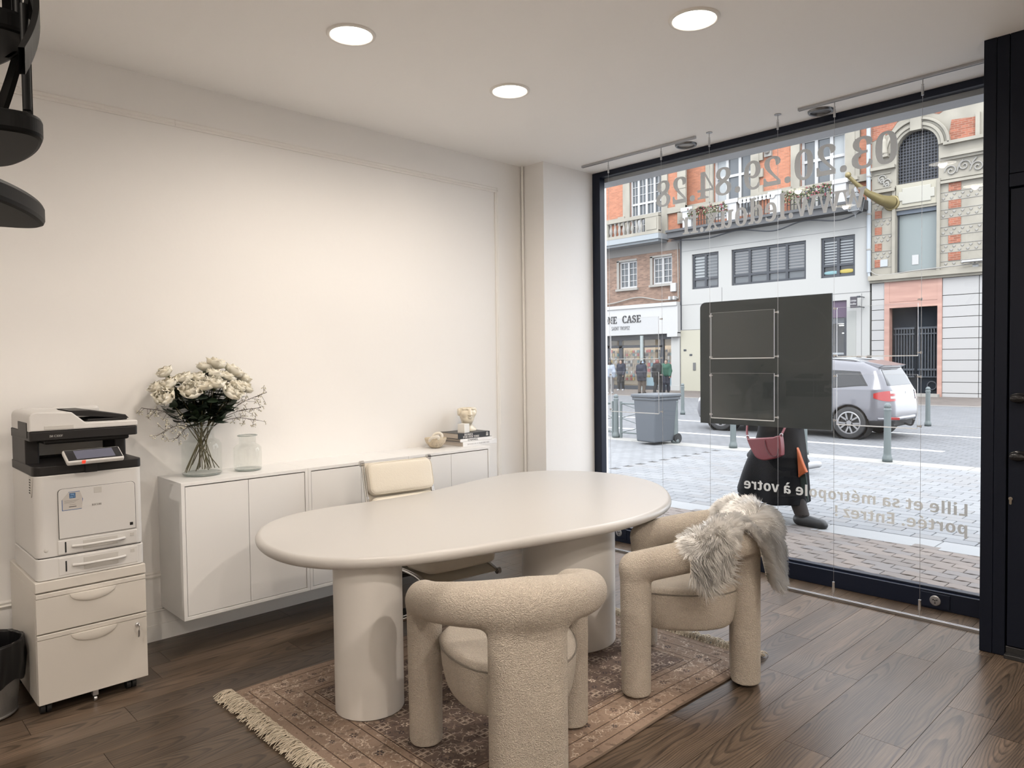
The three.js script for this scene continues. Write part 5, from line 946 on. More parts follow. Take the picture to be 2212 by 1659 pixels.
  put('shop_ceiling_lamp', box(-28.5, -22.0, 2.9, 2.93, -2.6, -1.6), new THREE.MeshStandardMaterial({ color: 0xffffff, emissive: lin(1, 0.92, 0.8), emissiveIntensity: 4 }), ins);
  const r = rng(31), cols = [lin(0.2069, 0.158, 0.1053), lin(0.0188, 0.0188, 0.0226), lin(0.2258, 0.0301, 0.0263), lin(0.2822, 0.2747, 0.2633), lin(0.0451, 0.1129, 0.1279), lin(0.2633, 0.1881, 0.0451)], goods = cols.map(() => []);
  for (let row = 0; row < 9; row++) for (let x = -29.2; x < -21.6; x += 0.16) { const k = [0, 0, 3, 1, 0, 2, 3, 4, 0, 5, 1][floor(r() * 11)]; if (r() < 0.2) continue; goods[k].push(box(x, x + 0.09 + 0.04 * r(), 0.35 + row * 0.2, 0.35 + row * 0.2 + 0.11 + 0.06 * r(), -1.4, -1.36)); }
  for (let x = -23.8; x < -22.0; x += 0.2) for (let row = 0; row < 4; row++) goods[floor(r() * 6)].push(box(x, x + 0.15, 0.2 + row * 0.32, 0.4 + row * 0.32, -0.5, -0.4));
  put('goods_wall', box(-29.2, -21.6, 0.1, 2.3, -1.5, -1.42), mat(lin(0.2333, 0.1881, 0.1355), 0.8), ins);
  goods.forEach((g, k) => { put('phone_cases', g, mat(cols[k], 0.5), ins).userData.kind = 'stuff'; });
  put('counter', [box(-23.8, -21.95, G, 0.55, -0.55, -0.3), box(-29.0, -26.6, G, 0.6, -0.55, -0.3)], mat(lin(0.1881, 0.2558, 0.2784), 0.4), ins);
  const l = new THREE.RectAreaLight(new THREE.Color(1, 0.9, 0.76), 14, 6, 1); l.position.set(-25.2, 2.85, F - 1.2); l.lookAt(-25.2, 0, F - 1.0); l.name = 'shop_light'; scene.add(l);
  put('facade_cable', [tube([[x0, 4.75, 0.1], [-26, 4.72, 0.1], [-24, 4.95, 0.12], [-22.5, 4.7, 0.1], [-21.45, 4.75, 0.1]], 0.035, 40, 6), tube([[-21.48, 4.7, 0.08], [-21.5, 6.4, 0.06], [-21.52, 7.6, 0.06]], 0.03, 20, 6)], stoneGrey, b);
  put('meter_box', [rbox(-21.93, -21.6, 5.1, 5.55, 0, 0.15, 0.02), rbox(-21.97, -21.85, 4.65, 4.85, 0, 0.3, 0.03), rbox(-21.7, -21.58, 4.65, 4.85, 0, 0.3, 0.03)], white, b);
}
{ // middle: white modern front under an older brick storey
  const b = building('white_house', 'white rendered building with anthracite windows under an orange brick storey opposite');
  const x0 = -21.36, x1 = -11.93, W = [[-20.7, -19.17, 5.13, 6.92], [-18.46, -14.72, 5.14, 6.9], [-14.04, -12.55, 5.1, 6.89]];
  put('front_wall', plate(x0, x1, 4.36, 7.9, -0.3, 0, W), whiteWall, b);
  put('front_wall', plate(x0, x1, G, 4.34, -0.3, 0, [[-20.15, -12.9, G + 0.001, 4.05]]), whiteWall, b);
  put('core', box(x0, x1, G, 14, -5, -0.9), mat(lin(0.0188, 0.0188, 0.0207), 0.9), b);
  put('door_pillar', [box(x0, -20.15, G, 3.05, -0.2, 0.05), box(-20.42, -20.15, G, 3.0, -0.5, -0.1)], mat(lin(0.2709, 0.2596, 0.2107), 0.7), b);
  put('side_door', [box(-20.15, -19.0, G, 3.0, -0.6, -0.5), box(-20.15, -12.9, 3.05, 4.05, -0.35, -0.25)], anth, b);
  for (const [x, y] of [[-21.1, 2.0], [-20.75, 1.75]]) put('wall_plate', rbox(x - 0.08, x + 0.08, y - 0.05, y + 0.05, 0.05, 0.07, 0.01), anth, b);
  put('bell_panel', rbox(-20.62, -20.46, 0.95, 1.35, 0.05, 0.08, 0.01), mat(lin(0.0752, 0.0752, 0.0752), 0.5), b);
  const fr = { m: anth, fw: 0.11, z: -0.12 };
  const f1 = win(b, ...W[0], { ...fr, cols: 2, split: [0.28, 0.72] }), f2 = win(b, ...W[1], { ...fr, cols: 4, split: [0.27, 0.73] }), f3 = win(b, ...W[2], { ...fr, cols: 2, split: [0.3, 0.7], glassAt: (i, j) => (j ? curtain : paneDark) });
  const slats = (f, a, c, d, e, n, m) => put('blind_slat', Array.from({ length: n }, (_, i) => box(a, c, d + (e - d) * (i + 0.15) / n, d + (e - d) * (i + 0.62) / n, -0.144, -0.138)), m, f);
  slats(f1, -20.6, -19.97, 5.7, 6.8, 7, curtain); slats(f1, -19.88, -19.27, 5.7, 6.8, 7, mat(lin(0.1129, 0.1204, 0.1279), 0.6));
  for (const [a, c] of [[-18.35, -17.58], [-17.46, -16.65], [-16.53, -15.72], [-15.6, -14.83]]) slats(f2, a, c, 5.7, 6.8, 8, mat(lin(0.1279, 0.1298, 0.1355), 0.6));
  slats(f3, -13.95, -13.35, 5.72, 6.8, 9, anth); slats(f3, -13.24, -12.64, 5.72, 6.8, 9, anth);
  put('cushion', ellipsoidGeo(-13.6, 5.32, -0.13, 0.4, 0.08, 0.02), mat(lin(0.1317, 0.2258, 0.2445), 0.8), f3);
  put('cushion', ellipsoidGeo(-12.95, 5.34, -0.13, 0.38, 0.09, 0.02), mat(lin(0.2822, 0.2258, 0.0564), 0.8), f3);
  // right-hand shop
  put('shop_fascia', box(-16.5, -12.92, 3.3, 4.05, -0.3, -0.1), mat(lin(0.0527, 0.0319, 0.0602), 0.5), b);
  put('shop_pane', new THREE.PlaneGeometry(3.5, 3.4).translate(-14.67, 1.6, -0.2), mat(lin(0.93, 0.96, 0.99), 0, { transmission: 1, thickness: 0 }), b);
  put('shop_post', [box(-13.05, -12.92, G, 3.3, -0.3, -0.1), box(-16.5, -12.92, 1.55, 1.63, -0.24, -0.16)], anth, b);
  put('shop_poster', [box(-13.95, -13.5, 0.1, 1.3, -0.26, -0.22), box(-13.42, -13.1, 0.0, 1.25, -0.26, -0.22)], mat(lin(0.1881, 0.1806, 0.1956), 0.5), b);
  put('shop_poster', box(-13.9, -13.55, 0.35, 1.0, -0.22, -0.215), mat(lin(0.2258, 0.1355, 0.1053), 0.6), b);
  put('sign_lettering', text('OPEN', 'sans_bold', 0.24, 0.02, 0.85), white, b, [-13.83, 1.27, -0.18]);
  put('shelf_rail', box(-16.5, -12.95, 1.66, 1.75, -0.9, -0.8), white, b);
  for (const [x, y, z] of [[-13.42, 3.05, -0.8], [-13.3, 2.95, -0.6], [-13.2, 2.6, -0.7]]) put('shop_ceiling_lamp', cyl(0.16, 0.16, 0.04, 20), new THREE.MeshStandardMaterial({ color: 0xffffff, emissive: lin(1, 0.94, 0.82), emissiveIntensity: 1.6 }), b, [x, y, z]);
  put('wall_niche', [box(-12.87, -12.5, G, 3.57, -0.01, 0.012)], mat(lin(0.2258, 0.2295, 0.2182), 0.7), b);
  put('panel_joint', [box(x0, x1, 4.335, 4.365, -0.1, 0.004), box(-19.0, -18.97, 4.36, 5.1, -0.1, 0.004), box(-12.28, -12.25, G, 4.3, -0.05, 0.003), box(x0, -20.15, 3.04, 3.07, -0.1, 0.055), box(x0, x1, 7.12, 7.14, -0.1, 0.002)], mat(lin(0.1317, 0.1317, 0.1317), 0.8), b);
  put('edge_line', box(x0 - 0.03, x0 + 0.04, 2.9, 7.8, 0, 0.04), anth, b);
  // cornice and terrace
  put('cornice', [box(-21.7, x1, 7.80, 8.12, -0.3, 0.75), box(-21.75, x1, 8.08, 8.2, -0.3, 0.85)], mat(lin(0.0527, 0.0545, 0.0583), 0.7), b);
  put('facade_cable', [tube([[-21.6, 7.7, 0.5], [-19.5, 7.55, 0.5], [-17.8, 7.72, 0.5], [-16, 7.45, 0.5], [-14.6, 7.7, 0.5], [-13, 7.5, 0.5], [-12.1, 7.7, 0.5]], 0.03, 60, 6)], anth, b);
  const up = [[-19.73, -17.66, 8.6, 11.68], [-15.22, -13.15, 8.4, 11.63]];
  put('upper_wall', plate(-21.8, x1, 8.1, 14, -0.9, -0.55, up), orange, b);
  for (const [a, c, d, e] of up) {
    win(b, a, c, d, e, { cols: 3, split: [0.68, 0.32], fw: 0.13, z: -0.7, glassAt: (i, j) => ((a < -17 ? i === 0 : i === 2) ? curtain : pane) });
    put('stone_surround', [B3(a - 0.42, a, 8.2, 12.0, -0.56, -0.42), B3(c, c + 0.42, 8.2, 12.0, -0.56, -0.42), B3(a - 0.42, c + 0.42, e, 12.05, -0.56, -0.40), B3(a - 0.55, c + 0.55, 12.0, 12.2, -0.56, -0.3), ...[9.5, 10.3, 11.1].map((y) => B3(c + 0.3, c + 0.62, y, y + 0.4, -0.56, -0.44))], stone, b);
  }
  put('keystone', [box(-16.95, -16.6, 11.2, 11.65, -0.56, -0.4), new THREE.SphereGeometry(0.14, 12, 10).translate(-16.78, 11.45, -0.36)], stoneGrey, b);
  put('string_course', [B3(-21.2, -19.9, 9.32, 9.58, -0.56, -0.35), B3(-17.3, -15.6, 9.3, 9.55, -0.56, -0.35), B3(-12.9, x1, 9.2, 9.5, -0.56, -0.35)], stone, b);
  put('terrace_rail', [B3(-21.2, x1 - 0.3, 9.1, 9.24, 0.35, 0.6)], stone, b);
  for (const x of [-20.85, -18.35, -16.15, -13.2]) put('terrace_pier', [B3(x, x + 0.5, 8.2, 9.1, 0.3, 0.62), B3(x - 0.08, x + 0.58, 9.05, 9.25, 0.25, 0.66)], white, b);
  const bars = []; for (let x = -20.2; x < -12.4; x += 0.16) if ((x < -18.5) || (x > -17.7 && x < -16.3) || (x > -15.5 && x < -13.3)) bars.push(box(x, x + 0.03, 8.22, 9.05, 0.45, 0.48), box(x, x + 0.13, 8.5, 8.53, 0.455, 0.475));
  put('iron_railing', bars, mat(lin(0.0112, 0.0112, 0.0132), 0.5), b);
  put('awning_valance', Array.from({ length: 9 }, (_, i) => cyl(0.13, 0.13, 0.05, 12).rotateX(PI / 2).translate(-17.6 + i * 0.2, 9.05, 0.62)), white, b);
  const r = rng(9), fl = [[], [], []]; for (let k = 0; k < 620; k++) { const c = r() < 0.45 ? -19.4 : -14.4, q = new THREE.IcosahedronGeometry(0.022 + 0.03 * r(), 0).translate(c + (r() - 0.5) * 2.2, 8.95 + (r() - 0.5) * 0.45 - 0.3 * r() * r(), 0.6 + 0.15 * r()); fl[[0, 0, 0, 1, 1, 2][floor(r() * 6)]].push(q); }
  [lin(0.0527, 0.064, 0.0263), lin(0.2333, 0.2182, 0.1505), lin(0.1881, 0.0451, 0.0602)].forEach((c, i) => { put('flower_boxes', fl[i], mat(c, 0.8), b).userData.kind = 'stuff'; });
}
function ellipsoidGeo(x, y, z, a, b, c) { return new THREE.SphereGeometry(1, 20, 14).scale(a, b, c).translate(x, y, z); }
{ // right: ornate bank building
  const b = building('ornate_stone_building', 'ornate stone and red brick building with arched grille window and pink doorway opposite');
  const x0 = -11.86, x1 = -5.2, cxA = -10.095;
  put('core', box(x0, x1, G, 14, -5, -0.5), mat(lin(0.0112, 0.0112, 0.0132), 0.9), b);
  const wallS = shapeOf([[x0, 4.7], [x1, 4.7], [x1, 14], [x0, 14]]);
  const h1 = new THREE.Path(); h1.moveTo(-10.9, 5.05); h1.lineTo(-9.34, 5.05); h1.lineTo(-9.34, 7.62); h1.lineTo(-10.9, 7.62); h1.closePath();
  const h2 = new THREE.Path(); h2.moveTo(cxA - 0.785, 8.7); h2.lineTo(cxA + 0.785, 8.7); h2.lineTo(cxA + 0.785, 10.03); h2.absarc(cxA, 10.03, 0.785, 0, PI, false); h2.closePath();
  wallS.holes.push(h1, h2);
  put('stone_wall', boxUV(extrude(wallS, 0.4, 0, 20).translate(0, 0, -0.4)), stone, b);
  // arched window and its grille
  const aw = shapeOf([[cxA - 0.785, 8.7], [cxA + 0.785, 8.7], [cxA + 0.785, 10.03]]); aw.curves.length = 0; aw.moveTo(cxA - 0.785, 8.7); aw.lineTo(cxA + 0.785, 8.7); aw.lineTo(cxA + 0.785, 10.03); aw.absarc(cxA, 10.03, 0.785, 0, PI, false); aw.closePath();
  const w = put('window', extrude(aw, 0.03, 0, 20).translate(0, 0, -0.32), mat(lin(0.0045, 0.0053, 0.0075), 0.3), b);
  const bars = []; for (let i = -6; i <= 6; i++) { const x = cxA + i * 0.117, top = 10.03 + sqrt(max(0.785 ** 2 - (i * 0.117) ** 2, 0)); bars.push(box(x - 0.012, x + 0.012, 8.7, top, -0.2, -0.175)); } for (let y = 8.78; y < 10.78; y += 0.125) { const hw = y < 10.03 ? 0.785 : sqrt(max(0.785 ** 2 - (y - 10.03) ** 2, 0)); bars.push(box(cxA - hw, cxA + hw, y - 0.012, y + 0.012, -0.197, -0.178)); }
  put('grille_bar', bars, mat(lin(0.0338, 0.0377, 0.0489), 0.5), w);
  const arch = (ra, rb, z, n) => { const s = new THREE.Shape(); s.absarc(cxA, 10.03, rb, -0.02, PI + 0.02, false); s.absarc(cxA, 10.03, ra, PI + 0.02, -0.02, true); s.closePath(); return extrude(s, z + 0.02, 0.02, 28).translate(0, 0, -0.02); };
  put('arch_moulding', [arch(0.785, 0.90, 0.10), arch(0.90, 1.02, 0.16), arch(1.02, 1.12, 0.10), arch(1.12, 1.22, 0.2)], stone, b);
  put('keystone', [B3(-10.3, -9.88, 10.75, 11.75, -0.02, 0.24)], stone, b);
  const brick = (a, c, d, e, z = 0.02) => B3(a, c, d, e, -0.02, z);
  const inv = (pts) => boxUV(extrude(shapeOf(pts), 0.04).translate(0, 0, -0.02));
  put('brick_panel', [inv([[x0 + 0.02, 10.7], [-11.15, 10.9], [-10.85, 11.3], [-10.35, 11.45], [-10.38, 11.75], [x0 + 0.02, 11.75]]), inv([[-9.82, 11.45], [-9.3, 11.25], [-9.1, 11.35], [-6, 11.4], [-6, 12.3], [-9.8, 12.3], [-9.82, 11.75]]), inv([[-8.98, 10.08], [-7.95, 10.0], [-7.85, 10.35], [-7.95, 10.82], [-8.85, 10.9]]), inv([[-7.4, 10.1], [-6, 10.1], [-6, 10.9], [-7.2, 10.9]])], red, b);
  put('corbel', [-11.23, -9.28, -7.2].map((x) => join([B3(x - 0.24, x + 0.24, 11.9, 12.05, 0, 0.4), B3(x - 0.19, x + 0.19, 11.66, 11.9, 0, 0.3), B3(x - 0.14, x + 0.14, 11.52, 11.66, 0, 0.18)])), stoneGrey, b);
  put('moulding', [B3(-9.1, x1, 9.93, 10.06, 0, 0.2), B3(-9.2, x1, 9.42, 9.55, 0, 0.22), B3(-9.25, x1, 9.32, 9.42, 0, 0.12), B3(-9.2, x1, 8.42, 8.52, 0, 0.14), B3(x0, -10.9, 9.42, 9.55, 0, 0.2), B3(x0, -10.9, 8.45, 8.58, 0, 0.2), B3(-8.0, -7.85, 10.0, 10.95, 0, 0.14)], stone, b);
  // carved friezes: scrolls
  const scroll = (x, y, s, d) => { const p = []; for (let k = 0; k <= 22; k++) { const a = k / 22 * 9.0, q = s * (1 - k / 26); p.push([x + d * cos(a) * q, y + sin(a) * q, 0.04]); } return tube(p, 0.028, 40, 6); };
  const fr = []; for (let i = 0; i < 7; i++) { const x = -8.85 + i * 0.46; fr.push(scroll(x, 8.95 + (i % 2 ? 0.06 : -0.06), 0.22, i % 2 ? 1 : -1), tube([[x + 0.2, 8.8, 0.04], [x + 0.3, 9.1, 0.05], [x + 0.42, 9.25, 0.04]], 0.03, 12, 6)); } for (const [x, y] of [[-11.45, 9.05], [-11.25, 8.85]]) fr.push(scroll(x, y, 0.17, 1), scroll(x, y - 0.1, 0.12, -1));
  put('carved_scroll', fr, stoneGrey, b);
  put('panel_frame', [B3(-9.25, -7.0, 8.58, 8.64, 0, 0.06), B3(-11.75, -11.1, 8.64, 8.68, 0, 0.05), B3(-11.75, -11.1, 9.24, 9.28, 0, 0.05)], stone, b);
  // small statue before the arch
  put('statue', [lathe([[0, 0], [0.13, 0], [0.15, 0.1], [0.12, 0.35], [0.14, 0.5], [0.1, 0.62], [0.05, 0.68], [0.07, 0.75], [0.06, 0.84], [0, 0.87]], 14).translate(-11.32, 10.0, 0.18), B3(-11.5, -11.14, 9.9, 10.02, 0, 0.3)], stone, b);
  // inscription panel
  put('inscription_panel', [B3(-10.88, -9.32, 7.72, 8.66, -0.02, 0.05)], mat(lin(0.2558, 0.2408, 0.1956), 0.8), b);
  { const s = new THREE.Shape(), a = -10.78, c = -9.42, d = 7.85, e = 8.5, q = 0.14; s.moveTo(a + q, d); s.lineTo(c - q, d); s.lineTo(c - q, d + q); s.lineTo(c, d + q); s.lineTo(c, e - q); s.lineTo(c - q, e - q); s.lineTo(c - q, e); s.lineTo(a + q, e); s.lineTo(a + q, e - q); s.lineTo(a, e - q); s.lineTo(a, d + q); s.lineTo(a + q, d + q); s.closePath(); put('tablet', [extrude(s, 0.06, 0.02).translate(0, 0, 0.03)], mat(lin(0.2709, 0.2633, 0.2333), 0.8), b); }
  const gw = win(b, -10.9, -9.34, 5.05, 7.5, { cols: 1, split: [1], fw: 0.05, m: anth, glass: paneMilk, z: -0.25 });
  put('lintel', B3(-10.92, -9.32, 7.45, 7.66, -0.38, -0.1), mat(lin(0.0602, 0.0752, 0.0978), 0.5), b);
  put('paper_notice', box(-10.35, -10.1, 5.35, 5.75, -0.27, -0.26), white, gw);
  put('window_moulding', [B3(-11.02, -10.9, 5.0, 8.66, 0, 0.1), B3(-9.34, -9.22, 5.0, 8.66, 0, 0.1)], stone, b);
  // banded pier: brick blocks between carved courses
  const heart = new THREE.Shape(); heart.moveTo(0, -0.06); heart.bezierCurveTo(-0.09, 0.0, -0.06, 0.075, 0, 0.035); heart.bezierCurveTo(0.06, 0.075, 0.09, 0.0, 0, -0.06); const hg = extrude(heart, 0.03, 0.008, 3, 1), hearts = [], groove = [], bl = [];
  for (let k = 0; k < 5; k++) {
    const y = 8.09 - k * 0.687;
    bl.push(brick(-8.93, -8.5, y, y + 0.32, 0.035), brick(-11.72, -11.45, y, y + 0.32, 0.035));
    for (let j = 0; j < 2; j++) for (let i = 0; i < 12; i++) { const x = -9.12 + i * 0.29 + j * 0.1, yy = y - 0.26 + j * 0.15; if (yy > 5.2) hearts.push(hg.clone().translate(x, yy, 0.0)); if (i < 3 && yy > 5.4) hearts.push(hg.clone().translate(-11.68 + i * 0.24 + j * 0.08, yy, 0)); }
    groove.push(box(-9.22, x1, y - 0.02, y, 0, 0.02), box(-9.22, x1, y + 0.33, y + 0.35, 0, 0.02), box(x0, -11.02, y - 0.02, y, 0, 0.02));
  }
  put('brick_block', bl, red, b);
  put('carved_hearts', hearts, stoneGrey, b).userData.kind = 'stuff';
  put('course_line', groove, stoneGrey, b);
  put('base_cornice', [B3(x0 - 0.05, x1, 4.78, 4.98, -0.1, 0.28), B3(x0 - 0.03, x1, 4.68, 4.78, -0.1, 0.16)], stone, b);
  // smooth base courses
  const panel = mat(lin(0.2633, 0.2596, 0.2577), 0.7), ys = [-0.12, 0.05, 0.49, 0.93, 1.37, 1.81, 2.24, 2.67, 3.1, 3.53, 3.97, 4.68];
  put('base_core', [box(x0, -11.2, G, 4.7, -0.4, -0.285), box(-9.25, x1, G, 4.7, -0.4, -0.285), box(-11.2, -9.25, 3.6, 4.7, -0.4, -0.31)], mat(lin(0.0752, 0.0752, 0.0752), 0.9), b);
  for (let k = 0; k < ys.length - 1; k++) for (const [a, c] of [[x0 + 0.02, -11.33], [-9.12, -7.86], [-7.84, -6.4]]) put('stone_panel', box(a, c, ys[k] + 0.012, ys[k + 1] - 0.012, -0.28, c > -8 && c < -7.5 ? 0.03 : 0.02), panel, b);
  const granite = mat(lin(0.3762, 0.3762, 0.3762), 0.5, { map: dataTex(256, 256, (u, v) => { const n = fbm(u * 0.4, v * 3, 6, 4, 6); return [0.80 + 0.16 * n, 0.61 + 0.16 * n, 0.555 + 0.14 * n]; }, true, 0.4, 0.4) });
  put('door_surround', [B3(-11.32, -11.12, G, 4.7, -0.3, 0.06), B3(-9.3, -9.13, G, 4.7, -0.3, 0.06), B3(-11.12, -9.3, 3.58, 3.82, -0.3, 0.06)], granite, b);
  put('door_head', B3(-11.32, -9.13, 3.83, 4.7, -0.3, 0.05), mat(lin(0.3762, 0.3762, 0.3762), 0.6, { map: granite.map.clone() }), b);
  const d = put('double_door', [box(-11.12, -10.22, G, 3.58, -0.5, -0.44), box(-10.2, -9.3, G, 3.58, -0.5, -0.44)], mat(lin(0.009, 0.012, 0.0165), 0.85, { specularIntensity: 0.2 }), b);
  const gb = []; for (const c of [-10.67, -9.75]) { for (let i = 0; i < 7; i++) { const x = c - 0.33 + i * 0.11; gb.push(box(x - 0.02, x + 0.02, 1.0, 2.75, -0.44, -0.36), box(x - 0.02, x + 0.02, 0.7, 0.95, -0.44, -0.38)); } gb.push(box(c - 0.4, c + 0.4, 2.68, 2.76, -0.44, -0.34), box(c - 0.4, c + 0.4, 2.45, 2.5, -0.44, -0.34), box(c - 0.4, c + 0.4, 0.95, 1.03, -0.44, -0.34), box(c - 0.4, c + 0.4, 0.66, 0.71, -0.44, -0.34)); }
  put('door_bars', gb, mat(lin(0.0225, 0.0285, 0.0375), 0.5), d);
  put('door_emblem', new THREE.TorusGeometry(0.17, 0.03, 8, 24).translate(-9.62, 0.32, -0.42), anth, d);
  put('door_step', box(-11.2, -9.2, G, 0.0, -0.4, 0.3), stoneGrey, b);
  put('flood_lamp', [rbox(-8.35, -7.55, 5.17, 5.25, 0.2, 0.5, 0.02), rod([-7.95, 5.17, 0.3], [-7.95, 5.0, 0.1], 0.03), rbox(-8.05, -7.85, 4.98, 5.1, 0, 0.2, 0.01)], white, b);
  put('wall_plate', [rbox(-11.5, -11.2, 5.35, 5.65, 0, 0.05, 0.01)], mat(lin(0.2633, 0.2784, 0.2859), 0.5), b);
  put('facade_cable', tube([[x0, 5.2, 0.1], [-11.6, 5.02, 0.12], [-10, 5.04, 0.3], [-8.3, 5.1, 0.3], [x1, 5.2, 0.3]], 0.025, 50, 6), stoneGrey, b);
}
{
  const t = thing('downpipe', 'pale blue rain downpipe between the white and the ornate building', 'downpipe', [-11.93, 0, F + 0.12]);
  put('pipe', [cyl(0.09, 0.09, 3.4, 14).translate(0, 5.15, 0), cyl(0.09, 0.09, 5.5, 14).translate(-0.02, 8.5, 0), tube([[0, 5.2, 0], [0.02, 4.98, 0], [0.12, 4.8, 0.02]], 0.06, 12, 8)], mat(lin(0.2483, 0.2709, 0.2934), 0.4), t);
  for (const y of [6.1, 7.6, 9.2, 10.6, 11.7]) put('bracket', cyl(0.105, 0.105, 0.06, 14).translate(0, y, 0), stoneGrey, t);
}
{
  const t = thing('golden_horn_bracket', 'golden horn-shaped bracket sticking out from the ornate stone facade', 'bracket', [-11.05, 7.98, F + 0.05]);
  const gold = mat(lin(0.158, 0.1279, 0.0564), 0.45, { metalness: 0.3 });
  const P = [[0, 0, 0.05], [-0.22, 0.08, 0.6], [-0.5, 0.3, 1.2], [-0.8, 0.68, 1.7], [-1.0, 0.98, 2.0]], R = [0.26, 0.2, 0.13, 0.085, 0.07], gs = []; for (let i = 0; i < 4; i++) gs.push(rod(P[i], P[i + 1], R[i], R[i + 1], 18), new THREE.SphereGeometry(R[i + 1], 14, 10).translate(...P[i + 1]));
  put('horn', gs, gold, t); put('rosette', [new THREE.TorusGeometry(0.26, 0.07, 10, 24), new THREE.SphereGeometry(0.12, 14, 10).translate(-1.0, 1.02, 2.0)], gold, t);
}
{
  const t = thing('street_lantern', 'pale glazed street lantern on the end of the dark cornice', 'lantern', [-12.12, 7.5, F + 1.1]);
  const fr = []; for (const [a, b2] of [[0, 1], [1, 2], [2, 3], [3, 0]].map((e) => e)) { const c = [[-1, -1], [1, -1], [1, 1], [-1, 1]]; const [p, q] = [c[a], c[b2]]; fr.push(rod([p[0] * 0.2, 0.16, p[1] * 0.2], [p[0] * 0.27, 0.72, p[1] * 0.27], 0.02, 0.02, 6), rod([p[0] * 0.27, 0.72, p[1] * 0.27], [q[0] * 0.27, 0.72, q[1] * 0.27], 0.02, 0.02, 6), rod([p[0] * 0.2, 0.16, p[1] * 0.2], [q[0] * 0.2, 0.16, q[1] * 0.2], 0.02, 0.02, 6)); }
  const metal = mat(lin(0.1505, 0.158, 0.1655), 0.5);
  put('frame', fr, metal, t);
  put('glass', new THREE.CylinderGeometry(0.36, 0.27, 0.54, 4, 1, true).rotateY(PI / 4).translate(0, 0.44, 0), mat(lin(0.2333, 0.2483, 0.2633), 0.4, { transmission: 0.5, thickness: 0 }), t);
  put('roof', [new THREE.CylinderGeometry(0.1, 0.40, 0.22, 4).rotateY(PI / 4).translate(0, 0.84, 0), new THREE.CylinderGeometry(0.02, 0.14, 0.24, 10).translate(0, 1.06, 0)], metal, t);
  put('finial', lathe([[0, -0.12], [0.03, -0.08], [0.015, 0], [0.08, 0.08], [0.16, 0.16]], 14), metal, t);
}
{
  const t = thing('hanging_shop_sign', 'small dark square sign hung out from the white building wall', 'sign', [-12.4, 3.66, F + 0.5]);
  put('board', rbox(-0.15, 0.13, 0, 0.48, -0.03, 0.03, 0.01), mat(lin(0.0263, 0.0226, 0.0301), 0.5), t);
  put('sign_lettering', text('La boutique', 'sans_bold', 0.075, 0.01, 0.24), white, t, [-0.01, 0.27, 0.031]); put('sign_lettering', text('du coiffeur', 'sans_bold', 0.075, 0.01, 0.24), white, t, [-0.01, 0.13, 0.031]);
  put('arm', [box(0.12, 0.26, 0.42, 0.5, -0.02, 0.02), box(0.12, 0.26, 0.0, 0.07, -0.02, 0.02), rod([0.24, 0.46, 0], [0.24, 0.46, -0.5], 0.02), rod([0.24, 0.03, 0], [0.24, 0.03, -0.5], 0.02)], anth, t);
}

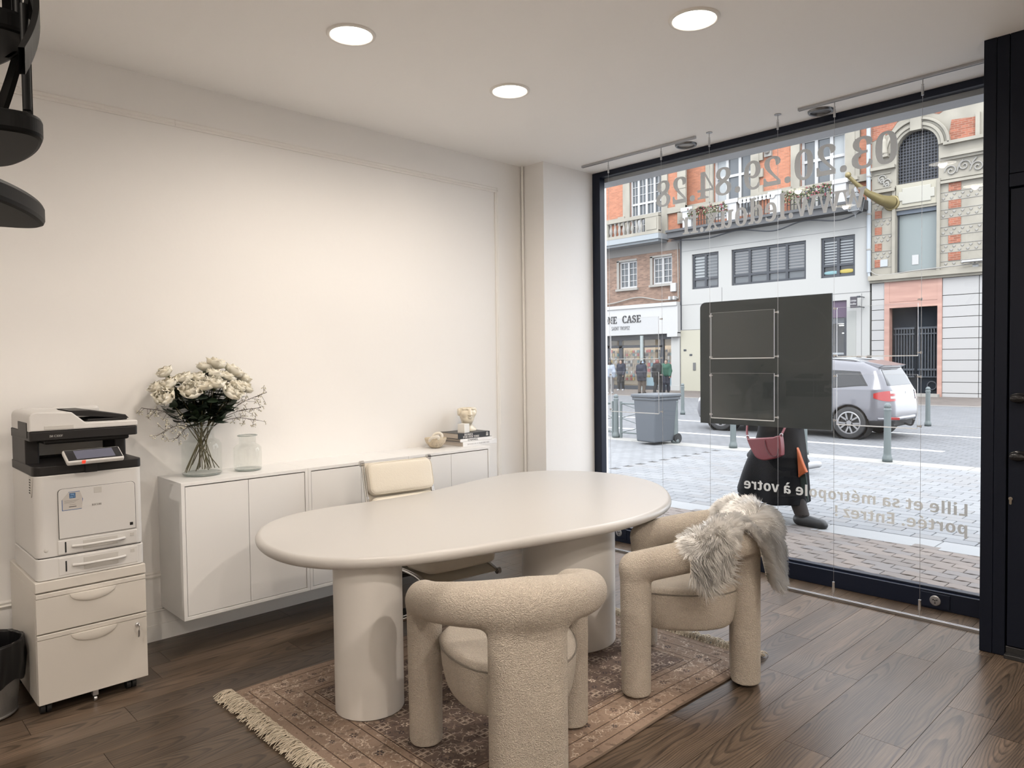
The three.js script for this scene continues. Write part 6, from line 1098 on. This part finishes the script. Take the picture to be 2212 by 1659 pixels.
// ------------------------------------------------------------------ street furniture
{
  const iron = mat(lin(0.0828, 0.0997, 0.1016), 0.5), mk = (label, x, z) => {
    const t = thing('bollard', label, 'bollard', [x, G, z], 0, 'grey iron bollards');
    put('post', lathe([[0, 0], [0.075, 0], [0.075, 0.06], [0.062, 0.1], [0.055, 0.14], [0.050, 0.80], [0.058, 0.82], [0.058, 0.84], [0.036, 0.86]], 24), iron, t);
    put('ball_head', new THREE.SphereGeometry(0.052, 20, 14).translate(0, 0.885, 0), iron, t); return t;
  };
  const first = mk('grey iron bollard on the near kerb in front of the car tail', -4.16, -12.21);
  copy(first, [-6.88, G, -12.29], 0, 'grey iron bollard on the near kerb below the dark board, left of the walking woman');
  copy(first, [-5.52, G, -12.25], 0, 'grey iron bollard on the near kerb, hidden behind the walking woman');
  copy(first, [-9.66, G, -12.35], 0, 'grey iron bollard between the two railing panels');
  copy(first, [-8.13, G, -12.28], 0, 'grey iron bollard right behind the wheeled bin');
  copy(first, [-5.62, G, -19.15], 0, 'grey iron bollard across the road, right of the car and before the dark doorway');
  copy(first, [-12.22, G, -18.85], 0, 'grey iron bollard across the road, between bin and dark board');
  const rail = (label, a, b) => {
    const t = thing('street_railing', label, 'railing', [a, G, -12.38], 0, 'crossed bar street railings'), w = b - a, rr = 0.017;
    put('post', [rod([0.02, 0, 0], [0.02, 0.78, 0], 0.028, 0.028, 12)], iron, t); put('post', [rod([w - 0.02, 0, 0], [w - 0.02, 0.78, 0], 0.028, 0.028, 12)], iron, t);
    put('rail', rod([0, 0.74, 0], [w, 0.74, 0], rr), iron, t); put('rail', rod([0, 0.12, 0], [w, 0.12, 0], rr), iron, t);
    for (const [p, q, y0, y1] of [[0, w, 0.12, 0.43], [0, w, 0.43, 0.12], [0, w, 0.43, 0.74], [0, w, 0.74, 0.43]]) put('cross_bar', rod([p, y0, 0], [q, y1, 0], 0.009, 0.009, 8), iron, t);
  };
  rail('grey crossed-bar railing at the left edge of the window view', -11.25, -9.75); rail('grey crossed-bar railing partly behind the wheeled bin', -9.57, -8.25);
  const t = thing('wheeled_bin', 'grey plastic wheeled rubbish bin with lid on the pavement', 'bin', [-8.40, G, -12.0], -0.12);
  const body = mat(lin(0.0583, 0.0659, 0.0771), 0.55), g = rbox(-0.29, 0.29, 0.05, 0.92, -0.36, 0.33, 0.03, 3), p = g.attributes.position;
  for (let i = 0; i < p.count; i++) { const k = lerp(0.80, 1, p.getY(i) / 0.92); p.setX(i, p.getX(i) * k); p.setZ(i, 0.33 - (0.33 - p.getZ(i)) * lerp(0.86, 1, p.getY(i) / 0.92) - 0.03 * (1 - p.getY(i) / 0.92)); }
  g.computeVertexNormals();
  put('body', [g, rbox(-0.31, 0.31, 0.87, 0.925, -0.38, 0.35, 0.015)], body, t);
  const lid = rbox(-0.325, 0.325, 0.925, 0.985, -0.40, 0.37, 0.02, 3), lp = lid.attributes.position; for (let i = 0; i < lp.count; i++) lp.setY(i, lp.getY(i) + 0.035 * (1 - (lp.getX(i) / 0.33) ** 2) * (lp.getY(i) > 0.96 ? 1 : 0));
  lid.computeVertexNormals();
  put('lid', [lid, rbox(-0.25, 0.25, 0.95, 0.99, -0.47, -0.39, 0.02)], body, t);
  for (const s of [-1, 1]) put('wheel', [cyl(0.1, 0.1, 0.05, 28).rotateZ(PI / 2).translate(s * 0.27 + 0.025, 0.1, -0.33), cyl(0.055, 0.055, 0.06, 20).rotateZ(PI / 2).translate(s * 0.27 + 0.03, 0.1, -0.33)], M.rubber, t);
  put('label', [box(-0.06, 0.06, 0.52, 0.72, 0.306, 0.312)], white, t, [-0.02, -0.05, 0.0]); put('label', [box(-0.035, 0.035, 0.58, 0.69, 0.31, 0.314)], mat(lin(0.0451, 0.1129, 0.2258), 0.5), t, [-0.02, -0.05, 0]);
}

// ------------------------------------------------------------------ parked car
{
  const t = thing('silver_car', 'silver grey family car parked behind the dark board, tail to the right', 'car', [-5.08, G, -16.02], PI);
  // local x runs forward from the rear bumper, z = -0.91 is the side towards us
  const prof = [[0.07, 0.26], [0.0, 0.46], [0.015, 0.70], [0.05, 0.96], [0.14, 1.12], [0.32, 1.44], [0.62, 1.57], [1.3, 1.64], [2.1, 1.60], [3.05, 1.12], [3.95, 0.95], [4.4, 0.74], [4.52, 0.45], [4.42, 0.25], [3.3, 0.2], [1.0, 0.2]];
  const poly = (x, y) => { let d = 1e9, s = 1; for (let i = 0, j = prof.length - 1; i < prof.length; j = i++) { const [ax, ay] = prof[i], [bx, by] = prof[j], ex = bx - ax, ey = by - ay, wx = x - ax, wy = y - ay, q = clamp((wx * ex + wy * ey) / (ex * ex + ey * ey), 0, 1); d = min(d, (wx - ex * q) ** 2 + (wy - ey * q) ** 2); if ((ay > y) !== (by > y) && x < (bx - ax) * (y - ay) / (by - ay) + ax) s = -s; } return s * sqrt(d); };
  const smax = (a, b, k) => -smin(-a, -b, k), wheels = [0.81, 3.71], memo = new Map();
  const body = (x, y, z) => {
    const key = Math.round(x * 4000) * 100003 + Math.round(y * 4000); let q = memo.get(key); if (q === undefined) { q = poly(x, y); memo.set(key, q); }
    const az = abs(z), hw = y < 1.0 ? 0.905 - 0.05 * smooth(0.45, 0.2, y) + 0.012 * sin((y - 0.3) * 5) : 0.905 - (y - 1.0) * 0.40, tail = hw - 0.2 * smooth(0.55, 0.0, x) ** 2 - 0.3 * smooth(3.9, 4.65, x) ** 2;
    let d = smax(q, az - tail, 0.12);
    for (const w of wheels) d = max(d, -max(hypot(x - w, y - 0.325) - 0.372, 0.55 - az));
    return d;
  };
  const g = sdfMesh(body, [-0.06, 0.14, -0.97], [4.62, 1.72, 0.97], 0.03);
  const parts = splitGeo(g, (c) => (c.y < 0.30 ? 'sill_trim' : c.x < 0.45 && c.y < 0.40 ? 'bumper_trim' : 'body_shell'));
  // glass and lamps: sheets laid on the body where rays from inside leave it
  const patch = (nu, nv, ray, lift = 0.005) => {
    const p = [], ix = [];
    for (let j = 0; j <= nv; j++) for (let i = 0; i <= nu; i++) { const [o, d] = ray(i / nu, j / nv); let a = 0, b = 1.6; for (let k = 0; k < 26; k++) { const m = (a + b) / 2; body(o[0] + d[0] * m, o[1] + d[1] * m, o[2] + d[2] * m) < 0 ? (a = m) : (b = m); } a += lift; p.push(o[0] + d[0] * a, o[1] + d[1] * a, o[2] + d[2] * a); }
    for (let j = 0; j < nv; j++) for (let i = 0; i < nu; i++) { const a = j * (nu + 1) + i; ix.push(a, a + 1, a + nu + 1, a + 1, a + nu + 2, a + nu + 1); }
    const q = new THREE.BufferGeometry(); q.setAttribute('position', new THREE.BufferAttribute(new Float32Array(p), 3)); q.setIndex(ix); q.computeVertexNormals(); return q.toNonIndexed();
  };
  const paint = mat(lin(0.095, 0.094, 0.106), 0.28, { metalness: 0.25, clearcoat: 0.8, clearcoatRoughness: 0.08 }), glassM = mat(lin(0.0075, 0.0083, 0.0098), 0.08), trim = mat(lin(0.0075, 0.0075, 0.0083), 0.5), lightM = mat(lin(0.2333, 0.0083, 0.0075), 0.2, { clearcoat: 0.6 });
  for (const [k, m] of Object.entries({ body_shell: paint, sill_trim: trim, bumper_trim: trim })) if (parts[k]) put(k, parts[k], m, t);
  const whiteLens = mat(lin(0.3, 0.2925, 0.2925), 0.2), top = (x) => 1.375 - 0.03 * smooth(1.2, 0.5, x) - 0.10 * smooth(2.0, 2.6, x);
  for (const s of [-1, 1]) {
    put('window_trim', patch(60, 8, (u, v) => { const x = lerp(lerp(0.45, 0.64, v), lerp(2.9, 2.4, v), u); return [[x, lerp(1.085 - 0.05 * smooth(0.5, 1.2, x), top(x) + 0.025, v), 0], [0, 0, s]]; }, 0.003), trim, t);
    for (const [a, c, d, e] of [[0.49, 0.67, 1.2, 1.2], [1.26, 1.26, 2.08, 2.08], [2.14, 2.14, 2.82, 2.38]]) put('side_window', patch(20, 8, (u, v) => { const x = lerp(lerp(a, c, v ** 0.8), lerp(d, e, v), u); return [[x, lerp(1.105 - 0.05 * smooth(0.5, 1.2, x), top(x), v), 0], [0, 0, s]]; }, 0.006), glassM, t);
    put('tail_light', patch(16, 6, (u, v) => { const a = lerp(0.52, 1.13, u); return [[0.55, lerp(0.78 + 0.07 * u * u, 0.985 - 0.05 * u * u, v), s * 0.45], [-cos(a), 0, s * sin(a)]]; }, 0.008), lightM, t);
    [0, 1, 2, 3].forEach((k) => put(k % 2 ? 'reversing_light' : 'tail_light', patch(8, 2, (u, v) => { const a = lerp(0.20, 0.52, u); return [[0.55, 0.785 + k * 0.05 + 0.046 * v, s * 0.45], [-cos(a), 0, s * sin(a)]]; }, 0.008), k % 2 ? whiteLens : lightM, t));
  }
  put('rear_window', patch(24, 10, (u, v) => [[1.0, lerp(1.09, 1.415, v), (u - 0.5) * 2 * lerp(0.70, 0.58, v)], [-1, 0, 0]], 0.006), glassM, t);
  put('windscreen', patch(20, 10, (u, v) => [[1.5, lerp(1.14, 1.52, v), (u - 0.5) * 2 * lerp(0.70, 0.56, v)], [1, 0, 0]], 0.006), glassM, t);
  put('spoiler', [extrude(shapeOf([[0.22, 1.495], [0.7, 1.60], [0.8, 1.57], [0.34, 1.435]]), 1.24, 0.015).translate(0, 0, -0.62)], paint, t);
  put('brake_light', rbox(0.235, 0.26, 1.48, 1.497, -0.2, 0.2, 0.005), lightM, t);
  put('roof_rail', [tube([[0.6, 1.54, -0.61], [0.85, 1.61, -0.6], [2.0, 1.62, -0.58], [2.3, 1.54, -0.58]], 0.018, 30, 8), tube([[0.6, 1.54, 0.61], [0.85, 1.61, 0.6], [2.0, 1.62, 0.58], [2.3, 1.54, 0.58]], 0.018, 30, 8)], mat(lin(0.2258, 0.2333, 0.2408), 0.3, { metalness: 0.6 }), t);
  const plate_ = put('number_plate', rbox(-0.012, 0.0, 0.62, 0.74, -0.27, 0.27, 0.004), mat(lin(0.2709, 0.2784, 0.2934), 0.4), t, [0.018, 0, 0], [0, 0, -0.1]);
  put('plate_lettering', text('FC-424-MV', 'sans_bold', 0.075, 0.002, 0.4).rotateY(-PI / 2), trim, plate_, [-0.0125, 0.645, 0]);
  put('badge', [new THREE.TorusGeometry(0.045, 0.008, 8, 4).rotateY(PI / 2), new THREE.TorusGeometry(0.045, 0.008, 8, 4).rotateY(PI / 2).translate(0, -0.035, 0)], M.chrome, t, [0.05, 0.92, 0]);
  put('reflector', rbox(0.1, 0.28, 0.43, 0.48, -0.845, -0.80, 0.01), mat(lin(0.1881, 0.0112, 0.0112), 0.3), t, [0, 0, -0.02], [0, 0.28, 0]);
  put('rear_bumper', [tube([[0.28, 0.43, -0.845], [0.06, 0.43, -0.66], [0.0, 0.43, -0.3], [-0.01, 0.43, 0.3], [0.07, 0.43, 0.66]], 0.035, 40, 10)], paint, t);
  put('tow_bar', [tube([[0.05, 0.3, 0], [-0.08, 0.28, 0], [-0.12, 0.36, 0]], 0.02, 14, 8), new THREE.SphereGeometry(0.03, 12, 8).translate(-0.12, 0.38, 0)], trim, t);
  put('exhaust_trim', rbox(0.05, 0.1, 0.30, 0.36, -0.62, -0.42, 0.01), trim, t);
  const tyre = lathe([[0.22, -0.10], [0.30, -0.105], [0.325, -0.085], [0.332, -0.04], [0.332, 0.04], [0.325, 0.085], [0.30, 0.105], [0.22, 0.10]], 48).rotateX(PI / 2);
  const spoke = []; for (let k = 0; k < 5; k++) for (const s of [-0.17, 0.17]) spoke.push(box(0.04, 0.225, -0.016, 0.016, 0.075, 0.095).rotateZ(s * 0.35).translate(0, s * 0.12, 0).rotateZ(k * 2 * PI / 5 + s));
  spoke.push(lathe([[0.205, 0.10], [0.232, 0.105], [0.232, 0.08], [0.21, 0.03]], 40).rotateX(PI / 2).translate(0, 0, 0), cyl(0.055, 0.05, 0.1, 20).rotateX(PI / 2));
  for (const x of wheels) for (const s of [-1, 1]) { const w = put('wheel', tyre, M.rubber, t, [x, 0.332, s * 0.80], [0, s < 0 ? PI : 0, 0.3]); put('hub_disc', cyl(0.215, 0.215, 0.02, 32).rotateX(PI / 2).translate(0, 0, 0.02), mat(lin(0.0132, 0.0132, 0.0139), 0.6), w); put('alloy_rim', spoke, mat(lin(0.2333, 0.2295, 0.2333), 0.3, { metalness: 0.6 }), w); }
  put('wheel_arch_liner', wheels.flatMap((x) => [-1, 1].map((s) => new THREE.CylinderGeometry(0.372, 0.372, 0.34, 40, 1, true, 0, PI * 2).rotateX(PI / 2).translate(x, 0.325, s * 0.72))), mat(lin(0.0037, 0.0037, 0.0037), 0.9, { side: THREE.DoubleSide }), t);
}

// ------------------------------------------------------------------ people
const skin = mat(lin(0.1881, 0.1241, 0.0941), 0.6);
// joints: an object of named points (x across, y up, z forward); cell: grid size
function person(name, label, p, turn, J, wear, o = {}) {
  const t = thing(name, label, 'person', p, turn), cell = o.cell ?? 0.022, mid = (a, b, k = 0.5) => a.map((v, i) => lerp(v, b[i], k));
  const limb = (pts, rs) => pts.slice(1).map((q, i) => capsule(pts[i], q, rs[i], rs[i + 1]));
  const h = J.head, dir = J.face ?? [0, 0, 1];
  const bones = {
    head: [ellipsoid(h, [0.076, 0.115, 0.092]), ellipsoid([h[0] + dir[0] * 0.03, h[1] - 0.06, h[2] + dir[2] * 0.03], [0.055, 0.055, 0.06])],
    face: [capsule([h[0] + dir[0] * 0.088, h[1] + 0.012, h[2] + dir[2] * 0.088], [h[0] + dir[0] * 0.108, h[1] - 0.022, h[2] + dir[2] * 0.108], 0.009, 0.014), ellipsoid([h[0] + dir[0] * 0.078, h[1] - 0.085, h[2] + dir[2] * 0.078], [0.028, 0.022, 0.028])],
    neck: [capsule([h[0], h[1] - 0.07, h[2] - 0.015], J.chest.map((v, i) => v + [0, 0.2, -0.01][i]), 0.052, 0.06)],
    torso: [capsule(J.hip, mid(J.hip, J.chest), 0.135, 0.125), capsule(mid(J.hip, J.chest), J.chest, 0.125, 0.15), capsule(mid(J.sL, J.sR, 0.12), mid(J.sL, J.sR, 0.88), 0.075)],
    armL: limb([J.sL, J.eL, J.wL], [0.06, 0.047, 0.033]), armR: limb([J.sR, J.eR, J.wR], [0.06, 0.047, 0.033]),
    handL: limb([J.wL, mid(J.eL, J.wL, 1.45)], [0.032, 0.028]), handR: limb([J.wR, mid(J.eR, J.wR, 1.45)], [0.032, 0.028]),
    legL: limb([J.hL, J.kL, J.aL], [0.095, 0.062, 0.042]), legR: limb([J.hR, J.kR, J.aR], [0.095, 0.062, 0.042]),
    footL: limb([J.aL.map((v, i) => v + [0, -0.045, -0.03][i]), J.tL], [0.045, 0.036]), footR: limb([J.aR.map((v, i) => v + [0, -0.045, -0.03][i]), J.tR], [0.045, 0.036]),
  };
  const all = Object.values(J).filter((q) => Array.isArray(q) && q !== J.face), lo = [0, 1, 2].map((i) => min(...all.map((q) => q[i])) - 0.26), hi = [0, 1, 2].map((i) => max(...all.map((q) => q[i])) + 0.26);
  lo[1] = -0.02;
  const field = (keys, grow, k = 0.05) => { const fs = keys.flatMap((n) => bones[n]); return (x, y, z) => { let d = 1e3; for (const f of fs) d = smin(d, f(x, y, z) - grow, k); return max(d, -y); }; };
  // fingers: four and a thumb, their own short chains from the palm
  const fingers = (e, w, s) => { const d = V(...w).sub(V(...e)).normalize(), side = d.clone().cross(V(0, 0, 1)); if (side.length() < 0.3) side.set(1, 0, 0); side.normalize(); const out = [], base = V(...w).addScaledVector(d, 0.085); [-0.027, -0.009, 0.009, 0.027].forEach((q, i) => { const a = base.clone().addScaledVector(side, q), b = a.clone().addScaledVector(d, 0.035 + 0.006 * (i % 3)), c = b.clone().addScaledVector(d, 0.026).add(V(0, 0, 0.014)); out.push(capsule(a.toArray(), b.toArray(), 0.0095), capsule(b.toArray(), c.toArray(), 0.009, 0.007)); }); const a = V(...w).addScaledVector(d, 0.04).addScaledVector(side, s * 0.03), b = a.clone().addScaledVector(d, 0.035).addScaledVector(side, s * 0.022); out.push(capsule(a.toArray(), b.toArray(), 0.011, 0.009)); return out; };
  if (o.fingers) { bones.handL.push(...fingers(J.eL, J.wL, 1)); bones.handR.push(...fingers(J.eR, J.wR, -1)); }
  const body = field(['head', 'face', 'neck', 'torso', 'armL', 'armR', 'handL', 'handR', 'legL', 'legR', 'footL', 'footR'], 0, o.fingers ? 0.03 : 0.035);
  put('body', sdfMesh(body, lo, hi, cell), skin, t);
  for (const [n, keys, grow, m, cut] of wear) {
    const f = typeof keys === 'function' ? keys(field, bones) : field(keys, grow);
    const g = sdfMesh(cut ? (x, y, z) => max(f(x, y, z), cut(x, y, z)) : f, lo, hi, cell);
    if (g.attributes.position.count) put(n, g, m, t);
  }
  const hair = o.hair ?? lin(0.0188, 0.0132, 0.0094);
  if (hair) { const f = ellipsoid([h[0] - dir[0] * 0.014, h[1] + 0.018, h[2] - dir[2] * 0.014], [0.086, 0.118, 0.102]); put('hair', sdfMesh((x, y, z) => { const fx = (x - h[0]) * dir[0] + (z - h[2]) * dir[2]; return max(f(x, y, z), min(fx - 0.045 - (y - h[1] - 0.06) * 0.3, 10), (h[1] - 0.07 - (o.long ?? 0)) - y, fx > 0.03 && y < h[1] + 0.05 ? 0.02 : -1); }, lo, hi, min(cell, 0.018)), mat(hair, 0.7), t); }
  if (o.fingers || o.cell < 0.02) for (const s of [-1, 1]) put('eye', new THREE.SphereGeometry(0.011, 10, 8), mat(lin(0.0188, 0.0151, 0.0132), 0.3), t, [h[0] + dir[0] * 0.082 - dir[2] * s * 0.03, h[1] + 0.012, h[2] + dir[2] * 0.082 + dir[0] * s * 0.03]);
  return t;
}
const stand = (H = 1.7, o = {}) => { const k = H / 1.7, s = o.step ?? 0.06, a = o.arm ?? 0.05, sc = (q) => q.map((v) => v * k); const J = { head: [0, 1.56, 0.02], chest: [0, 1.25, 0], hip: [0, 0.95, 0], sL: [0.17, 1.38, 0], sR: [-0.17, 1.38, 0], eL: [0.22, 1.11, -0.02 + a], eR: [-0.22, 1.11, -0.02 - a], wL: [0.21, 0.87, 0.05 + 2 * a], wR: [-0.21, 0.87, 0.05 - 2 * a], hL: [0.09, 0.92, 0], hR: [-0.09, 0.92, 0], kL: [0.10, 0.5, 0.04 - s * 0.3], kR: [-0.10, 0.5, 0.05 + s * 0.6], aL: [0.10, 0.09, -s], aR: [-0.10, 0.09, s], tL: [0.12, 0.035, 0.14 - s], tR: [-0.12, 0.035, 0.14 + s] }; for (const q in J) J[q] = sc(J[q]); return J; };
const coat = ['torso', 'armL', 'armR'], legs = ['legL', 'legR'], shoes = ['footL', 'footR'];
const black = mat(lin(0.0045, 0.0045, 0.0053), 0.8), navyCloth = mat(lin(0.0112, 0.0132, 0.0226), 0.85), paleBlue = mat(lin(0.1881, 0.2107, 0.2483), 0.8), greyCloth = mat(lin(0.1129, 0.1091, 0.1091), 0.85), brownCloth = mat(lin(0.0451, 0.0338, 0.0263), 0.85), whiteCloth = mat(lin(0.2822, 0.2859, 0.2934), 0.7);
const neckCut = (y) => (x, yy) => yy - y;
// by the shop across the street
person('person', 'person in a pale blue sweatshirt and grey trousers walking by the shop', [-22.6, G, -28.43], 0.6 + PI, stand(1.62, { step: 0.12, arm: 0.06 }), [['sweatshirt', coat, 0.035, paleBlue], ['trousers', legs, 0.03, greyCloth], ['shoes', shoes, 0.012, whiteCloth]], { cell: 0.026 });
person('person', 'person in dark clothes with white shoes standing in the shop doorway', [-24.2, G, -31.4], 0.2, stand(1.68), [['jacket', coat, 0.03, navyCloth], ['trousers', legs, 0.025, black], ['shoes', shoes, 0.012, whiteCloth]], { cell: 0.026 });
{
  const t = person('person', 'person in a dark coat and pale blue cap facing the shop', [-21.28, G, -29.23], PI + 0.2, stand(1.62), [['coat', coat, 0.05, navyCloth], ['coat_skirt', ['legL', 'legR', 'torso'], 0.06, navyCloth, (x, y) => 0.62 - y], ['trousers', legs, 0.03, brownCloth], ['shoes', shoes, 0.012, black]], { cell: 0.026 });
  put('cap', [new THREE.SphereGeometry(0.11, 18, 12, 0, PI * 2, 0, PI * 0.55).translate(0, 1.50, 0.02), rbox(-0.08, 0.08, 1.495, 1.51, 0.1, 0.2, 0.006)], mat(lin(0.1881, 0.2333, 0.2934), 0.8), t);
}
{
  const t = person('person', 'person in a black coat with a red scarf and shoulder bag outside the shop', [-20.63, G, -29.62], PI - 0.3, stand(1.66, { step: 0.1 }), [['coat', coat, 0.055, black], ['coat_skirt', ['legL', 'legR', 'torso'], 0.06, black, (x, y) => 0.55 - y], ['trousers', legs, 0.03, black], ['shoes', shoes, 0.012, black]], { cell: 0.026, hair: lin(0.1129, 0.0377, 0.0338) });
  put('scarf', new THREE.TorusGeometry(0.085, 0.035, 10, 20).rotateX(PI / 2).translate(0, 1.40, 0), mat(lin(0.1881, 0.0226, 0.0301), 0.8), t);
  put('shoulder_bag', [rbox(0.17, 0.29, 0.78, 1.08, -0.14, 0.14, 0.04, 3), tube([[0.22, 1.05, 0.1], [0.05, 1.40, 0.1], [-0.12, 1.42, 0], [0.05, 1.38, -0.12], [0.22, 1.05, -0.1]], 0.012, 30, 6)], navyCloth, t);
}
person('person', 'person in a green jacket behind the one with the red scarf', [-20.85, G, -30.7], 0.4, stand(1.66), [['jacket', coat, 0.04, mat(lin(0.0112, 0.0527, 0.0338), 0.8)], ['trousers', legs, 0.03, navyCloth], ['shoes', shoes, 0.012, black]], { cell: 0.026 });
// heads beyond the car roof
person('person', 'dark haired person in a navy jacket beyond the car, left of a pair', [-10.18, G, -27.0], PI - 0.9, stand(1.72), [['jacket', coat, 0.04, navyCloth], ['trousers', legs, 0.03, black], ['shoes', shoes, 0.012, black]], { cell: 0.026 });
person('person', 'dark haired person in a black jacket beyond the car, right of a pair', [-9.78, G, -26.85], -1.2, stand(1.73), [['jacket', coat, 0.04, black], ['trousers', legs, 0.03, greyCloth], ['shoes', shoes, 0.012, black]], { cell: 0.026 });
person('person', 'person in blue beyond the car, half hidden by the dark board', [-10.9, G, -26.7], 0.6, stand(1.6), [['jacket', coat, 0.04, mat(lin(0.0188, 0.0226, 0.0602), 0.8)], ['trousers', legs, 0.03, black], ['shoes', shoes, 0.012, black]], { cell: 0.026, hair: lin(0.0677, 0.0564, 0.0489) });
// second walker on the near pavement, striding right
{
  const J = { head: [0.02, 1.58, 0.10], face: [0, 0, 1], chest: [0, 1.27, 0.04], hip: [0, 0.93, 0], sL: [0.18, 1.40, 0.04], sR: [-0.18, 1.40, 0.04], eL: [0.22, 1.14, -0.12], eR: [-0.22, 1.13, 0.06], wL: [0.20, 1.1, 0.12], wR: [-0.16, 1.18, 0.28], hL: [0.09, 0.9, 0], hR: [-0.09, 0.9, 0], kL: [0.10, 0.5, -0.06], kR: [-0.10, 0.56, 0.27], aL: [0.10, 0.16, -0.38], aR: [-0.10, 0.145, 0.56], tL: [0.1, 0.04, -0.25], tR: [-0.10, 0.15, 0.75] };
  person('person', 'walker with white trainers on the pavement, mostly hidden behind the woman in black', [-5.16, G, -10.35], PI / 2, J, [['jacket', coat, 0.03, black], ['trousers', legs, 0.028, black, (x, y) => 0.13 - y], ['shoes', shoes, 0.012, whiteCloth]], { cell: 0.018, hair: lin(0.0151, 0.0112, 0.0094) });
}
// the woman in the long black coat striding past, left to right
{
  // local z forward (world +x); origin on the ground between her feet
  const J = { head: [0, 1.55, 0.17], face: [0, 0, 1], chest: [0, 1.24, 0.10], hip: [0, 0.92, 0.04], sL: [0.17, 1.37, 0.10], sR: [-0.17, 1.37, 0.10], eL: [0.23, 1.12, 0.02], eR: [-0.23, 1.12, 0.04], wL: [0.15, 1.20, 0.26], wR: [-0.14, 1.20, 0.28], hL: [0.085, 0.9, 0.04], hR: [-0.085, 0.9, 0.04], kL: [0.09, 0.48, -0.06], kR: [-0.085, 0.50, 0.13], aL: [0.09, 0.20, -0.44], aR: [-0.08, 0.105, 0.27], tL: [0.09, 0.05, -0.34], tR: [-0.08, 0.036, 0.47] };
  const cloth = mat(lin(0.0039, 0.0039, 0.0049), 0.75, { specularIntensity: 0.25 }), trous = mat(lin(0.0169, 0.0124, 0.0106), 0.85), boot = mat(lin(0.0083, 0.009, 0.0098), 0.45);
  // the coat hangs from the waist to a hem that swings out behind
  const skirt = () => (x, y, z) => {
    const k = clamp((0.98 - y) / 0.78, 0, 1), front = 0.21 + 0.07 * k, back = lerp(-0.19, -0.50, k ** 1.3), zc = (front + back) / 2, hz = (front - back) / 2, hx = 0.195 + 0.085 * k;
    const fold = 0.016 * k * sin(z * 22 + x * 9) + 0.010 * k * sin(x * 30);
    const q = (abs((z - zc) / hz) ** 3 + abs(x / hx) ** 3) ** (1 / 3), d = (q - 1) * min(hz, hx) * 0.8 + fold;
    const hem = 0.20 + 0.10 * smooth(0.1, -0.5, z), shell = max(d, -(d + 0.03) * (y < hem + 0.25 ? 1 : -1));
    return max(max(d, hem - y), y - 1.02);
  };
  const t = person('person', 'woman in a long black coat with a red bag striding along the pavement', [-3.46, G, -7.12], PI / 2, J, [['coat_top', coat, 0.035, cloth], ['coat_skirt', (field) => skirt(), 0, cloth], ['trousers', legs, 0.026, trous, (x, y) => max(0.10 - y, y - 0.75)], ['boots', shoes, 0.016, boot], ['boot_shaft', legs, 0.016, boot, (x, y) => y - 0.24]], { cell: 0.0145, fingers: true, hair: lin(0.0188, 0.0132, 0.0112), long: 0.12 });
  // objects she carries
  const leather = mat(lin(0.1129, 0.0083, 0.0132), 0.42);
  const s = new THREE.Shape(); s.moveTo(-0.20, 0.10); s.quadraticCurveTo(-0.16, 0.0, -0.11, -0.07); s.quadraticCurveTo(-0.07, -0.105, 0.0, -0.10); s.quadraticCurveTo(0.13, -0.07, 0.165, -0.035); s.quadraticCurveTo(0.17, 0.06, 0.15, 0.155); s.quadraticCurveTo(0.13, 0.16, 0.08, 0.135); s.closePath();
  const b = thing('red_handbag', 'red leather handbag worn across the black coat of the striding woman', 'handbag', [-3.44, G + 0.755, -6.80]);
  put('pouch', extrude(s, 0.085, 0.014, 16, 4).translate(0, 0, -0.045), leather, b);
  put('strap', tube([[-0.20, 0.10, 0], [-0.23, 0.17, -0.03], [-0.235, 0.32, -0.10], [-0.10, 0.64, -0.26], [0.1, 0.66, -0.34], [0.16, 0.35, -0.16], [0.15, 0.155, 0]], 0.011, 60, 8), leather, b);
  put('strap_ring', [new THREE.TorusGeometry(0.017, 0.004, 8, 20).translate(-0.205, 0.115, 0), new THREE.TorusGeometry(0.014, 0.004, 8, 20).translate(0.15, 0.16, 0)], M.steel, b);
  put('seam', tube([[0.0, 0.1, 0.046], [0.02, 0.02, 0.05], [0.06, -0.04, 0.05], [0.12, -0.045, 0.046], [0.14, 0.03, 0.045]], 0.004, 30, 6), mat(lin(0.0527, 0.0056, 0.0075), 0.5), b);
  const o = thing('orange_cloth', 'bright orange cloth bag hanging at the front of the black coat', 'cloth', [-3.19, G + 0.6, -7.0]);
  const cs = new THREE.Shape(); cs.moveTo(-0.03, 0.18); cs.lineTo(-0.005, 0.13); cs.quadraticCurveTo(0.03, 0.02, 0.07, -0.055); cs.quadraticCurveTo(0.02, -0.08, -0.012, -0.115); cs.lineTo(-0.02, 0.0); cs.closePath();
  put('fabric', extrude(cs, 0.05, 0.012, 8, 3).translate(0, 0, -0.025), mat(lin(0.301, 0.064, 0.0112), 0.7), o);
  const sc = thing('patterned_scarf', 'dark green patterned scarf end hanging below the orange cloth', 'scarf', [-3.165, G + 0.42, -7.02]);
  put('tail', extrude(shapeOf([[-0.05, 0.1], [0.02, 0.10], [0.035, 0.0], [0.045, -0.17], [0.01, -0.10], [-0.03, -0.02]]), 0.02, 0.004).translate(0, 0, -0.01), mat(lin(0.0075, 0.0169, 0.0132), 0.8), sc);
}

renderer.render(scene, camera);
